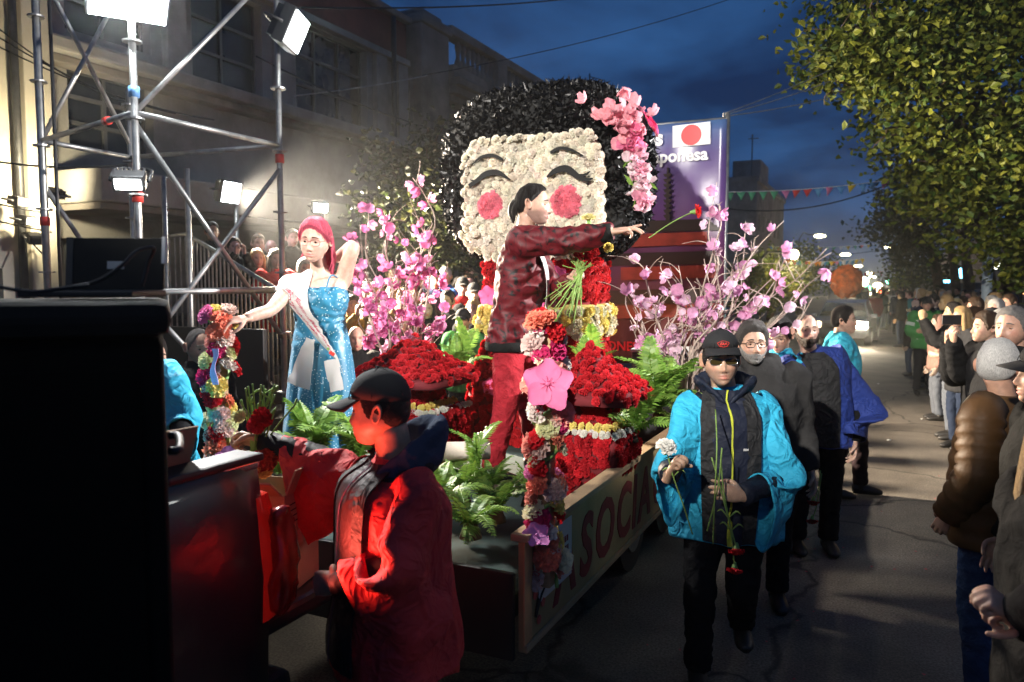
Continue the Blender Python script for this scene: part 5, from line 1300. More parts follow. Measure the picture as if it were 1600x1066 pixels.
# local: +Y along the ray, -X to the left
TOPZ = 1.918
for nm, z0, z1, ins in (('subwoofer', .0, .82, .0), ('loudspeaker_cabinet', .824, TOPZ - .07, .006)):
    mb = MB(); mb.bbox((-.72, ins, z0), (-ins, .42, z1), .02); c = put(nm, mb.me('cab', False), spk, mat('speaker_paint', (.004, .004, .004), .9, var=.3, bump=.3, bscale=200, spec=.1))
    mb = MB(); mb.bbox((-.68, ins - .012, z0 + .06), (-.05, ins + .002, z1 - .06), .006); put('grille', mb.me('grille', False), c, mat('speaker_grille', (.003, .003, .003), .9, bump=.6, bscale=400, spec=.1))
    mb = MB(); mb.tube([(-.001, .12, z1 - .25), (.02, .13, z1 - .25), (.02, .29, z1 - .25), (-.001, .3, z1 - .25)], .009, 6, sub=3); put('handle', mb.me(), c, M['black'])
mb = MB(); mb.bbox((-.76, -.03, TOPZ - .068), (.012, .46, TOPZ), .028); put('case_lid', mb.me('lid', False), spk, mat('lid_vinyl', (.008, .008, .008), .7, spec=.15, var=.3, scale=8))
mb = MB(); P = [[(-.8 + .45 * i / 16, -.035 - .012 * math.sin(i * 1.3), TOPZ + .012 - (.06 + .018 * math.sin(i * .9)) * sstep(.15, 1, j / 7)) if j > 1 else (-.8 + .45 * i / 16, .10 - j * .06, TOPZ + .012 + .004 * math.sin(i)) for i in range(17)] for j in range(8)]
mb.grid(P); tag(put('grey_cloth', solidify(wrinkle(mb.me(), .014, 26, 3), .004), None, mat('grey_pink_cloth', (.26, .2, .2), .7, var=.3, scale=14), loc=spk.location, rot=spk.rotation_euler), 'crumpled greyish cloth on the loudspeaker lid', 'cloth')
lp = empty('laptop', (W(180, 450, 1.78).x, W(180, 450, 1.78).y, TOPZ + .006), YAW + rad(6), 'open laptop seen from behind on the loudspeaker', 'laptop')
mb = MB(); mb.bbox((-.115, -.19, 0), (.115, .0, .014), .004); put('keyboard_base', mb.me('base', False), lp, M['black'])
mb = MB(); mb.bbox((-.108, -.004, .012), (.108, .003, .135), .0025); lid = put('screen_lid', mb.me('lid', False), lp, mat('laptop_lid', (.010, .010, .0095), .6, spec=.2), rot=(rad(-8), 0, 0))
mb = MB(); mb.bbox((-.018, -.0058, .062), (.020, -.0042, .080), .0006); put('lid_logo', mb.me('logo', False), lid, mat('lid_logo', (.5, .48, .42), .4))
mb = MB(); mb.bbox((-.110, -.0062, .014), (-.094, .004, .136), .001); put('lid_edge', mb.me('e', False), lid, M['black'])
mb = MB(); mb.bbox((.104, -.007, .075), (.112, .005, .138), .001); put('lid_glint', mb.me('e', False), lid, M['white'])  # white strip added for the light reflected at the lid's right edge
lp.rotation_euler = (0, 0, YAW + rad(4))
for lab, pts, r in (('black cable looping over the laptop lid', [(90, 452, 1.6), (150, 440, 1.6), (190, 415, 1.62), (215, 392, 1.66), (240, 388, 1.7), (232, 410, 1.72), (222, 447, 1.72)], .0042), ('black cable lying along the loudspeaker lid', [(-10, 447, 1.5), (50, 456, 1.5), (95, 451, 1.52), (140, 446, 1.55)], .004)):
    mb = MB(); mb.tube([W(*q) for q in pts], r, 6, sub=6); tag(put('audio_cable', mb.me(), None, M['cable']), lab, 'cable', 'audio cables')
# ================================================================ people: building blocks
def skin_mat():
    m, t, b = new_mat('skin')
    oi = t.nodes.new('ShaderNodeObjectInfo'); at = t.nodes.new('ShaderNodeAttribute'); at.attribute_name = 'tint'
    tc = t.nodes.new('ShaderNodeTexCoord'); n = t.nodes.new('ShaderNodeTexNoise'); n.inputs['Scale'].default_value = 38; n.inputs['Detail'].default_value = 5
    t.links.new(tc.outputs['Object'], n.inputs['Vector'])
    mr = t.nodes.new('ShaderNodeMapRange'); mr.inputs[1].default_value = .3; mr.inputs[2].default_value = .7; mr.inputs[3].default_value = .80; mr.inputs[4].default_value = 1.12; t.links.new(n.outputs[0], mr.inputs[0])
    a = t.nodes.new('ShaderNodeMix'); a.data_type = 'RGBA'; a.blend_type = 'MULTIPLY'; a.inputs[0].default_value = 1; t.links.new(oi.outputs['Color'], a.inputs[6]); t.links.new(at.outputs['Color'], a.inputs[7])
    c = t.nodes.new('ShaderNodeMix'); c.data_type = 'RGBA'; c.blend_type = 'MULTIPLY'; c.inputs[0].default_value = 1; t.links.new(a.outputs[2], c.inputs[6]); t.links.new(mr.outputs[0], c.inputs[7])
    t.links.new(c.outputs[2], b.inputs['Base Color']); b.inputs['Roughness'].default_value = .48; b.inputs['Specular IOR Level'].default_value = .4
    b.inputs['Subsurface Weight'].default_value = .12; b.inputs['Subsurface Radius'].default_value = (.01, .004, .002); b.inputs['Subsurface Scale'].default_value = 1
    bp = t.nodes.new('ShaderNodeBump'); bp.inputs['Strength'].default_value = .12; bp.inputs['Distance'].default_value = .002
    n2 = t.nodes.new('ShaderNodeTexNoise'); n2.inputs['Scale'].default_value = 260; t.links.new(tc.outputs['Object'], n2.inputs['Vector']); t.links.new(n2.outputs[0], bp.inputs['Height']); t.links.new(bp.outputs[0], b.inputs['Normal'])
    return m
M['skin'] = skin_mat()
M['cloth'] = mat('woven_cloth', (1, 1, 1), .85, var=.14, scale=7, bump=.25, bscale=320, objcol=True, crease=.28, cscale=8, spec=.08)
M['twill'] = mat('cap_twill', (1, 1, 1), .85, var=.1, scale=9, bump=.2, bscale=420, objcol=True)
M['nylon'] = mat('nylon_cloth', (1, 1, 1), .58, var=.12, scale=7, bump=.12, bscale=60, objcol=True, crease=.3, cscale=7, spec=.18)
M['quilt'] = mat('quilted_nylon', (1, 1, 1), .55, var=.15, scale=5, bump=.2, bscale=40, objcol=True, spec=.25)
M['cotton'] = mat('coat_cotton', (1, 1, 1), .78, var=.08, scale=5, bump=.18, bscale=420, objcol=True, crease=.8, cscale=7)
M['denim'] = mat('denim', (1, 1, 1), .85, var=.25, scale=9, bump=.3, bscale=300, objcol=True, crease=.5, cscale=10, spec=.1)
M['leather'] = mat('shoe_leather', (.02, .018, .016), .45, var=.2)
M['hair'] = mat('hair', (1, 1, 1), .5, var=.45, scale=60, stretch=(6, 6, 1), bump=.8, bscale=120, objcol=True, spec=.22)
M['eyewhite'] = mat('eye_white', (.42, .40, .38), .15, var=.05); M['iris'] = mat('iris_brown', (.05, .025, .012), .1); M['pupil'] = mat('pupil', (.004, .004, .004), .08)
M['lens_dark'] = mat('sunglass_lens', (.035, .025, .008), .06, spec=.7); M['frame'] = mat('spectacle_frame', (.02, .015, .015), .3)
M['teeth'] = mat('teeth', (.75, .72, .66), .25, var=.05)

def gss(x, s): return np.exp(-(x / s) ** 2)
def head_grid(nl=56, nz=46, jaw=.28, nose=1.0, cheek=.0, smile=0.0, stubble=0.0, lips=1.0, eyedark=0.0, wide=1.0):
    s = np.linspace(-1, 1, nl, endpoint=False); lon = np.pi * np.sign(s) * np.abs(s) ** 1.35
    ph = np.linspace(-np.pi / 2 + .04, np.pi / 2 - .04, nz)
    LO, PH = np.meshgrid(lon, ph)
    x = .076 * wide * np.sin(LO) * np.cos(PH); y = .097 * np.cos(LO) * np.cos(PH); z = .118 * np.sin(PH)
    t = np.clip(-z / .118, 0, 1)
    fat = 1 + cheek * np.exp(-((z + .05) / .04) ** 2) * 1.4
    x = x * (1 - jaw * t ** 2.2) * fat
    # fuller cranium / jaw than a plain ellipsoid
    q = np.clip(np.abs(np.sin(PH)), 0, 1); x = x * (1 + .10 * q ** 2); y = y * (1 + .10 * q ** 2)
    back = y < 0
    y = np.where(back, y * (1 - .55 * sstep(.3, 1, t)), y)
    y = y + .046 * t ** 1.6
    fm = sstep(.015, .06, y)
    A = np.interp(-z, [-.022, .0, .018, .034, .044, .052], [.001, .007, .016, .024, .011, 0]) * nose
    sg = np.interp(-z, [-.02, .02, .044], [.0085, .010, .0145])
    d = A * gss(x, sg)
    for sgn in (-1, 1):
        d -= .0105 * gss(x - sgn * .031, .0165) * gss(z - .004, .0115)
        d += .0045 * gss(x - sgn * .030, .022) * gss(z - .027, .007)
        d += .006 * nose * gss(x - sgn * .0145, .006) * gss(z + .040, .006)
        d += (.004 + .006 * smile + cheek * .012) * gss(x - sgn * (.043), .02) * gss(z + .026, .02)
        d -= .003 * smile * gss(x - sgn * .034, .006) * gss(z + .055, .016)
    mw = .023 * (1 + .35 * smile); zl = -.0665 + .006 * smile * (np.abs(x) / .025) ** 2
    d += .0062 * lips * gss(z - zl - .0055, .0042) * gss(x, mw) + .0072 * lips * gss(z - zl + .0075, .0052) * gss(x, mw * .85) - .0045 * gss(z - zl, .0022) * gss(x, mw)
    d -= .003 * gss(z + .084, .006) * gss(x, .022); d += .006 * gss(z + .102, .012) * gss(x, .02)
    y = y + d * fm
    P = np.stack([x, y, z], -1)
    tint = np.ones_like(P)
    lm = (gss(z - zl - .005, .0045) + gss(z - zl + .0065, .0055)).clip(0, 1) * gss(x, mw * .95) * (y > .05)
    tint *= 1 - lm[..., None] * np.array([.28, .66, .56])
    ck = sum(gss(x - k * .045, .022) * gss(z + .025, .022) for k in (-1, 1)) + .7 * gss(x, .014) * gss(z + .035, .012)
    tint *= 1 - (ck * fm)[..., None] * np.array([.0, .14, .12])
    if stubble:
        b = sstep(-.025, -.05, z) * (y > -.02) * (1 - np.clip(lm * 1.5, 0, 1)) * (1 - .6 * gss(x, .02) * gss(z + .052, .003))
        b = b + .8 * gss(z + .053, .006) * gss(x, .026) * (y > .05); tint *= 1 - np.clip(b, 0, 1)[..., None] * stubble * np.array([.55, .55, .5])
    if eyedark:
        e = sum(gss(x - k * .031, .013) * gss(z - .004, .006) for k in (-1, 1)) * (y > .05); br = sum(gss(x - k * .032, .018) * gss(z - .024, .004) for k in (-1, 1)) * (y > .05)
        tint *= 1 - np.clip(e * .95 + br * .75, 0, .95)[..., None] * eyedark
    return P, tint, LO

def grid_faces(n, m):
    F = [(i * m + j, i * m + (j + 1) % m, (i + 1) * m + (j + 1) % m, (i + 1) * m + j) for i in range(n - 1) for j in range(m)]
    F.append(tuple(range(m - 1, -1, -1))); F.append(tuple((n - 1) * m + j for j in range(m))); return F

def surf_y(P, x, z):
    Q = P.reshape(-1, 3); Q = Q[Q[:, 1] > 0]; d = (Q[:, 0] - x) ** 2 + (Q[:, 2] - z) ** 2
    i = np.argsort(d)[:4]; w = 1 / (d[i] + 1e-7); return float((Q[i, 1] * w).sum() / w.sum())

def ear_geo(side):
    P = []
    for i in range(9):
        ph = -1.5 + 3.0 * i / 8; row = []
        for j in range(12):
            a = 2 * math.pi * j / 12; yy = math.cos(a) * math.cos(ph); xx = math.sin(a) * math.cos(ph); zz = math.sin(ph)
            r = (yy ** 2 + zz ** 2) ** .5
            o = .008 * xx + (.010 * (.35 + .9 * (r > .7)) * (xx > 0) - .007 * max(0, .75 - r) * (xx > 0))
            row.append((side * (.074 + o + .006 * max(0, -yy)), -.012 + .019 * yy - .006 * zz, -.004 + .033 * zz * (1 if zz > 0 else .95)))
        P.append(row)
    return P

def make_hand(pose, seed=0, voxel=.0042):
    """right hand: wrist at the origin, fingers +Z, palm faces +Y, thumb on -X"""
    curls = {'relaxed': ([18, 30, 18], 6, (.0, .35)), 'fist': ([78, 92, 55], 0, (.55, .9)), 'grip': ([58, 78, 40], 2, (.5, .75)), 'open': ([6, 12, 8], 14, (-.25, .1)), 'point': ([30, 45, 25], 5, (.3, .5)), 'throw': ([14, 22, 12], 12, (-.1, .25)), 'drape': ([40, 25, 12], 6, (.2, .5))}[pose]
    cur, spread, th = curls; mb = MB()
    mb.tube([(0, 0, -.035), (0, 0, 0), (0, .002, .03), (0, .003, .065), (.001, .002, .09)], [(.026, .021), (.027, .019), (.036, .019), (.041, .017), (.039, .013)], 14, sub=3, ref=Vector((1, 0, 0)))
    for k, (bx, bz, ln, r) in enumerate(((-.029, .086, .074, .0092), (-.0095, .092, .083, .0094), (.0105, .089, .077, .009), (.029, .080, .060, .0082))):
        p = Vector((bx, .001, bz - .018)); ang = 0; pts = [p]; sp_ = rad((k - 1.5) * spread * .55)
        cc = list(cur)
        if pose == 'throw' and k == 0: cc = [0, 4, 4]
        if pose == 'throw' and k == 3: cc = [40, 50, 30]
        if pose == 'point' and k == 0: cc = [8, 12, 8]
        q = p + Vector((0, 0, .018)); pts.append(q)
        for seg, fr in zip(cc, (.46, .31, .23)):
            ang += rad(seg + (k - 1.5) * 2); d = Vector((math.sin(sp_) * math.cos(ang), math.sin(ang), math.cos(ang) * math.cos(sp_))); q = q + d * ln * fr; pts.append(q)
        mb.tube(pts, [r * 1.05, r * 1.08, r, r * .93, r * .74], 8, sub=3, ref=Vector((1, 0, 0)))
        mb.ball(pts[-1], r * .78, 8, 6)
    a, b = th; p = Vector((-.022, .006, .018)); d1 = Vector((-.75, .25 + a * .4, .62)).normalized(); d2 = Vector((-.35 + b * .5, .25 + b, .85)).normalized(); d3 = Vector((-.1 + b * .8, .2 + b * .9, .8)).normalized()
    q1 = p + d1 * .038; q2 = q1 + d2 * .032; q3 = q2 + d3 * .026
    mb.tube([p, q1, q2, q3], [.015, .0125, .0108, .008], 8, sub=3); mb.ball(q3, .0085, 8, 6)
    return remesh(mb, voxel, 4)
HANDS = {}
def hand_geo(pose, lod):
    k = (pose, lod)
    if k not in HANDS:
        me = make_hand(pose, voxel=.0042 if lod == 0 else .008); HANDS[k] = ([v.co.copy() for v in me.vertices], [tuple(p.vertices) for p in me.polygons]); bpy.data.meshes.remove(me)
    return HANDS[k]
def hand_matrix(side, wrist, fdir, pdir, s=1.0):
    z = Vector(fdir).normalized(); y = Vector(pdir); y = (y - z * y.dot(z)).normalized(); x = y.cross(z)
    Mx = Matrix((x, y, z)).transposed().to_4x4(); Mx.translation = Vector(wrist)
    return Mx @ Matrix.Diagonal((s * (1 if side > 0 else -1), s, s, 1))

def skeleton(H, ov=None, crouch=0):
    k = H / 1.75; J = {}
    for n, p in dict(head=(0, .02, 1.63), neck=(0, -.01, 1.49), chest=(0, 0, 1.30), waist=(0, .005, 1.10), pel=(0, 0, .95), shR=(.185, -.01, 1.43), shL=(-.185, -.01, 1.43), elR=(.235, -.03, 1.14), elL=(-.235, -.03, 1.14),
                     wrR=(.24, .07, .89), wrL=(-.24, .07, .89), hipR=(.095, 0, .93), hipL=(-.095, 0, .93), knR=(.105, .02, .50), knL=(-.105, .02, .50), anR=(.11, -.03, .085), anL=(-.11, -.03, .085)).items():
        J[n] = Vector(p) * k
    if ov:
        for n, p in ov.items(): J[n] = Vector(p)
    J['k'] = k; return J

def spine(J, z):
    """body axis point for a level given as the standing height of a 1.75 m figure"""
    ks = [(.95, J['pel']), (1.10, J['waist']), (1.30, J['chest']), (1.49, J['neck'])]
    if z <= .95: return J['pel'] + Vector((0, 0, (z - .95) * J['k']))
    for (a, p), (b, q) in zip(ks, ks[1:]):
        if z <= b: return p.lerp(q, (z - a) / (b - a))
    return J['neck'] + (J['neck'] - J['chest']).normalized() * (z - 1.49) * J['k']

def torso_tube(mb, J, levels, seg=28, sub=4, caps=True):
    k = J['k']; sh = (J['shR'] - J['shL']).normalized(); hp = (J['hipR'] - J['hipL']).normalized()
    pts, rr, refs = [], [], []
    for z, rx, ry in levels:
        t = float(sstep(.95, 1.35, z)); pts.append(spine(J, z)); rr.append((rx * k, ry * k)); refs.append(hp.lerp(sh, t).normalized())
    mb.tube(pts, rr, seg, refs, sub, caps); return mb

def arm_tube(mb, J, s, radii, seg=12, sub=4, end=1.0, caps=True):
    sh, el, wr = J['sh' + s], J['el' + s], J['wr' + s]; ins = sh.lerp(J['chest'], .35) + Vector((0, 0, .06 * J['k']))
    e2 = el.lerp(wr, end); k = J['k']
    mb.tube([ins, sh.lerp(el, .08), sh.lerp(el, .5), el, el.lerp(e2, .5), e2], [r * k for r in radii], seg, None, sub, caps); return mb

def leg_tube(mb, J, s, radii, seg=14, sub=3):
    h, kn, an = J['hip' + s], J['kn' + s], J['an' + s]; k = J['k']
    mb.tube([h + Vector((0, 0, .06 * k)), h.lerp(kn, .3), kn, kn.lerp(an, .5), an.lerp(kn, .02)], [r * k for r in radii], seg, None, sub); return mb

def shoe_mesh(J, s, fd=(0, 1, 0), k=1.0):
    a = J['an' + s]; f = Vector(fd).normalized(); b = Vector((a.x, a.y, a.z - .085 * k)); mb = MB()
    mb.tube([b - f * .075 * k + Vector((0, 0, .05)), b - f * .05 * k + Vector((0, 0, .052)), b + f * .06 * k + Vector((0, 0, .046)), b + f * .15 * k + Vector((0, 0, .033)), b + f * .19 * k + Vector((0, 0, .026))], [(.02, .03), (.042, .05), (.047, .046), (.046, .032), (.022, .018)], 14, sub=4, ref=f.cross(UPZ))
    mb.tube([b + Vector((0, 0, .05)), b + Vector((0, 0, .12))], [.048, .046], 12)
    return mb.me('shoe')

def put_tint(me, tint):
    at = me.attributes.new('tint', 'FLOAT_COLOR', 'POINT'); a = np.ones((len(me.vertices), 4), np.float32)
    if len(tint): a[:len(tint), :3] = tint
    at.data.foreach_set('color', a.ravel())

def head_matrix(J, yaw=0, pitch=0, roll=0, s=1.0):
    return Matrix.Translation(J['head']) @ Matrix.Rotation(yaw, 4, 'Z') @ Matrix.Rotation(-pitch, 4, 'X') @ Matrix.Rotation(roll, 4, 'Y') @ Matrix.Diagonal((s, s, s, 1))

def hair_shell(P, LO, zh_deg, thick, top=.02, seed=0, amp=.006, zmax=None, freq=45, drop=1.0):
    """hair as a lifted copy of the scalp above a hairline given as (degrees from front, height)"""
    dg = np.abs(np.degrees(LO)); zh = np.interp(dg, [a for a, _ in zh_deg], [b for _, b in zh_deg])
    n, m = P.shape[:2]; z = P[..., 2]
    T = sstep(-.004, .016, z - zh) * (thick + top * sstep(.0, .11, z))
    if zmax is not None: T = T * sstep(0, .015, np.interp(dg, [a for a, _ in zmax], [b for _, b in zmax]) - z)
    N = P / np.linalg.norm(P, axis=-1, keepdims=True)
    nz = np.array([[noise.noise(Vector((p[0] * freq, p[1] * freq, p[2] * freq * .35)) + Vector((seed, 0, 0))) for p in row] for row in P.tolist()])
    mask = T > .0015
    Q = P + N * (np.where(mask, T + amp * nz * np.clip(T / max(thick, .004), 0, 1), -.004))[..., None]
    F = []
    for i in range(n - 1):
        for j in range(m):
            jj = (j + 1) % m
            if mask[i, j] or mask[i, jj] or mask[i + 1, j] or mask[i + 1, jj]: F.append((i * m + j, i * m + jj, (i + 1) * m + jj, (i + 1) * m + j))
    if mask[n - 1].any(): F.append(tuple((n - 1) * m + j for j in range(m)))
    mb = MB(); used = sorted({i for f in F for i in f}); ix = {u: k for k, u in enumerate(used)}; Q = Q.reshape(-1, 3)
    mb.add([tuple(Q[u]) for u in used], [tuple(ix[i] for i in f) for f in F]); return mb
SHORT = [(0, .078), (35, .072), (58, .045), (66, .012), (78, -.022), (86, -.005), (100, -.012), (125, -.05), (180, -.07)]
FULL = [(0, .074), (40, .066), (60, .03), (72, -.02), (90, -.04), (120, -.07), (180, -.085)]

def build_person(label, base, yaw, H=1.75, ov=None, lod=1, skin=(.42, .24, .16), group=None, cat='person', name='person', headopt=None, headrot=(0, 0, 0), hands=None, hair=None, cap=None, jacket=None, trousers=None, shoes=True, glasses=None, beard=None, seed=0, barearms=False, shoecol=None, neckr=.056, eyes=True, lid=4):
    """a clothed figure; base on the ground, facing local +Y"""
    t = empty(name, base, yaw, label, cat, group); J = skeleton(H, ov); k = J['k']; rnd = random.Random(seed)
    ho = dict(nl=56, nz=46) if lod == 0 else dict(nl=30, nz=26, eyedark=1.0)
    ho.update(headopt or {}); P, tint, LO = head_grid(**ho); HM = head_matrix(J, *headrot, s=k ** .5)
    mb = MB(); mb.add([tuple(p) for p in P.reshape(-1, 3)], grid_faces(*P.shape[:2]), HM); tints = [tuple(c) for c in tint.reshape(-1, 3)]
    for s in (-1, 1):
        mb2 = MB(); mb2.grid(ear_geo(s), cv=True, cap0=True, cap1=True); mb.add(mb2.v, mb2.f, HM); tints += [(1, .9, .88)] * len(mb2.v)
    hc = HM @ Vector((0, -.018, -.045)); nb = J['neck']
    mb.tube([hc, hc.lerp(nb, .5), nb - Vector((0, 0, .03)), nb - Vector((0, 0, .09))], [neckr * k, (neckr - .002) * k, (neckr + .006) * k, .08 * k], 14, sub=2, ref=Vector((1, 0, 0)))
    if lod == 0 and eyes:
        for s in (-1, 1):
            ex, ez = s * .031, .004; ey = surf_y(P, ex, ez) - .0065
            for l0, l1 in ((lid, 82), (-78, -9)):
                rows = [[(ex + .0130 * math.cos(rad(la)) * math.sin(rad(lo)), ey + .0130 * math.cos(rad(la)) * math.cos(rad(lo)), ez + .0130 * math.sin(rad(la)) * .9) for lo in np.linspace(-75, 75, 9)] for la in np.linspace(l0, l1, 6)]
                m3 = MB(); m3.grid(rows); mb.add(m3.v, m3.f, HM)
    if lod == 0:
        for s in (-1, 1):
            m3 = MB(); m3.ball((s * .0075, surf_y(P, s * .0075, -.0435) - .001, -.0445), (.0036, .0036, .0022), 6, 5); mb.add(m3.v, m3.f, HM); tints += [(1, 1, 1)] * (len(mb.v) - len(tints)); tints[-len(m3.v):] = [(.18, .1, .09)] * len(m3.v)  # dark tinted balls put in for the shade inside the nostrils
    hs = hands or {}
    for s, sg in (('R', 1), ('L', -1)):
        pose, fd, pd = hs.get(s, ('relaxed', None, None)); fdv = Vector(fd) if fd is not None else (J['wr' + s] - J['el' + s]); pdv = Vector(pd) if pd is not None else Vector((-sg, .15, 0))
        V, F = hand_geo(pose, lod); mb.add(V, F, hand_matrix(sg, J['wr' + s], fdv, pdv, k ** .5))
        if barearms: arm_tube(mb, J, s, (.05, .056, .048, .038, .036, .026), 14, 4)
        else: arm_tube(mb, J, s, (.04, .04, .036, .034, .032, .026), 8, 2)
        leg_tube(mb, J, s, [.07, .07, .05, .045, .035], 8, 2)
    torso_tube(mb, J, [(.84, .12, .09), (1.1, .12, .09), (1.3, .13, .09), (1.40, .12, .07), (1.47, .06, .05)], 12, 2)
    me = mb.me('body')
    put_tint(me, tints); o = put('body', me, t, M['skin'], color=skin)
    if lod == 0 and eyes:
        for s in (-1, 1):
            ex, ez = s * .031, .004; ey = surf_y(P, ex, ez) - .0065; e = MB(); e.ball((0, 0, 0), .0118, 12, 8); e.cur = 1; e.disc((0, .0112, -.001), .0058, axis=(0, 1, 0), h=.0016, seg=12); e.cur = 2; e.disc((0, .0121, -.001), .0026, axis=(0, 1, 0), h=.001, seg=10)
            put('eye', e.me('eye', True, [M['eyewhite'], M['iris'], M['pupil']]), t, loc=HM @ Vector((ex, ey, ez)), rot=(Matrix.Rotation(headrot[0], 3, 'Z') @ Matrix.Rotation(-headrot[1], 3, 'X')))
            ll = MB(); ll.tube([HM @ Vector((ex + .0128 * math.sin(rad(lo)), ey + .0134 * math.cos(rad(lo)), ez + .0012 + .0006 * math.cos(rad(lo)))) for lo in np.linspace(-68, 68, 9)], .0011, 5); put('eyelash', ll.me(), t, M['hair'], color=(.01, .008, .008))
            bpts = [Vector((s * (.014 + .034 * q), surf_y(P, s * (.014 + .034 * q), .028 + .005 * math.sin(q * 2.6 + .3) - .005 * q) + .0015, .028 + .005 * math.sin(q * 2.6 + .3) - .005 * q)) for q in np.linspace(0, 1, 7)]
            bm_ = MB(); bm_.tube(bpts, [(.0035, .0015), (.0042, .002), (.0042, .002), (.004, .002), (.0035, .0016), (.0025, .0014), (.001, .001)], 6, ref=Vector((0, 0, 1))); bb = MB(); bb.add(bm_.v, bm_.f, HM)
            put('eyebrow', bb.me(), t, M['hair'], color=(hair or {}).get('brow', (hair or {}).get('col', (.02, .015, .01))))
    if hair:
        hb_ = hair_shell(P, LO, hair.get('line', SHORT), hair.get('thick', .012), hair.get('top', .012), seed, hair.get('amp', .005), hair.get('zmax'), hair.get('freq', 45))
        out = MB(); out.add(hb_.v, hb_.f, HM)
        for lock in hair.get('locks', []): 
            pts, rr = lock; out.tube([HM @ Vector(p) for p in pts], rr, 8, sub=4)
        if lod == 0 and hair.get('thick', .012) > .005:
            rs = random.Random(seed + 77); zl = hair.get('line', SHORT); N_ = P.shape[0]
            for _ in range(hair.get('strands', 0)):
                lo0 = rs.uniform(-math.pi, math.pi); drift = rs.uniform(-.35, .35); zb = np.interp(abs(math.degrees(lo0 + drift)) % 180, [a for a, _ in zl], [b for _, b in zl]); pts = []
                for q in np.linspace(0, 1, 7):
                    z_ = .112 - (.112 - zb - .004) * q; r_ = math.sqrt(max(0, 1 - (z_ / .118) ** 2)); lo_ = lo0 + drift * q
                    b_ = Vector((.076 * math.sin(lo_) * r_ * 1.06, .097 * math.cos(lo_) * r_ * 1.06, z_)); b_ = b_ * (1 + (hair.get('thick', .012) + hair.get('top', .012) * max(0, z_) / .11 + rs.uniform(0, .004)) / max(b_.length, .05)); pts.append(HM @ b_)
                out.tube(pts, [.0014, .002, .0022, .0022, .002, .0018, .0008], 4)
        put('hair', out.me(), t, M['hair'], color=hair.get('col', (.02, .015, .01)))
    if beard:
        bm_ = hair_shell(P, LO, [(0, -.3), (180, -.3)], beard.get('thick', .006), 0, seed + 3, .004, [(0, -.048), (12, -.046), (30, -.05), (45, -.045), (70, -.01), (82, .0), (88, -.13), (180, -.2)], 90); out = MB(); out.add(bm_.v, bm_.f, HM); out.tube([HM @ Vector((x, surf_y(P, x, -.0535) + .001, -.0535 - abs(x) * .25)) for x in np.linspace(-.028, .028, 9)], [.002] + [.0045] * 7 + [.002], 6, sub=2)
        put('beard', out.me(), t, M['hair'], color=beard['col'])
    if cap: make_cap(t, P, LO, HM, cap)
    if glasses: make_glasses(t, P, HM, glasses)
    if jacket is not None:
        jk = jacket; mb = MB(); fat = jk.get('fat', 1.0); pad = jk.get('pad', .0); hem = jk.get('hem', .84)
        lv = [(hem, .178 * fat + pad, .125 * fat + pad), ((hem + .97) / 2, .182 * fat + pad, .13 * fat + pad), (1.08, .168 * fat + pad, .122 * fat + pad), (1.26, .182 * fat + pad, .132 * fat + pad), (1.37, .185 + pad, .122 + pad), (1.445, .15 + pad * .7, .088 + pad), (1.495, .085, .078)]
        if jk.get('collar', 1): lv.append((1.53, .074, .072))
        torso_tube(mb, J, lv)
        for s in 'RL': arm_tube(mb, J, s, [.075 + pad, .078 + pad, .066 + pad, .060 + pad, .053 + pad, .043 + pad * .5])
        if jk.get('hood'):
            nk = J['neck']; mb.tube([nk + Vector((.09, .03, .0)) * k, nk + Vector((.085, -.05, .03)) * k, nk + Vector((0, -.10, .02)) * k, nk + Vector((-.085, -.05, .03)) * k, nk + Vector((-.09, .03, .0)) * k], [.03, .05, .06, .05, .03], 10, sub=4)
        if jk.get('hood_up'):
            mb.tube([HM @ Vector(p) for p in ((0, -.02, -.12), (0, -.025, -.06), (0, -.03, 0), (0, -.03, .06), (0, -.025, .11), (0, -.02, .14))], [(.09, .085), (.1, .095), (.105, .10), (.1, .098), (.075, .075), (.02, .02)], 16, sub=3, ref=Vector((1, 0, 0)))
        me = remesh(mb, .014 if lod == 0 else .024, 4)
        wrinkle(me, jk.get('wr', .007), jk.get('ws', (8, 8, 12)), seed, True); wrinkle(me, .003, (22, 22, 22), seed + 5)
        o = put(jk.get('name', 'jacket'), me, t, jk.get('mat', M['cloth']), color=jk['col'])
    if trousers is not None:
        mb = MB(); fat = trousers.get('fat', 1.0)
        torso_tube(mb, J, [(.82, .15 * fat, .115 * fat), (.92, .166 * fat, .116 * fat), (1.0, .148 * fat, .104 * fat)], 22, 3)
        for s in 'RL': leg_tube(mb, J, s, [.082 * fat, .092 * fat, .075, .066, .068])
        me = remesh(mb, .016 if lod == 0 else .026, 3); wrinkle(me, .007, (14, 14, 20), seed + 2, True)
        put('trousers', me, t, trousers.get('mat', M['cloth']), color=trousers['col'])
    if shoes:
        for s in 'RL':
            put('shoe', shoe_mesh(J, s, k=k), t, M['leather'] if shoecol is None else M['cloth'], color=shoecol or (.02, .02, .02))
    return t, J, P, HM

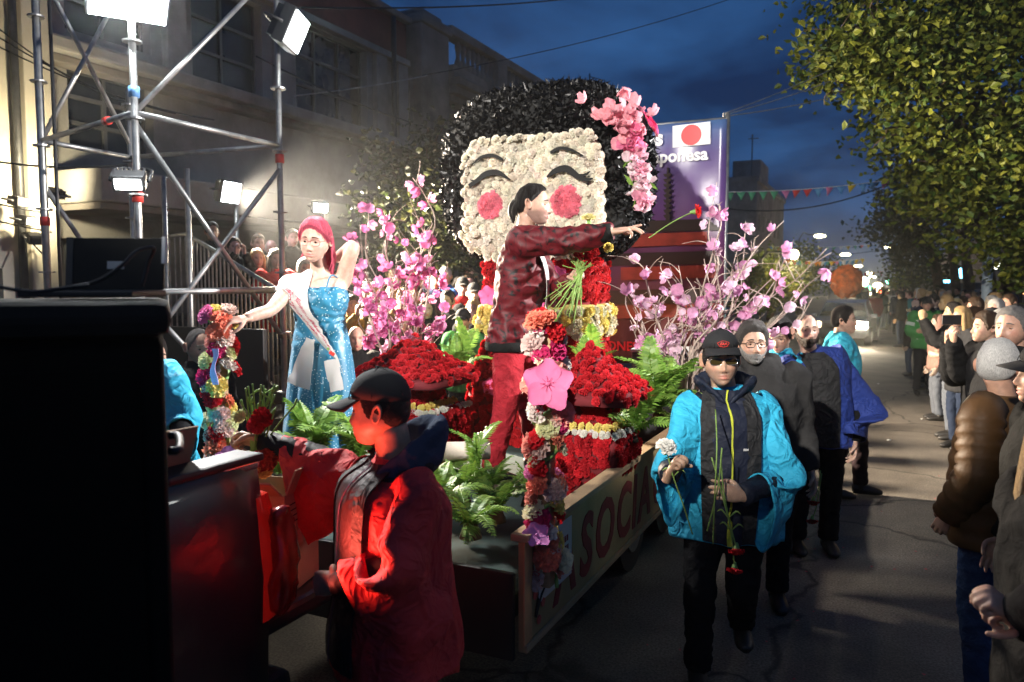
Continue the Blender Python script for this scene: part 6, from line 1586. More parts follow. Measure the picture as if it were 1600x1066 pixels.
def make_cap(t, P, LO, HM, c):
    m = c.get('mat', M['twill']); col = c['col']; cl = c.get('lift', 0); line = [(0, .048 + cl), (60, .042 + cl), (90, .036 + cl * .5), (140, .024), (180, .018)]
    hb_ = hair_shell(P, LO, line, .011, .012, 1, .0005, None, 20); cp = MB(); cp.add(hb_.v, hb_.f, HM)
    cap = put('cap', cp.me(), t, m, color=col)
    y0 = surf_y(P, 0, .050 + cl); rows = []
    for i in range(7):
        r = i / 6; row = []
        for j in range(17):
            a = rad(-62 + 124 * j / 16); Lb = .082 * (math.cos(a * 1.05) ** .55) * c.get('brim', 1)
            bx, by = .084 * math.sin(a), (y0 + .008) * math.cos(a); row.append((bx * (1 + .05 * r), by + Lb * r, .051 + cl - .020 * r * c.get('droop', 1) - .022 * (math.sin(a) ** 2) * (.3 + r * .7)))
        rows.append(row)
    b = MB(); b.grid(rows); br = MB(); bb = solidify(b.me(), .0045); br.add([v.co[:] for v in bb.vertices], [tuple(p.vertices) for p in bb.polygons], HM); put('brim', br.me(), cap, m, color=col)
    bt = MB(); bt.ball(HM @ Vector((0, -.0, .118 + .026)), (.008, .008, .005), 10, 6); put('cap_button', bt.me(), cap, m, color=col)
    for a in range(6):
        lo = a * math.pi / 3 + .52; pts = []
        for q in np.linspace(.35, 1.5, 9):
            pts.append(HM @ Vector((.076 * math.sin(lo) * math.cos(q) * 1.14 * (1 + .1), .097 * math.cos(lo) * math.cos(q) * 1.11 * (1 + .08), .118 * math.sin(q) * 1 + .0235 * math.sin(q) + .0015)))
        sm = MB(); sm.tube(pts, .0016, 4); put('seam', sm.me(), cap, m, color=[x * .8 for x in col])
    return cap

def make_glasses(t, P, HM, g):
    w, h = g.get('w', .027), g.get('h', .019); zc = .002; fr = MB(); y0 = surf_y(P, 0, .012) + .004
    gl = None
    for s in (-1, 1):
        cx = s * .033; ring = []
        yy = max(surf_y(P, cx, zc) + .013, y0 - .004)
        for a in np.linspace(0, 2 * math.pi, 24, endpoint=False): ring.append(HM @ Vector((cx + w * sup(math.cos(a), .7), yy - abs(cx + w * math.cos(a)) * .12, zc + h * sup(math.sin(a), .7))))
        fr.tube(ring + [ring[0]], g.get('r', .0016), 6)
        fr.tube([HM @ Vector((s * (.033 + w), yy - .007, zc + .006)), HM @ Vector((s * .078, .03, .006)), HM @ Vector((s * .079, -.01, .008))], g.get('r', .0016), 5)
        if g.get('lens'):
            L_ = MB(); L_.add([HM @ Vector((cx, yy - abs(cx) * .12 + .002, zc))] + ring, [(0, i + 1, (i + 1) % 24 + 1) for i in range(24)]); g.setdefault('_l', []).append(L_)
    fr.tube([HM @ Vector((-.008, y0, zc + .007)), HM @ Vector((0, y0 + .002, zc + .009)), HM @ Vector((.008, y0, zc + .007))], g.get('r', .0016), 5, sub=2)
    gl = put('glasses', fr.me(), t, g.get('mat', M['frame']))
    for L_ in g.get('_l', []): put('lens', L_.me(), gl, g['lens'])

def face_to(base, target):
    d = Vector(target) - Vector(base); return math.atan2(-d.x, d.y)
def yaw_of(d): return math.atan2(-d.x, d.y)

def open_sleeve(J, s, drop, ends, k, thick=.085, seg=60, flat=1.0):
    """wide hanging sleeve: flat, deep rings from the shoulder towards the wrist, open at the end"""
    sh, el, wr = J['sh' + s], J['el' + s], J['wr' + s]; ins = sh.lerp(J['chest'], .3) + Vector((0, 0, .05 * k))
    path = [ins, sh, sh.lerp(el, .5), el, el.lerp(wr, ends)]; D = []
    for p, a, b, q in zip(path, (.085, .10, .135, drop * .92, drop * 1.04), (.07, .076, .070, thick * .74, thick * .70 * flat), (0, .1, .5, .9, 1)): D.append([*(p + Vector((0, 0, -(a - .066) * k))), a * k, b * k, q])
    D = crom(D, 12); P = D[:, :3]; T = np.gradient(P, axis=0); rows = []
    for p, t, (a, b, q) in zip(P, T, D[:, 3:6]):
        t = t / np.linalg.norm(t); dn = np.array((0, 0, -1.0)); A = dn - t * dn.dot(t); A /= max(np.linalg.norm(A), 1e-6); B = np.cross(t, A); row = []
        for j in range(seg):
            g = 2 * math.pi * j / seg; c, sn = math.cos(g), math.sin(g)
            w = 1 - q * (.55 * max(0, c) ** .8)                       # the cloth narrows to a hanging edge
            row.append(p + A * a * math.copysign(abs(c) ** (1 - .25 * q), c) + B * b * sn * w)
        rows.append(row)
    mb = MB(); mb.grid(rows, cv=True); return mb
# ================================================================ the people in front
def haori(t, J, col, hem, hemw=(.27, .20), nm='coat', seed=1, m=None, up=1.0):
    mb = MB(); torso_tube(mb, J, [(hem, hemw[0], hemw[1]), (hem + .12, hemw[0] * .985, hemw[1] * .98), (1.0, .245 * up, .178 * up), (1.16, .232 * up, .166 * up), (1.31, .228 * up, .158 * up), (1.40, .205 * up, .128 * up), (1.455, .15, .098), (1.495, .098, .082), (1.515, .082, .076)], 72, 8)
    me = mb.me('coat'); k = J['k']
    z0 = (hem * k); fade = lambda co: np.clip((1.35 * k - co[:, 2]) / (.5 * k), .12, 1)
    wrinkle(me, .011, (8, 8, 1.4), seed, True, fade); wrinkle(me, .004, (17, 17, 6), seed + 3, False)
    o = put(nm, me, t, m or M['cotton'], color=col); return o, bvh_of(me)
def sleeve_part(t, mb, col, seed, nm='sleeve', amp=.012, sc=(8, 8, 8)):
    me = mb.me('sleeve'); wrinkle(me, amp * .6, sc, seed, True); wrinkle(me, amp * .22, (18, 18, 18), seed + 1)
    return put(nm, solidify(me, .006), t, M['cotton'], color=col)
def stem_curve(pts, r=.0032):
    mb = MB(); mb.tube(pts, r, 6, sub=6); return mb.me('stem')
def single_carnation(label, pts, col, size, ndir, grp, seed=0, leaf=True):
    """a cut carnation: stem from pts[0] to the head at pts[-1]"""
    rnd = random.Random(seed); t = empty('cut_carnation', pts[0], 0, label, 'flower', grp); o = Vector(pts[0]); q = [Vector(p) - o for p in pts]
    put('stem', stem_curve(q), t, M['stem']); d = (q[-1] - q[-2]).normalized() if ndir is None else Vector(ndir).normalized()
    mb = MB(); mb.tube([q[-1] - d * size * .75, q[-1] - d * size * .3, q[-1] + d * size * .12], [size * .16, size * .3, size * .42], 10, sub=2); put('calyx', mb.me(), t, M['sepal'])
    put('flower_head', CARN[seed % 5], t, loc=q[-1], rot=look(d, rnd.uniform(0, 6)), scale=size, color=col)
    if leaf:
        m_ = q[len(q) // 2]
        for s in (-1, 1):
            mb = MB(); a = m_ + Vector((s * .03, .01, .03)); mb.tube([m_, a, a + Vector((s * .02, 0, -.01))], [(.001, .001), (.005, .001), (.001, .0005)], 5, sub=3); put('leaf', mb.me(), t, M['stem'])
    return t

# ---------------------------------------------------------------- man in red coat with cap (seen from his left side)
bR = W(618, 900, 2.5); bR = Vector((bR.x, bR.y, 0)); yR = yaw_of(-RT * .906 - FW * .42)
MR = (Matrix.Translation(bR) @ Matrix.Rotation(yR, 4, 'Z')).inverted(); jr = lambda px, py, d: MR @ W(px, py, d)
HR = 1.66; kR = HR / 1.75
ovR = dict(head=jr(596, 640, 2.5), neck=jr(622, 725, 2.5), shL=jr(652, 770, 2.36), shR=jr(566, 745, 2.68), elL=jr(628, 880, 2.28), wrL=jr(527, 915, 2.33), elR=jr(482, 712, 2.80), wrR=jr(411, 690, 2.86))
NAVY = (.018, .022, .035)
tR, JR, PR_, HMR = build_person('person in a bright red open coat and black cap reaching into the truck', bR, yR, HR, ovR, 0, (.46, .27, .18), headopt=dict(cheek=.10, jaw=.16, nose=.8, wide=1.06, nl=72, nz=60), headrot=(rad(-34), rad(5), 0),
    hands=dict(R=('grip', jr(380, 684, 2.88) - ovR['wrR'], Vector((-.6, .1, -.5))), L=('fist', jr(500, 912, 2.36) - ovR['wrL'], Vector((1, .1, -.2)))), hair=dict(line=[(0, .09), (50, .06), (62, .03), (70, -.002), (80, -.03), (90, .0), (102, -.018), (125, -.052), (180, -.075)], thick=.0035, top=.004, amp=.001, col=(.014, .011, .010)),
    cap=dict(col=(.016, .016, .017), brim=1.12, droop=1.25), jacket=None, trousers=dict(col=(.012, .012, .014), fat=1.15), seed=3, neckr=.064)
coatR, bvR = haori(tR, JR, (.62, .035, .035), .745, (.27, .225), 'coat', 4, up=1.10)
for s, dr, en in (('R', .215, .28), ('L', .19, .52)):
    mb = open_sleeve(JR, s, dr, en, kR, .085)
    sleeve_part(tR, mb, (.62, .035, .035), 5 if s == 'R' else 8, amp=.016, sc=(6, 6, 6))
    mb = MB(); arm_tube(mb, JR, s, [.05, .055, .055, .054, .047, .043], 14, 4); me = mb.me(); wrinkle(me, .006, (22, 22, 22), 2, True); put('inner_sleeve', me, tR, M['nylon'], color=(.012, .011, .012))
# dark inner jacket and lapels down his front
def front_strip(J, bvh, xs, zs, w, off=.004, n=5):
    C = [spine(J, z / J['k'] if False else z) + Vector((x * J['k'], .30, 0)) for x, z in zip(xs, zs)]
    rows, nr = [], []
    for i in range(40):
        u = i / 39 * (len(zs) - 1); a = int(min(u, len(zs) - 2)); f = u - a
        c = C[a].lerp(C[a + 1], f); ww = (w[a] * (1 - f) + w[a + 1] * f) * J['k']; r, q = [], []
        sh = (J['shR'] - J['shL']); sh.z = 0; sh.normalize()
        for j in range(n):
            p = c + Vector((1, 0, 0)) * (j / (n - 1) - .5) * ww
            loc, no, ix, ds = bvh.ray_cast(p + Vector((0, .4, 0)), Vector((0, -1, 0)))
            if loc is None: loc, no, ix, ds = bvh.find_nearest(p)
            if no.y < 0: no = -no
            r.append(loc + no * off); q.append(no)
        rows.append(r); nr.append(q)
    return rows, nr
zs = [1.50, 1.42, 1.30, 1.10, .9, .78]
r_, n_ = front_strip(JR, bvR, [0] * 6, zs, [.10, .16, .20, .22, .23, .24], .006, 9); inner = put('inner_jacket', strip_mesh(r_, n_, .006), tR, M['nylon'], color=(.028, .016, .018))
for s in (-1, 1):
    r_, n_ = front_strip(JR, bvR, [s * .06, s * .09, s * .115, s * .125, s * .13, s * .135], zs, [.05] * 6, .012, 5); put('lapel', strip_mesh(r_, n_, .006), tR, M['cotton'], color=(.010, .009, .009))
r_, n_ = front_strip(JR, bvR, [-.012] * 6, zs, [.006] * 6, .016, 3); put('zip', strip_mesh(r_, n_, .003), inner, M['denim'], color=(.10, .06, .10))
# blue hood lying on the shoulders
nk = JR['neck']; mb = MB()
mb.tube([nk + Vector(p) * kR for p in ((.035, .115, -.07), (.088, .06, -.015), (.115, -.03, .035), (.07, -.115, .075), (0, -.145, .085), (-.07, -.115, .075), (-.115, -.03, .035), (-.088, .06, -.015), (-.035, .115, -.07))], [(.02, .014), (.034, .018), (.055, .022), (.07, .027), (.074, .03), (.07, .027), (.055, .022), (.034, .018), (.02, .014)], 14, sub=5, ref=[Vector((.2, -.2, 1))] * 9)
me = remesh(mb, .009, 4); wrinkle(me, .006, (16, 16, 16), 4, True); put('hood', me, tR, M['cloth'], color=(.045, .062, .10))
mb = MB(); mb.tube([nk + Vector(p) * kR for p in ((.03, .13, -.09), (.11, .06, -.045), (.135, -.03, -.005), (.08, -.115, .022), (0, -.135, .03), (-.08, -.115, .022), (-.135, -.03, -.005), (-.11, .06, -.045), (-.03, .13, -.09))], [(.03, .012)] * 9, 10, sub=4, ref=[Vector((.2, -.2, 1))] * 9); put('neck_band', mb.me(), tR, M['cotton'], color=(.010, .009, .009))
# flowers he hands over
bq = W(398, 672, 2.84); rnd = random.Random(8)
tb_ = empty('flower_bunch', bq, 0, 'bunch of cut flower stems in the outstretched hand by the truck', 'bouquet')
for k in range(24):
    a = bq + RT * rnd.gauss(0, .012) + Vector((0, 0, rnd.uniform(-.10, -.06))); e = bq + RT * rnd.gauss(.02, .05) + FW * rnd.gauss(0, .03) + Vector((0, 0, rnd.uniform(.06, .18)))
    put('stem', stem_curve([a - bq, (a.lerp(e, .5) + RT * rnd.gauss(0, .01)) - bq, e - bq], .0034), tb_, M['stem'])
    if k % 4 == 0:
        mb = MB(); mb.tube([e - bq, e - bq + Vector((rnd.gauss(0, .03), 0, .03)), e - bq + Vector((rnd.gauss(0, .07), 0, -.01))], [(.001, .001), (.006, .001), (.001, .001)], 5, sub=3); put('leaf', mb.me(), tb_, M['stem'])
for px, py, c, s in ((408, 655, REDF, .04), (400, 665, (.6, .03, .05), .036), (405, 722, REDF, .045), (418, 718, (.62, .05, .03), .04), (412, 735, (.8, .35, .1), .035), (372, 650, (.7, .72, .4), .03)):
    flower('flower_head', rnd.choice(CARN), tb_, W(px, py, 2.8) - bq, (-FW + RT * .3), s, c, rnd)

# ---------------------------------------------------------------- man in the bright blue coat
bT = W(1132, 900, 3.62); bT = Vector((bT.x, bT.y, 0)); yT = yaw_of(-FW * .985 - RT * .12 - RT * .05)
MT = (Matrix.Translation(bT) @ Matrix.Rotation(yT, 4, 'Z')).inverted(); jt = lambda px, py, d: MT @ W(px, py, d)
HT = 1.76; kT = HT / 1.75
ovT = dict(head=jt(1126, 562, 3.56), neck=jt(1133, 612, 3.63), shR=jt(1082, 638, 3.60), shL=jt(1187, 640, 3.62), elR=jt(1050, 728, 3.50), wrR=jt(1045, 742, 3.27), elL=jt(1214, 748, 3.52), wrL=jt(1160, 775, 3.28), knR=(.12, .10, .51), anR=(.12, .02, .09), knL=(-.08, .03, .50), anL=(-.12, -.28, .20))
TEAL = (.022, .36, .56)
tT, JT, PT_, HMT = build_person('person in an open bright blue coat and black cap holding a white carnation', bT, yT, HT, ovT, 0, (.50, .31, .205), headopt=dict(nl=80, nz=66, jaw=.24, nose=.85, stubble=.75, cheek=.02), headrot=(rad(3), rad(2), rad(2)),
    hands=dict(R=('fist', Vector((-.35, .3, .9)), Vector((-.9, .3, -.2))), L=('point', jt(1110, 762, 3.22) - ovT['wrL'], Vector((.15, -.8, -.3)))), hair=dict(line=[(0, .05), (30, .03), (50, .02), (64, .0), (76, -.028), (88, .0), (100, -.015), (125, -.06), (180, -.085)], thick=.009, top=.0, amp=.004, col=(.010, .009, .009)),
    cap=dict(col=(.011, .011, .012), brim=.95, droop=.9, lift=.012), trousers=dict(col=(.011, .011, .012), fat=1.0), glasses=dict(w=.027, h=.0150, r=.0012, lens=M['lens_dark'], mat=M['chrome']), seed=11)
coatT, bvT = haori(tT, JT, TEAL, .745, (.262, .17), 'coat', 14, up=.98)
for s, dr, en in (('R', .165, .18), ('L', .175, .50)):
    mb = open_sleeve(JT, s, dr, en, kT, .09); sleeve_part(tT, mb, TEAL, 15 if s == 'R' else 18, amp=.016, sc=(6, 6, 6))
    mb = MB(); arm_tube(mb, JT, s, [.05, .055, .055, .056, .05, .042], 14, 4); me = mb.me(); wrinkle(me, .007, (22, 22, 22), 2, True); put('inner_sleeve', me, tT, M['nylon'], color=(.010, .013, .024))
zs = [1.50, 1.44, 1.34, 1.12, .9, .755]
r_, n_ = front_strip(JT, bvT, [0] * 6, zs, [.10, .15, .165, .15, .13, .12], .006, 9); me = strip_mesh(r_, n_, .008); wrinkle(me, .006, (14, 14, 6), 2, True); inT = put('inner_jacket', me, tT, M['nylon'], color=(.010, .013, .026))
for s in (-1, 1):
    r_, n_ = front_strip(JT, bvT, [s * .07, s * .085, s * .098, s * .098, s * .088, s * .082], zs, [.045, .055, .06, .06, .06, .06], .012, 5); put('lapel', strip_mesh(r_, n_, .006), tT, M['cotton'], color=(.009, .009, .010))
r_, n_ = front_strip(JT, bvT, [.0, .012, .0, -.004, .004, .0], zs, [.007] * 6, .020, 3); put('zip_piping', strip_mesh(r_, n_, .004), inT, M['cloth'], color=(.42, .46, .05))
r_, n_ = front_strip(JT, bvT, [-.058] * 3, [1.20, 1.195, 1.19], [.022] * 3, .02, 3); put('chest_logo', strip_mesh(r_, n_, .002), inT, M['cloth'], color=(.4, .4, .4))
nk = JT['neck']; mb = MB()
for (sx) in (1, -1):
    mb.tube([nk + Vector(p) * kT for p in ((sx * .012, .105, -.05), (sx * .055, .085, -.005), (sx * .105, .01, .025), (sx * .10, -.07, .03), (0, -.12, .04))], [(.035, .012), (.045, .014), (.05, .02), (.055, .024), (.055, .026)], 12, sub=5, ref=[Vector((sx * .5, .3, .8))] * 5)
me = remesh(mb, .008, 3); wrinkle(me, .005, (18, 18, 18), 4, True); put('hood', me, tT, M['nylon'], color=(.011, .015, .028))
# neckline collar edge in lime
mb = MB(); mb.tube([nk + Vector(p) * kT for p in ((0, .118, -.065), (.022, .112, -.03), (.048, .085, .015))], .003, 6, sub=4); put('collar_piping', mb.me(), tT, M['cloth'], color=(.42, .46, .05))
mb = MB(); mb.tube([nk + Vector(p) * kT for p in ((0, .118, -.065), (-.022, .112, -.03), (-.048, .085, .015))], .003, 6, sub=4); put('collar_piping', mb.me(), tT, M['cloth'], color=(.42, .46, .05))
# emblem on the cap
M['capred'] = mat('emblem_red', (.55, .03, .02), .6)
emb = MB(); yE = surf_y(PT_, 0, .08) + .019
cp_b = bvh_of(bpy.data.objects[[c.name for c in tT.children if c.name.startswith('cap')][0]].data)
def on_cap(x, z):
    o = HMT @ Vector((x, .4, z)); d = (HMT.to_3x3() @ Vector((0, -1, 0))).normalized(); h = cp_b.ray_cast(o, d); return (h[0] - d * .002) if h[0] is not None else HMT @ Vector((x, yE, z))
emb.tube([on_cap(.024 * math.cos(a) * (1 + .12 * math.sin(5 * a)), .083 + .0135 * math.sin(a)) for a in np.linspace(0, 6.283, 30)], .0014, 5)
V, F = text_geo('EAA', .017, shear=.25, bold=.0006); V = np.array(V); V[:, 0] -= V[:, 0].mean(); emb.add([on_cap(-p[0], .078 + p[1]) for p in V], F)
put('cap_emblem', emb.me('emblem', False), tT, M['capred'])
# bracelet
mb = MB(); q = JT['elL'].lerp(JT['wrL'], .97)
dL = (JT['wrL'] - JT['elL']).normalized(); a1 = dL.cross(UPZ).normalized(); a2 = dL.cross(a1)
ringp = [q + (a1 * math.cos(a) + a2 * math.sin(a)) * .033 for a in np.linspace(0, 6.283, 24)]
for p in ringp: mb.ball(p, .0045, 6, 4)
put('bracelet', mb.me(), tT, M['chrome'])
hR = W(1039, 722, 3.22)
single_carnation('white carnation held up in the fist of the person in bright blue', [W(1082, 835, 3.22), W(1068, 790, 3.22), W(1052, 745, 3.23), W(1041, 700, 3.22)], (.82, .80, .74), .048, Vector((0, 0, 1)) - FW * .6, 'carnations held by the walkers', 1)
single_carnation('upper red carnation hanging from the hand with the bracelet', [W(1112, 715, 3.2), W(1125, 760, 3.2), W(1138, 810, 3.2), W(1151, 858, 3.2)], (.6, .012, .018), .036, Vector((.1, -.3, -1)), 'carnations held by the walkers', 2)
single_carnation('lower red carnation hanging from the hand with the bracelet', [W(1126, 718, 3.2), W(1131, 770, 3.21), W(1142, 830, 3.21), W(1148, 888, 3.21)], (.6, .012, .018), .034, Vector((0, -.3, -1)), 'carnations held by the walkers', 3)
for k, pts in enumerate(([(1118, 640, 3.4), (1120, 700, 3.2), (1116, 790, 3.2), (1114, 850, 3.25)], [(1128, 700, 3.2), (1122, 760, 3.2), (1105, 830, 3.24)])):
    tag(put('cut_flower', stem_curve([W(*q) for q in pts]), None, M['stem']), 'bare green flower stem before the dark zip jacket, %s' % ('longer' if k == 0 else 'shorter'), 'flower stem', 'bare stems')

# ---------------------------------------------------------------- man on the float throwing flowers
bM = W(788, 745, 4.85); bM = Vector((bM.x, bM.y, DECK)); yM = yaw_of(RT * .97 - FW * .22)
MM_ = (Matrix.Translation(bM) @ Matrix.Rotation(yM, 4, 'Z')).inverted(); jm = lambda px, py, d: MM_ @ W(px, py, d)
HM_ = 1.80
ovM = dict(head=jm(832, 320, 4.80), neck=jm(818, 365, 4.84), chest=jm(816, 425, 4.84), waist=jm(809, 478, 4.85), pel=jm(801, 522, 4.85), shR=jm(812, 378, 4.66), shL=jm(828, 392, 5.02), elR=jm(890, 376, 4.50), wrR=jm(958, 362, 4.42), elL=jm(868, 462, 4.90), wrL=jm(893, 438, 4.72),
    hipR=jm(796, 538, 4.76), hipL=jm(812, 538, 4.94), knR=jm(790, 635, 4.70), anR=jm(768, 735, 4.72), knL=jm(826, 628, 5.02), anL=jm(836, 718, 5.15))
m, t_, b_ = new_mat('floral_jacket')
tc = t_.nodes.new('ShaderNodeTexCoord'); vo = t_.nodes.new('ShaderNodeTexNoise'); vo.inputs['Scale'].default_value = 15; vo.inputs['Detail'].default_value = 3; vo.inputs['Distortion'].default_value = 1.8; t_.links.new(tc.outputs['Object'], vo.inputs['Vector'])
cr = t_.nodes.new('ShaderNodeValToRGB'); el = cr.color_ramp.elements; el[0].position = .36; el[0].color = (.008, .005, .006, 1); el[1].position = .45; el[1].color = (.085, .004, .008, 1); e = el.new(.60); e.color = (.11, .006, .010, 1); e = el.new(.66); e.color = (.08, .005, .008, 1)
t_.links.new(vo.outputs[0], cr.inputs[0]); t_.links.new(cr.outputs[0], b_.inputs['Base Color']); b_.inputs['Roughness'].default_value = .55; b_.inputs['Specular IOR Level'].default_value = .3
M['floral'] = m
tM, JM, PM_, HMM = build_person('smiling person with ponytail in a red and black floral jacket throwing flowers from the float', bM, yM, HM_, ovM, 0, (.50, .31, .23), headopt=dict(nl=80, nz=66, stubble=.85, smile=1.0, nose=1.15, jaw=.24), headrot=(rad(2), rad(5), 0),
    hands=dict(R=('throw', jm(990, 356, 4.40) - ovM['wrR'], Vector((-.2, .3, -.9))), L=('fist', jm(905, 424, 4.66) - ovM['wrL'], Vector((.6, .5, .2)))),
    hair=dict(line=[(0, .088), (40, .08), (60, .055), (74, .03), (84, .012), (100, .0), (125, -.05), (180, -.08)], thick=.007, top=.005, amp=.003, strands=120, col=(.012, .009, .008), locks=[([(0, -.085, .02), (0, -.115, -.01), (-.004, -.122, -.06), (.0, -.11, -.12)], [.022, .03, .026, .006]), ([(.03, -.09, 0), (.03, -.105, -.05), (.02, -.1, -.11)], [.018, .018, .004])]),
    jacket=dict(col=(1, 1, 1), mat=M['floral'], hem=.865, fat=1.03, pad=.016, wr=.010, ws=(10, 10, 16)), trousers=dict(col=(.27, .016, .024), fat=1.02, mat=M['denim']), seed=21)
mb = MB()
for x in np.linspace(-.016, .016, 8): mb.ball(HMM @ Vector((x, surf_y(PM_, x, -.062) + .0005, -.0625 + abs(x) * .12)), (.0026, .0018, .0034), 6, 5)
put('teeth', mb.me(), tM, M['teeth'])
def cuff(t, J, s, f0, f1, r, col, nm='cuff'):
    mb = MB(); mb.tube([J['el' + s].lerp(J['wr' + s], f0), J['el' + s].lerp(J['wr' + s], f1)], [r, r * .92], 16); put(nm, mb.me(), t, M['cloth'], color=col)
cuff(tM, JM, 'R', .72, .97, .056, (.010, .010, .010)); cuff(tM, JM, 'L', .86, .97, .045, (.6, .58, .52))
jk_b = bvh_of(bpy.data.objects[[c.name for c in tM.children if c.name.startswith('jacket')][0]].data)
sh_r = [spine(JM, 1.50) + Vector((.07, -.02, .0)), spine(JM, 1.45) + Vector((.10, .06, .02)), spine(JM, 1.35) + Vector((.08, .15, 0)), spine(JM, 1.2) + Vector((.02, .18, 0)), spine(JM, 1.0) + Vector((-.06, .18, 0)), spine(JM, .9) + Vector((-.10, .15, 0))]
r_, n_ = strip_on(jk_b, sh_r, [.085] * 6, [Vector((1, -.2, .2))] * 3 + [Vector((1, 0, .5))] * 3, 5, .006, 8); put('sash', strip_mesh(r_, n_, .003), tM, mat('white_satin', (.72, .70, .68), .35, var=.05, sheen=.3))
mb = MB(); torso_tube(mb, JM, [(.850, .195, .14), (.858, .212, .160), (.90, .214, .162), (.91, .20, .15)], 28, 2); put('jacket_hem', mb.me(), tM, M['cloth'], color=(.010, .010, .010))
# trouser pocket rivets and seam
# bouquet in his left hand
bq = W(905, 428, 4.62); rnd = random.Random(17); tq = empty('carnation_bouquet', bq, 0, 'loose bouquet of red carnations held low by the flower thrower', 'bouquet')
for k in range(26):
    e1 = bq + RT * rnd.gauss(.01, .04) + FW * rnd.gauss(0, .03) + Vector((0, 0, rnd.uniform(.05, .13))); e0_ = bq - RT * rnd.uniform(-.03, .22) + FW * rnd.gauss(0, .05) + Vector((0, 0, -rnd.uniform(.12, .30)))
    put('stem', stem_curve([e0_ - bq, (bq + RT * rnd.gauss(0, .008)) - bq, e1 - bq], .003), tq, M['stem'])
    if k % 3 == 0:
        s = e0_.lerp(bq, .4) - bq; mb = MB(); mb.tube([s, s + Vector((rnd.gauss(0, .03), 0, .02)), s + Vector((rnd.gauss(0, .05), 0, .05))], [(.001, .001), (.005, .001), (.001, .001)], 5, sub=3); put('leaf', mb.me(), tq, M['stem'])
    if k < 14: flower('flower_head', rnd.choice(CARN), tq, e1 - bq + Vector((rnd.gauss(0, .03), rnd.gauss(0, .03), rnd.uniform(.0, .05))), (rnd.gauss(0, .4), -.6, 1), .036, (.42, .01, .015), rnd)
flower('flower_head', CARN[1], tq, W(950, 387, 4.55) - bq, -FW + RT * .5, .037, YEL, rnd)
flower('flower_head', CARN[2], tq, W(920, 343, 4.75) - bq, Vector((0, 0, 1)) - FW * .2, .045, (.80, .74, .36), rnd)
put('stem', stem_curve([W(912, 420, 4.6) - bq, W(918, 370, 4.74) - bq, W(920, 346, 4.75) - bq]), tq, M['stem']); mb = MB(); mb.tube([W(920, 358, 4.75) - bq, W(920, 345, 4.75) - bq], [.009, .018], 8); put('calyx', mb.me(), tq, M['sepal'])
single_carnation('red carnation flying through the air past the banner', [W(1014, 372, 4.3), W(1040, 354, 4.3), W(1068, 338, 4.3), W(1087, 331, 4.3)], (.6, .02, .02), .042, RT * .9 + Vector((0, 0, .1)) - FW * .2, None, 4, False)

# ---------------------------------------------------------------- woman in the blue sequin dress
bW = W(505, 700, 4.38); bW = Vector((bW.x, bW.y, DECK)); yW = yaw_of(-FW * .97 - RT * .22)
MW = (Matrix.Translation(bW) @ Matrix.Rotation(yW, 4, 'Z')).inverted(); jw = lambda px, py, d: MW @ W(px, py, d)
ovW = dict(head=jw(493, 375, 4.28), neck=jw(499, 423, 4.36), chest=jw(499, 470, 4.36), shR=jw(459, 445, 4.36), shL=jw(532, 445, 4.42), elR=jw(423, 484, 4.12), wrR=jw(383, 498, 3.98), elL=jw(552, 385, 4.34), wrL=jw(524, 404, 4.52))
PKH = (.60, .09, .15)
lk = []; rk = random.Random(4)
for k in range(46):
    a = rad(rk.uniform(100, 265)); r = .086 + rk.uniform(-.004, .006); x, y = r * math.sin(a) * -.92, r * math.cos(a) * 1.05; side = -1 if x < 0 else .45
    ln = rk.uniform(.16, .27) if x < .02 else rk.uniform(.05, .12)
    lk.append(([(x * .85, y * .85, .075), (x * 1.08, y * 1.08, .01), (x * 1.12 - .004, y * 1.12 - .006, -.07 * ln / .2), (x * 1.1 - .01, y * 1.1 - .01, -.6 * ln), (x * 1.1 + rk.uniform(-.02, .02), y * 1.06 + rk.uniform(-.015, .015), -ln)], [.008, .010, .009, .007, .002]))
tW, JW_, PW_, HMW = build_person('person with pink hair in a sparkling blue gown and white sash on the float', bW, yW, 1.64, ovW, 0, (.60, .38, .30), headopt=dict(nl=80, nz=66, jaw=.27, nose=.82, lips=1.25, cheek=.05), headrot=(rad(6), rad(13), rad(-5)),
    hands=dict(R=('drape', jw(362, 500, 3.93) - ovW['wrR'], Vector((.1, -.3, -.9))), L=('relaxed', jw(508, 400, 4.56) - ovW['wrL'], Vector((.3, .5, .6)))), hair=dict(line=[(0, .078), (25, .07), (50, .045), (68, .01), (80, -.01), (95, -.02), (120, -.06), (180, -.09)], thick=.009, top=.008, amp=.006, freq=70, strands=170, col=PKH, brow=(.10, .04, .03), locks=lk), barearms=True, shoes=False, lid=-4, glasses=dict(w=.026, h=.0185, r=.0013, mat=mat('rose_frame', (.35, .08, .08), .3)), seed=31, neckr=.049)
kW = JW_['k']
mb = MB(); torso_tube(mb, JW_, [(1.24, .11, .085), (1.32, .155, .10), (1.40, .165, .085), (1.45, .12, .062), (1.49, .06, .055), (1.53, .05, .05)], 28, 4)
for s in 'RL': arm_tube(mb, JW_, s, (.05, .057, .048, .038, .036, .028), 14, 4, .9)
sk = remesh(mb, .009, 5); put_tint(sk, []); put('shoulders', sk, tW, M['skin'], color=(.60, .38, .30))
m, t_, b_ = new_mat('sequin_fabric')
tc = t_.nodes.new('ShaderNodeTexCoord'); vo = t_.nodes.new('ShaderNodeTexVoronoi'); vo.inputs['Scale'].default_value = 150; t_.links.new(tc.outputs['Object'], vo.inputs['Vector'])
sp_ = t_.nodes.new('ShaderNodeSeparateColor'); t_.links.new(vo.outputs['Color'], sp_.inputs[0])
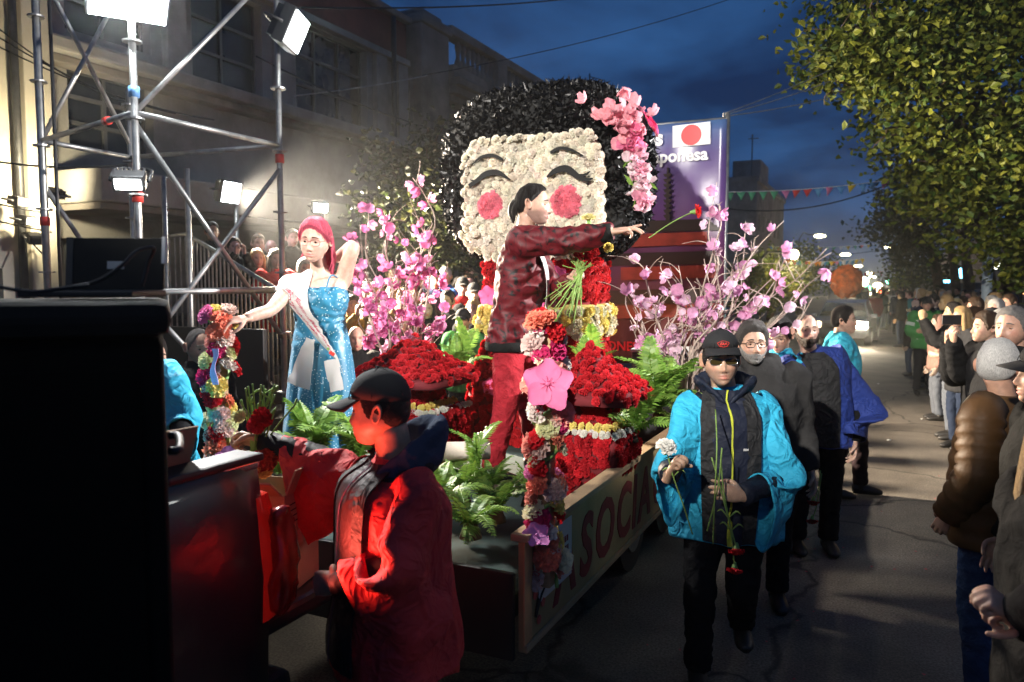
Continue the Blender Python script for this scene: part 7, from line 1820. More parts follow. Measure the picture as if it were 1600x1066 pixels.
gt = t_.nodes.new('ShaderNodeMath'); gt.operation = 'GREATER_THAN'; gt.inputs[1].default_value = .89; t_.links.new(sp_.outputs[0], gt.inputs[0])
lt2 = t_.nodes.new('ShaderNodeMath'); lt2.operation = 'LESS_THAN'; lt2.inputs[1].default_value = .42; t_.links.new(vo.outputs['Distance'], lt2.inputs[0])
mu = t_.nodes.new('ShaderNodeMath'); mu.operation = 'MULTIPLY'; t_.links.new(gt.outputs[0], mu.inputs[0]); t_.links.new(lt2.outputs[0], mu.inputs[1])
mx = t_.nodes.new('ShaderNodeMix'); mx.data_type = 'RGBA'; mx.inputs[6].default_value = (.018, .17, .29, 1); mx.inputs[7].default_value = (.75, .88, .95, 1); t_.links.new(mu.outputs[0], mx.inputs[0]); t_.links.new(mx.outputs[2], b_.inputs['Base Color'])  # sequin sparkle put into the base colour as random white specks
b_.inputs['Roughness'].default_value = .42; b_.inputs['Sheen Weight'].default_value = .2; M['sequin'] = m
mb = MB(); torso_tube(mb, JW_, [(.012 / kW, .29, .25), (.25, .255, .22), (.55, .225, .185), (.80, .20, .155), (.95, .182, .142), (1.08, .152, .122), (1.16, .150, .122), (1.25, .166, .138), (1.32, .174, .140), (1.365, .160, .118), (1.385, .148, .10)], 110, 7)
dr = mb.me('gown')
fade = lambda co: np.clip((1.05 * kW - co[:, 2]) / (.6 * kW), 0, 1)
wrinkle(dr, .030, (17, 17, .4), 3, False, fade); wrinkle(dr, .012, (38, 38, .7), 5, False, fade); wrinkle(dr, .006, (18, 18, 30), 8, True, lambda co: (co[:, 2] > .95 * kW) * 1.0)
gown = put('gown', dr, tW, M['sequin'])
mb = MB()
for s in (1, -1): mb.tube([spine(JW_, 1.36) + Vector((s * .095, .115, .0)), spine(JW_, 1.44) + Vector((s * .10, .06, .015)), spine(JW_, 1.43) + Vector((s * .10, -.05, .0)), spine(JW_, 1.36) + Vector((s * .085, -.10, 0))], .005, 6, sub=5)
put('shoulder_strap', mb.me(), tW, M['sequin'])
um = MB(); join_mb(um, dr); join_mb(um, sk); ub = BVHTree.FromPolygons(um.v, um.f)
C = [(.085, -.10, 1.42), (.10, -.02, 1.475), (.10, .09, 1.42), (.075, .16, 1.32), (.02, .17, 1.20), (-.055, .17, 1.07), (-.12, .16, .96), (-.165, .12, .86)]
Cw = [spine(JW_, z) + Vector((x, y, 0)) for x, y, z in C]
r_, n_ = strip_on(ub, Cw, [.16, .17, .18, .19, .19, .19, .18, .17], [Vector((1, 0, -.1)), Vector((1, .1, -.1)), Vector((1, 0, .15)), Vector((1, 0, .35)), Vector((1, -.1, .55)), Vector((1, -.1, .65)), Vector((1, -.2, .7)), Vector((.8, -.5, .7))], 7, .008, 8)
M['sashw'] = mat('sash_satin', (.60, .57, .55), .38, var=.05, sheen=.3); M['sashred'] = mat('sash_lettering', (.42, .02, .07), .5)
sash = put('sash', strip_mesh(r_, n_, .003), tW, M['sashw'])
# two hanging tails
for k, (x0, z0, x1, z1, w0, w1) in enumerate(((-.03, 1.02, .055, .74, .05, .17), (-.16, .90, -.20, .72, .10, .11))):
    Ct = [spine(JW_, z0 + (z1 - z0) * q) + Vector((x0 + (x1 - x0) * q, .20, 0)) for q in np.linspace(0, 1, 5)]
    rr_, nn_ = strip_on(ub, Ct, list(np.linspace(w0, w1, 5)), [Vector((1, 0, .25 if k == 0 else -.2))] * 5, 6, .012 + .004 * k, 5); put('sash_tail', strip_mesh(rr_, nn_, .003), sash, M['sashw'])
for txt, s0, s1, a0, a1 in (('Aspirante a Embajadora de la', .40, .86, .20, .46), ('Fiesta Nacional de la Flor', .38, .80, .56, .82)):
    V, F = text_geo(txt, 1, shear=.35, bold=.012); 
    # the ribbon's cross direction runs the other way round when read from outside
    V = [(p[0], -p[1], p[2]) for p in V]; put('lettering', map_on_strip(V, F, r_, n_, s0, s1, 1 - a1 if False else a0, a1, .006), sash, M['sashred'])
for k, (a, b) in enumerate(((.885, .42), (.9, .58), (.87, .5))):
    n0 = int(a * (len(r_) - 1)); m0 = int(b * 6); mb = MB(); mb.disc(r_[n0][m0] + n_[n0][m0] * .005, .011 if k < 2 else .008, axis=n_[n0][m0], h=.003, seg=9); put('sash_flower', mb.me('f', False), sash, M['capred'] if k < 2 else M['sepal'])
# ================================================================ walkers behind the man in bright blue
GREYH = (.30, .29, .28); DARKH = (.014, .011, .010); BROWNH = (.045, .025, .014); BLONDE = (.34, .22, .10)
LIT = (.50, .31, .22)
def stand(px, py, d, z=0.0): p = W(px, py, d); return Vector((p.x, p.y, z))
b_ = stand(1192, 700, 4.55)
build_person('grey bearded person with glasses in a charcoal hooded jacket behind the bright blue coat', b_, yaw_of(-FW - RT * .15), 1.73, dict(wrL=Vector((-.27, .05, .86)), wrR=Vector((.25, .12, .9)), head=(0.08, .02, 1.60), neck=(.03, -.01, 1.47)), 0, LIT, headopt=dict(nl=64, nz=54, stubble=.5, cheek=.05), headrot=(rad(6), 0, 0), hair=dict(line=SHORT, thick=.016, top=.016, col=(.05, .045, .042), amp=.008), beard=dict(col=(.22, .21, .20), thick=.004), glasses=dict(w=.025, h=.017, r=.0022), jacket=dict(col=(.032, .031, .031), hem=.82, fat=1.18, pad=.012, hood=True), trousers=dict(col=(.012, .012, .013), fat=1.1), seed=41)
b_ = stand(1216, 700, 5.6)
build_person('dark haired person with thin glasses looking down behind the grey bearded person', b_, yaw_of(-FW * .8 - RT * .6), 1.70, None, 0, LIT, headopt=dict(stubble=.4), headrot=(0, rad(22), 0), hair=dict(line=SHORT, thick=.016, top=.018, col=DARKH, amp=.008), glasses=dict(w=.026, h=.019, r=.0012), jacket=dict(col=TEAL, hem=.75, fat=1.1, pad=.02, name='coat', mat=M['cotton']), trousers=dict(col=(.012, .012, .013)), seed=42)
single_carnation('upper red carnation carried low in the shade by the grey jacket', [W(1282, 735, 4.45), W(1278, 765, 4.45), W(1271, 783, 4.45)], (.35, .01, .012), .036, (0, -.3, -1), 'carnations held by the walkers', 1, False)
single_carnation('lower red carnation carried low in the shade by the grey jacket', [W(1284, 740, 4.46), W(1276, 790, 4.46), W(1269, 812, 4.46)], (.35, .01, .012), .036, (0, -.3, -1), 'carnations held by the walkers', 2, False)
# blue coat
bB = stand(1272, 800, 5.5); yB = yaw_of(-FW * .98 - RT * .1); MB_ = (Matrix.Translation(bB) @ Matrix.Rotation(yB, 4, 'Z')).inverted(); jb = lambda px, py, d: MB_ @ W(px, py, d)
tB, JB, PB_, HB_ = build_person('balding bearded person in a dark blue open coat over black', bB, yB, 1.80, dict(head=jb(1259, 516, 5.42), neck=jb(1266, 552, 5.5), wrL=jb(1335, 690, 5.4), elL=jb(1338, 620, 5.5), shL=jb(1312, 575, 5.52), shR=jb(1228, 575, 5.5), elR=jb(1215, 640, 5.5), wrR=jb(1215, 690, 5.35)), 0, (.52, .33, .25), headopt=dict(nl=64, nz=54, stubble=.4), headrot=(rad(4), rad(1), 0), hair=dict(line=[(0, .10), (30, .098), (50, .06), (64, .02), (78, -.02), (100, -.01), (180, -.07)], thick=.002, top=.001, amp=.001, col=(.03, .02, .014)), beard=dict(col=(.035, .02, .012), thick=.006), trousers=dict(col=(.010, .010, .011)), seed=43)
BLUE = (.010, .032, .20)
cB, bvB = haori(tB, JB, BLUE, .78, (.25, .18), 'coat', 44)
for s, dr, en in (('R', .20, .25), ('L', .24, .35)): sleeve_part(tB, open_sleeve(JB, s, dr, en, 1.03, .10), BLUE, 46)
r_, n_ = front_strip(JB, bvB, [0] * 6, [1.50, 1.44, 1.34, 1.12, .9, .79], [.14, .19, .2, .2, .2, .2], .006, 9); put('shirt', strip_mesh(r_, n_, .008), tB, M['cotton'], color=(.008, .008, .009))
for s in 'RL':
    mb = MB(); arm_tube(mb, JB, s, [.045, .05, .05, .048, .044, .04], 12, 3); put('inner_sleeve', mb.me(), tB, M['cloth'], color=(.009, .009, .010))
b_ = stand(1308, 700, 7.0)
build_person('dark haired person in a pale blue coat walking with head turned away', b_, yaw_of(-FW * .3 + RT * .95), 1.74, dict(anL=(-.1, .22, .09), knL=(-.1, .2, .5)), 0, LIT, headopt=dict(stubble=.4), headrot=(rad(-8), 0, 0), hair=dict(line=SHORT, thick=.014, top=.014, col=DARKH), jacket=dict(col=(.03, .40, .55), hem=.78, fat=1.15, pad=.03, name='coat', mat=M['cotton']), trousers=dict(col=(.02, .012, .014)), seed=45)

# ---------------------------------------------------------------- people around the truck
b_ = stand(312, 700, 5.0)
build_person('person in a black jacket and jeans standing behind the flower post', b_, yaw_of(-FW * .5 + RT * .85), 1.66, dict(wrR=(.06, .26, 1.02), elR=(.24, .03, 1.08), wrL=(-.08, .25, 1.0), elL=(-.24, .02, 1.06)), 0, (.40, .24, .17), headopt=dict(stubble=.5), headrot=(rad(-12), rad(10), 0), hair=dict(line=[(0, .10), (40, .09), (62, .03), (78, -.02), (100, -.01), (180, -.07)], thick=.004, top=.002, col=(.10, .09, .085)), jacket=dict(col=(.018, .018, .018), hem=.84, fat=1.15, pad=.015), trousers=dict(col=(.05, .07, .11), mat=M['denim']), hands=dict(R=('grip', None, (-1, 0, 0))), seed=51)
bF = stand(236, 800, 3.75); yF_ = yaw_of(-FW * .55 + RT * .85); MF = (Matrix.Translation(bF) @ Matrix.Rotation(yF_, 4, 'Z')).inverted(); jf = lambda px, py, d: MF @ W(px, py, d)
tF, JF, PF_, HF_ = build_person('person in a sky blue coat half hidden by the loudspeaker, hand over the truck bed', bF, yF_, 1.70, dict(shL=jf(262, 585, 3.62), elL=jf(285, 650, 3.55), wrL=jf(283, 680, 3.42), shR=jf(230, 590, 3.9)), 0, (.50, .31, .23), hands=dict(L=('relaxed', jf(274, 706, 3.40) - jf(283, 680, 3.42), (.6, -.5, 0))), hair=dict(line=SHORT, col=DARKH), trousers=dict(col=(.012, .012, .014)), headopt=dict(nl=48, nz=40), seed=52)
cF, bvF = haori(tF, JF, TEAL, .75, (.25, .18), 'coat', 54)
for s in 'RL':
    sleeve_part(tF, open_sleeve(JF, s, .15, .3, .97, .10), TEAL, 56); mb = MB(); arm_tube(mb, JF, s, [.05, .055, .055, .054, .05, .046], 12, 3); me = mb.me(); put('inner_sleeve', wrinkle(me, .008, 24, 3, True), tF, M['cloth'], color=(.018, .019, .021))

# ---------------------------------------------------------------- kerbside people close to the camera
def puffer(t, J, col, hem=.80):
    lv = []
    for k in range(33):
        z = hem + (1.50 - hem) * k / 32; b = .013 * abs(math.sin(k * math.pi / 4 + .4)) ** .5; rx = float(np.interp(z, [hem, 1.0, 1.2, 1.36, 1.44, 1.5], [.23, .235, .225, .215, .17, .10])); ry = float(np.interp(z, [hem, 1.0, 1.2, 1.36, 1.44, 1.5], [.17, .185, .175, .15, .115, .09])); lv.append((z, rx + b, ry + b))
    mb = MB(); torso_tube(mb, J, lv, 40, 2); me = mb.me(); wrinkle(me, .004, (14, 14, 22), 3); put('padded_jacket', me, t, M['quilt'], color=col)
    for s in 'RL':
        sh, el, wr = J['sh' + s], J['el' + s], J['wr' + s]; pts = [sh.lerp(J['chest'], .3) + Vector((0, 0, .05))] + [sh.lerp(el, q) for q in np.linspace(.05, .95, 14)] + [el.lerp(wr, q) for q in np.linspace(.05, .95, 12)]
        mb = MB(); mb.tube(pts, [.09] + [.088 + .011 * abs(math.sin(i * math.pi / 3)) ** .6 - .02 * max(0, i - 13) / 13 for i in range(26)], 20); me = mb.me(); wrinkle(me, .003, 16, 4); put('padded_sleeve', me, t, M['quilt'], color=col)
b_ = stand(1556, 800, 3.45); yI = yaw_of(FW * .75 + RT * .45 - RT * .9)
tI, JI, PI_, HI_ = build_person('white haired bearded person in a brown padded jacket at the kerb', b_, yI, 1.70, dict(wrL=(-.20, .10, .90), elL=(-.25, -.05, 1.13)), 0, (.44, .25, .17), headopt=dict(nl=64, nz=54), headrot=(rad(-82), 0, 0), hair=dict(line=[(0, .10), (40, .10), (62, .05), (75, -.03), (90, -.02), (120, -.055), (180, -.075)], thick=.009, top=.004, col=(.55, .53, .50), amp=.004), beard=dict(col=(.5, .48, .46), thick=.006), trousers=dict(col=(.03, .055, .12), mat=M['denim']), seed=61)
puffer(tI, JI, (.10, .05, .018))
b_ = stand(1572, 800, 4.5)
build_person('tall grey haired person in a dark jacket behind the white haired one', b_, yaw_of(-RT * .9 - FW * .3), 1.82, None, 0, (.42, .24, .17), headopt=dict(nl=56, nz=46, stubble=.3), headrot=(rad(12), 0, 0), hair=dict(line=SHORT, thick=.008, top=.006, col=(.13, .12, .115)), jacket=dict(col=(.012, .012, .013), fat=1.15, pad=.015), trousers=dict(col=(.014, .02, .035)), seed=62)
b_ = stand(1636, 800, 2.95)
build_person('person in a black cap and dark jacket watching from the kerb', b_, yaw_of(-RT * .95 + FW * .25), 1.72, None, 0, (.46, .28, .20), headopt=dict(nl=64, nz=54, nose=.95), hair=dict(line=SHORT, thick=.006, top=.003, col=BROWNH), cap=dict(col=(.012, .012, .013)), jacket=dict(col=(.008, .008, .008), fat=1.1, pad=.012), trousers=dict(col=(.012, .012, .013)), seed=63)
bP = stand(1532, 800, 6.2); yP = yaw_of(-RT * .9 + FW * .1); MP_ = (Matrix.Translation(bP) @ Matrix.Rotation(yP, 4, 'Z')).inverted(); jp = lambda px, py, d: MP_ @ W(px, py, d)
tP, JP_, PP_, HP_ = build_person('person in a long black coat filming with a raised phone', bP, yP, 1.72, dict(elR=jp(1500, 585, 5.95), wrR=jp(1490, 533, 5.75), elL=jp(1490, 590, 6.2), wrL=jp(1480, 535, 5.9)), 0, (.46, .28, .20), hands=dict(R=('grip', jp(1486, 510, 5.7) - jp(1490, 533, 5.75), (.2, -.6, 0)), L=('grip', jp(1478, 512, 5.85) - jp(1480, 535, 5.9), (-.2, -.6, 0))), hair=dict(line=SHORT, thick=.015, top=.012, col=BROWNH), jacket=dict(col=(.010, .010, .011), hem=.62, fat=1.15, pad=.02, name='coat'), trousers=dict(col=(.03, .03, .016)), headopt=dict(nl=56, nz=46), seed=64)
mb = MB(); mb.bbox((-.075, -.004, -.037), (.075, .004, .037), .004); ph = empty('phone', W(1487, 500, 5.75), yP + rad(100), 'phone held up by the person in the long black coat', 'phone'); put('case', mb.me('case', False), ph, M['black']); mb = MB(); mb.bbox((-.069, -.0052, -.031), (.069, -.0042, .031), .0004); put('screen', mb.me('screen', False), ph, emis('phone_screen', (.05, .07, .16), .6))
# long haired person with clasped hands at the frame edge
bK = stand(1668, 900, 2.0); yK = yaw_of(-RT * .95 - FW * .1); MK = (Matrix.Translation(bK) @ Matrix.Rotation(yK, 4, 'Z')).inverted(); jk_ = lambda px, py, d: MK @ W(px, py, d)
lkK = [([(x, y, .05), (x * 1.25, y * 1.15, -.1), (x * 1.3, y * 1.1 + .02, -.3), (x * 1.2, y * 1.0 + .03, -.5)], [.02, .026, .024, .008]) for x, y in ((.07, .0), (.07, -.03), (.06, -.06), (.03, -.085), (0, -.09), (-.03, -.085), (-.06, -.06), (-.07, -.03), (-.07, 0), (-.072, .03), (.072, .03))]
tK, JK, PK_, HK_ = build_person('blonde long haired person with clasped ringed hands at the kerb', bK, yK, 1.66, dict(wrR=jk_(1590, 975, 1.95), elR=jk_(1668, 960, 1.85), wrL=jk_(1592, 962, 1.85), elL=jk_(1660, 950, 1.7)), 0, (.52, .31, .23), hands=dict(R=('fist', jk_(1550, 940, 1.93) - jk_(1590, 975, 1.95), (.3, 0, -1)), L=('fist', jk_(1552, 935, 1.86) - jk_(1592, 962, 1.85), (.3, -.3, -1))), hair=dict(line=FULL, thick=.014, top=.01, col=BLONDE, locks=lkK), jacket=dict(col=(.014, .014, .015), fat=1.05, pad=.012), trousers=dict(col=(.06, .07, .09)), headopt=dict(nl=48, nz=40), seed=65)
dK = (JK['wrL'] - JK['elL']).normalized(); a1 = dK.cross(UPZ).normalized(); a2 = dK.cross(a1)
mb = MB(); mb.tube([JK['wrL'] - dK * .008 + (a1 * math.cos(a) * .034 + a2 * math.sin(a) * .030) for a in np.linspace(0, 6.283, 25)], .003, 6); put('bracelet', mb.me(), tK, M['chrome'])

# ================================================================ crowd: a few figures built once, then copied with their own colours
def dup(root, loc, rz, s, label, group, cols):
    r = root.copy(); COL.objects.link(r); r.location = loc; r.rotation_euler = (0, 0, rz); r.scale = (s, s, s); r['label'] = label; r['group'] = group; r['category'] = 'person'
    for ch in root.children:
        c = ch.copy(); COL.objects.link(c); c.parent = r
        key = ch.name.split('.')[0]
        if key in cols: c.color = (*cols[key], 1)
        for g in ch.children:
            e = g.copy(); COL.objects.link(e); e.parent = c
            if key in cols: e.color = (*cols[key], 1)
    return r
PROTO = {}
def proto(nm, **kw):
    t, J, P, HMx = build_person('x', (0, -30, 0), 0, 1.72, kw.pop('ov', None), 1, (.45, .27, .19), **kw)
    if nm == 'hood': pass
    PROTO[nm] = t
LOCKS = [([(x, y, .05), (x * 1.2, y * 1.15, -.06), (x * 1.25, y * 1.2 - .01, -.16), (x * 1.1, y * 1.1, -.24)], [.022, .027, .025, .008]) for x, y in ((.072, .02), (.072, -.03), (.05, -.07), (.0, -.09), (-.05, -.07), (-.072, -.03), (-.072, .02))]
UP = dict(elR=(.20, .20, 1.22), wrR=(.06, .36, 1.52), elL=(-.20, .20, 1.22), wrL=(-.05, .36, 1.52))
FOLD = dict(elR=(.25, .02, 1.12), wrR=(-.05, .22, 1.10), elL=(-.25, .02, 1.12), wrL=(.05, .24, 1.14))
J0 = dict(col=(.02, .02, .02), fat=1.1, pad=.014); T0 = dict(col=(.02, .02, .025))
proto('man', hair=dict(line=SHORT, thick=.012, top=.012), jacket=J0, trousers=T0, seed=1)
proto('woman', hair=dict(line=FULL, thick=.013, top=.01, locks=LOCKS), jacket=dict(J0, hem=.72), trousers=T0, ov=FOLD, seed=2)
proto('filming', hair=dict(line=SHORT, thick=.014, top=.01), jacket=J0, trousers=T0, ov=UP, hands=dict(R=('grip', (0, .1, 1), (-1, 0, 0)), L=('grip', (0, .1, 1), (1, 0, 0))), seed=3)
proto('hood', hair=dict(line=FULL), jacket=dict(J0, hood_up=True), trousers=T0, seed=4)
proto('cap', hair=dict(line=SHORT, thick=.006, top=.002), cap=dict(col=(.02, .02, .02)), jacket=J0, trousers=T0, seed=5)
proto('bald', hair=dict(line=[(0, .2), (60, .2), (72, -.02), (180, -.07)], zmax=[(0, .05), (180, .06)], thick=.006, top=0), jacket=dict(J0, fat=1.2), trousers=T0, ov=FOLD, seed=6)
proto('hoodback', hair=dict(line=FULL, thick=.016, top=.014), jacket=dict(J0, hood=True), trousers=T0, seed=7)
CN = {'black': (.012, .012, .013), 'charcoal': (.03, .03, .032), 'navy': (.014, .02, .045), 'dark red': (.16, .012, .016), 'red': (.42, .014, .018), 'olive': (.045, .045, .02), 'tan': (.22, .15, .09), 'grey': (.14, .14, .14), 'white': (.6, .58, .55), 'teal': (.03, .16, .19), 'pink': (.36, .14, .15), 'blue': (.03, .08, .26), 'green': (.05, .20, .06), 'mustard': (.30, .19, .03), 'dusty pink': (.26, .15, .12)}
HN = {'dark haired': DARKH, 'brown haired': BROWNH, 'grey haired': GREYH, 'blonde': BLONDE}
KIND = {'man': 'standing person', 'woman': 'long-haired arms-folded person', 'filming': 'hands-raised person', 'hood': 'hooded person', 'cap': 'capped person', 'bald': 'bald person', 'hoodback': 'hood-collared person'}
used = {}
def onlooker(kind, loc, rz, s, jc, hc, place, group, skin=None, tc=None, label=None):
    if label is None:
        label = ''
    rr = random.Random(hash((round(loc[0], 2), round(loc[1], 2))) & 0xffff)
    sk = skin or tuple(x * rr.uniform(.75, 1.15) for x in (.46, .28, .20))
    cols = {'body': sk, 'jacket': CN[jc], 'trousers': tc or rr.choice([(.012, .012, .014), (.02, .028, .05), (.05, .065, .10), (.03, .025, .02)]), 'hair': HN[hc], 'cap': CN['black']}
    if not label:
        tn = {.012: 'black', .02: 'navy', .05: 'denim', .03: 'brown'}[cols['trousers'][0]]; sz = 'tall ' if s > 1.02 else 'short ' if s < .95 else ''
        label = '%s%s%s in %s over %s, %s' % (sz, '' if kind in ('hood', 'cap', 'bald') else hc.replace(' ', '-') + ' ', KIND[kind], jc, tn, place)
    r = dup(PROTO[kind], loc, rz, s, label, group, cols)
    used[label] = used.get(label, 0) + 1; return r
# named individuals on the grandstand and beside the float
GS = 'onlookers on the grandstand'
for kind, px, py, d, jc, hc, lab in (('man', 331, 362, 10.0, 'charcoal', 'dark haired', 'dark haired onlooker leaning on the top of the barred railing'), ('filming', 365, 386, 9.8, 'black', 'dark haired', 'onlooker in black crouching on the railing behind the crossed scaffold braces'),
        ('man', 403, 380, 10.4, 'black', 'brown haired', 'onlooker in black standing on the grandstand between two braces'), ('woman', 401, 404, 9.8, 'black', 'blonde', 'fair long haired onlooker low on the grandstand'), ('bald', 423, 388, 10.6, 'grey', 'grey haired', 'pale capped onlooker behind the one in red on the grandstand'),
        ('woman', 430, 405, 9.6, 'red', 'brown haired', 'long haired onlooker in a red jacket on the grandstand'), ('man', 456, 372, 10.8, 'black', 'dark haired', 'onlooker in black beside the scaffold standard'), ('hoodback', 475, 420, 9.5, 'grey', 'grey haired', 'onlooker in a grey fur collar behind the bare arm')):
    p = W(px, py, d); onlooker(kind, (p.x, p.y, p.z - 1.61), yaw_of(-FW * .8 + RT * .5), 1.0, jc, hc, '', GS, label=lab)
LS = 'onlookers behind the float'
for kind, px, py, d, jc, hc, s, lab in (('bald', 556, 528, 7.4, 'black', 'grey haired', 1, 'bald person with back turned just behind the blue gown'), ('woman', 590, 507, 8.2, 'charcoal', 'brown haired', .97, 'person with hair tied back looking aside under the blossom twigs'), ('hood', 660, 436, 10.5, 'white', 'blonde', 1.02, 'person in a white hood standing among the blossoms'),
        ('man', 680, 437, 10.2, 'navy', 'dark haired', 1, 'onlooker in navy beside the white hood'), ('man', 697, 432, 10.4, 'blue', 'grey haired', 1, 'grey haired onlooker in a pale blue shirt beyond the blossoms'), ('cap', 723, 448, 10.0, 'red', 'dark haired', 1, 'onlooker in a red jacket and dark cap near the doll'), ('cap', 740, 458, 9.6, 'black', 'dark haired', 1, 'onlooker in a black helmet-like cap beside the doll robe'),
        ('woman', 741, 483, 9.0, 'black', 'blonde', .96, 'fair person peeping past the doll robe'), ('cap', 725, 500, 8.2, 'green', 'dark haired', .98, 'person in a dark green cap behind the fern'), ('hoodback', 615, 463, 9.6, 'olive', 'blonde', 1, 'blonde onlooker in olive behind the blossom branches'), ('hoodback', 632, 468, 9.0, 'tan', 'blonde', 1, 'blonde onlooker in tan bending forward behind the blossoms'),
        ('man', 652, 462, 9.8, 'charcoal', 'dark haired', 1, 'dark haired onlooker behind the middle of the blossom tree'), ('man', 590, 455, 10.0, 'grey', 'grey haired', 1, 'grey haired onlooker behind the woman in the gown'), ('filming', 548, 478, 8.6, 'mustard', 'brown haired', .98, 'onlooker in mustard holding something red beside the gown'), ('cap', 573, 440, 10.8, 'black', 'dark haired', 1, 'capped onlooker high behind the raised elbow'),
        ('woman', 668, 482, 8.8, 'black', 'dark haired', .97, 'dark long haired onlooker low among the blossoms'), ('man', 612, 428, 11.2, 'dark red', 'brown haired', 1, 'onlooker in dark red high behind the blossoms'), ('man', 700, 470, 9.4, 'black', 'dark haired', 1, 'onlooker in black left of the red jacket'), ('woman', 640, 500, 8.0, 'charcoal', 'brown haired', .95, 'brown haired onlooker just above the lantern roof')):
    p = W(px, py, d); onlooker(kind, (p.x, p.y, p.z - 1.61 * s), yaw_of(-FW * .9 + RT * random.Random(px).uniform(-.5, .6)), s, jc, hc, '', LS, label=lab)
rnd = random.Random(99)
for k in range(26):
    px = rnd.uniform(535, 745); d = rnd.uniform(10.5, 13.5); py = 448 - (d - 10.5) * 12 + rnd.uniform(-6, 10); p = W(px, py, d)
    onlooker(rnd.choice(['man', 'woman', 'cap', 'hoodback', 'filming']), (p.x, p.y, p.z - 1.61), yaw_of(-FW + RT * rnd.uniform(-.6, .6)), rnd.uniform(.94, 1.05), rnd.choice(['black', 'charcoal', 'navy', 'olive', 'black']), rnd.choice(['dark haired', 'brown haired']), 'in shadowy rows behind the blossoms', 'shadowy rows behind the float')
# kerbside crowd
KR = 'kerbside crowd'
for kind, px, d, jc, hc, s, lab in (('hood', 1468, 11.0, 'dusty pink', 'brown haired', .88, 'youngster in a dusty pink hood waiting at the kerb'), ('man', 1422, 16.5, 'black', 'brown haired', .72, 'small child in dark clothes at the edge of the road'), ('woman', 1505, 9.0, 'charcoal', 'blonde', .98, 'fair person behind the raised phone'), ('cap', 1553, 7.6, 'mustard', 'brown haired', .99, 'person in a yellow cap over the shoulder of the phone holder'), ('filming', 1492, 9.6, 'black', 'dark haired', 1.0, 'onlooker raising hands beside the youngster in dusty pink'), ('hoodback', 1570, 6.6, 'black', 'grey haired', 1.0, 'grey haired onlooker behind the tall one at the kerb'), ('man', 1593, 5.6, 'charcoal', 'dark haired', 1.04, 'dark haired onlooker at the very edge behind the black cap')):
    p = stand(px, 500, d); onlooker(kind, p, yaw_of(-RT * .9 + FW * rnd.uniform(-.4, .4)), s, jc, hc, '', KR, label=lab, tc=(.10, .11, .13) if 'pink' in lab else None)
for k in range(96):
    row = rnd.choice([0, 0, 1, 1, 2]); Y = 11 + (k / 96) ** 1.25 * 46 + rnd.uniform(-.4, .4); X = 1.05 + row * .62 + rnd.uniform(-.22, .22) + Y * .004
    z = .13 if X > KERB_R else 0
    onlooker(rnd.choice(['man', 'woman', 'cap', 'hoodback', 'filming', 'man', 'hood', 'bald']), (X, Y, z), yaw_of(Vector((-1, rnd.uniform(-.9, .5), 0))), rnd.uniform(.9, 1.06), rnd.choice(['black', 'charcoal', 'navy', 'black', 'dark red', 'olive', 'tan', 'grey', 'red', 'white', 'teal']), rnd.choice(['dark haired', 'brown haired', 'grey haired', 'blonde']), 'in the packed kerbside rows' if Y < 28 else 'in the far kerbside rows', KR)
for px, d, kind, jc, lab in ((1366, 27, 'man', 'dark red', 'walker in a dark red jacket beside the oncoming car'), (1380, 33, 'woman', 'black', 'stooping walker in black on the road by the car'), (1392, 36, 'woman', 'white', 'walker in white far up the road'), (1402, 30, 'man', 'navy', 'walker in navy seen from behind far up the road'), (1408, 24, 'hoodback', 'black', 'broad walker in black near the officer'), (1412, 34, 'cap', 'charcoal', 'capped walker in charcoal far up the road'), (1372, 44, 'man', 'tan', 'walker in tan in the glow of the far lamps'), (1385, 50, 'man', 'red', 'walker in red in the glow of the far lamps')):
    p = stand(px, 500, d); onlooker(kind, p, rnd.uniform(0, 6), 1.0, jc, 'dark haired', '', 'walkers up the road', label=lab)
for k in range(34):
    px = rnd.uniform(1335, 1425); d = rnd.uniform(52, 85); p = stand(px, 500, d); onlooker(rnd.choice(['man', 'woman', 'cap', 'hoodback']), p, rnd.uniform(0, 6), rnd.uniform(.92, 1.05), rnd.choice(['black', 'charcoal', 'tan', 'red', 'white', 'navy']), rnd.choice(list(HN)), 'in the distant street crowd', 'distant street crowd')
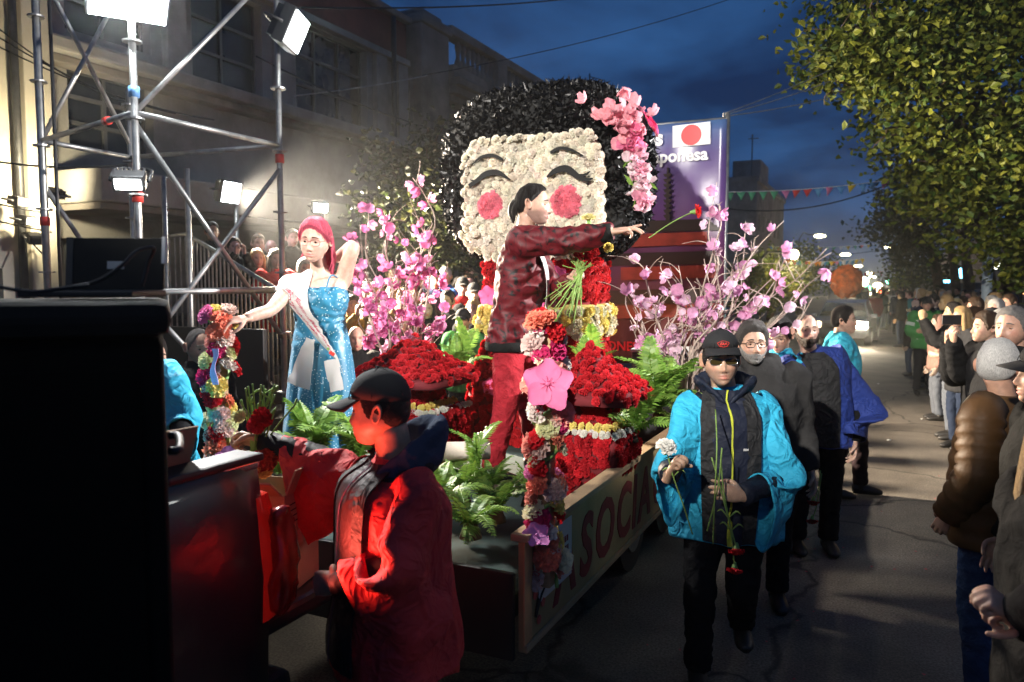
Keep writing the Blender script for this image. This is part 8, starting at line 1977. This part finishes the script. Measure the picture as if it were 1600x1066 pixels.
for k in range(22):
    px = rnd.uniform(1150, 1300); d = rnd.uniform(17, 32); X = -7.2 + rnd.uniform(-1, .4); q = W(px, 480, 1) - Vector((0, 0, CAMZ)); q = q * (X / q.x)
    if q.y < 60: onlooker(rnd.choice(['man', 'woman', 'cap', 'hoodback']), (q.x, q.y, 0), yaw_of(Vector((1, rnd.uniform(-.5, .5), 0))), rnd.uniform(.92, 1.05), rnd.choice(['black', 'charcoal', 'tan', 'navy', 'teal']), rnd.choice(list(HN)), 'at the opposite kerb beyond the blossoms', 'opposite kerb crowd')
# officer in a green reflective jacket
t, J, P, HMx = build_person('officer in a green jacket with pale reflective bands at the kerb', stand(1447, 500, 13.5), yaw_of(-FW * .9 - RT * .3), 1.72, FOLD, 1, (.46, .28, .2), hair=dict(line=SHORT, thick=.006, top=.002), cap=dict(col=(.012, .012, .014)), jacket=dict(J0, col=CN['green'], fat=1.15, pad=.03), trousers=T0, seed=8, group=KR)
jb_ = bvh_of(bpy.data.objects[[c.name for c in t.children if c.name.startswith('jacket')][0]].data)
for z in (1.05, 1.32):
    mb = MB(); torso_tube(mb, J, [(z - .03, .228, .178), (z + .03, .228, .178)], 24, 1); put('reflective_band', mb.me(), t, M['cloth'], color=(.45, .5, .48))
for s in 'RL':
    q = J['sh' + s].lerp(J['el' + s], .55); d = (J['el' + s] - J['sh' + s]).normalized(); mb = MB(); mb.tube([q - d * .03, q + d * .03], .104, 14); put('reflective_band', mb.me(), t, M['cloth'], color=(.45, .5, .48))
# the prototypes themselves are not part of the scene
for t in PROTO.values():
    for c in list(t.children):
        for g in list(c.children): bpy.data.objects.remove(g)
        bpy.data.objects.remove(c)
    bpy.data.objects.remove(t)
bpy.data.scenes.remove(TMP)

# ================================================================ thin air volume added to imitate the lens glare round the floodlights
mb = MB(); mb.box((-265, -55, -1.2), (310, 905, 15.5))
m = bpy.data.materials.new('glare_air'); m.use_nodes = True; t_ = m.node_tree; t_.nodes.clear()
o_ = t_.nodes.new('ShaderNodeOutputMaterial'); v_ = t_.nodes.new('ShaderNodeVolumePrincipled')
v_.inputs['Color'].default_value = (.9, .93, .95, 1); v_.inputs['Density'].default_value = .0016; v_.inputs['Anisotropy'].default_value = .88
t_.links.new(v_.outputs[0], o_.inputs['Volume'])
hz_ = put('glare_haze', mb.me('glare_haze', False), None, m); tag(hz_, kind='stuff')
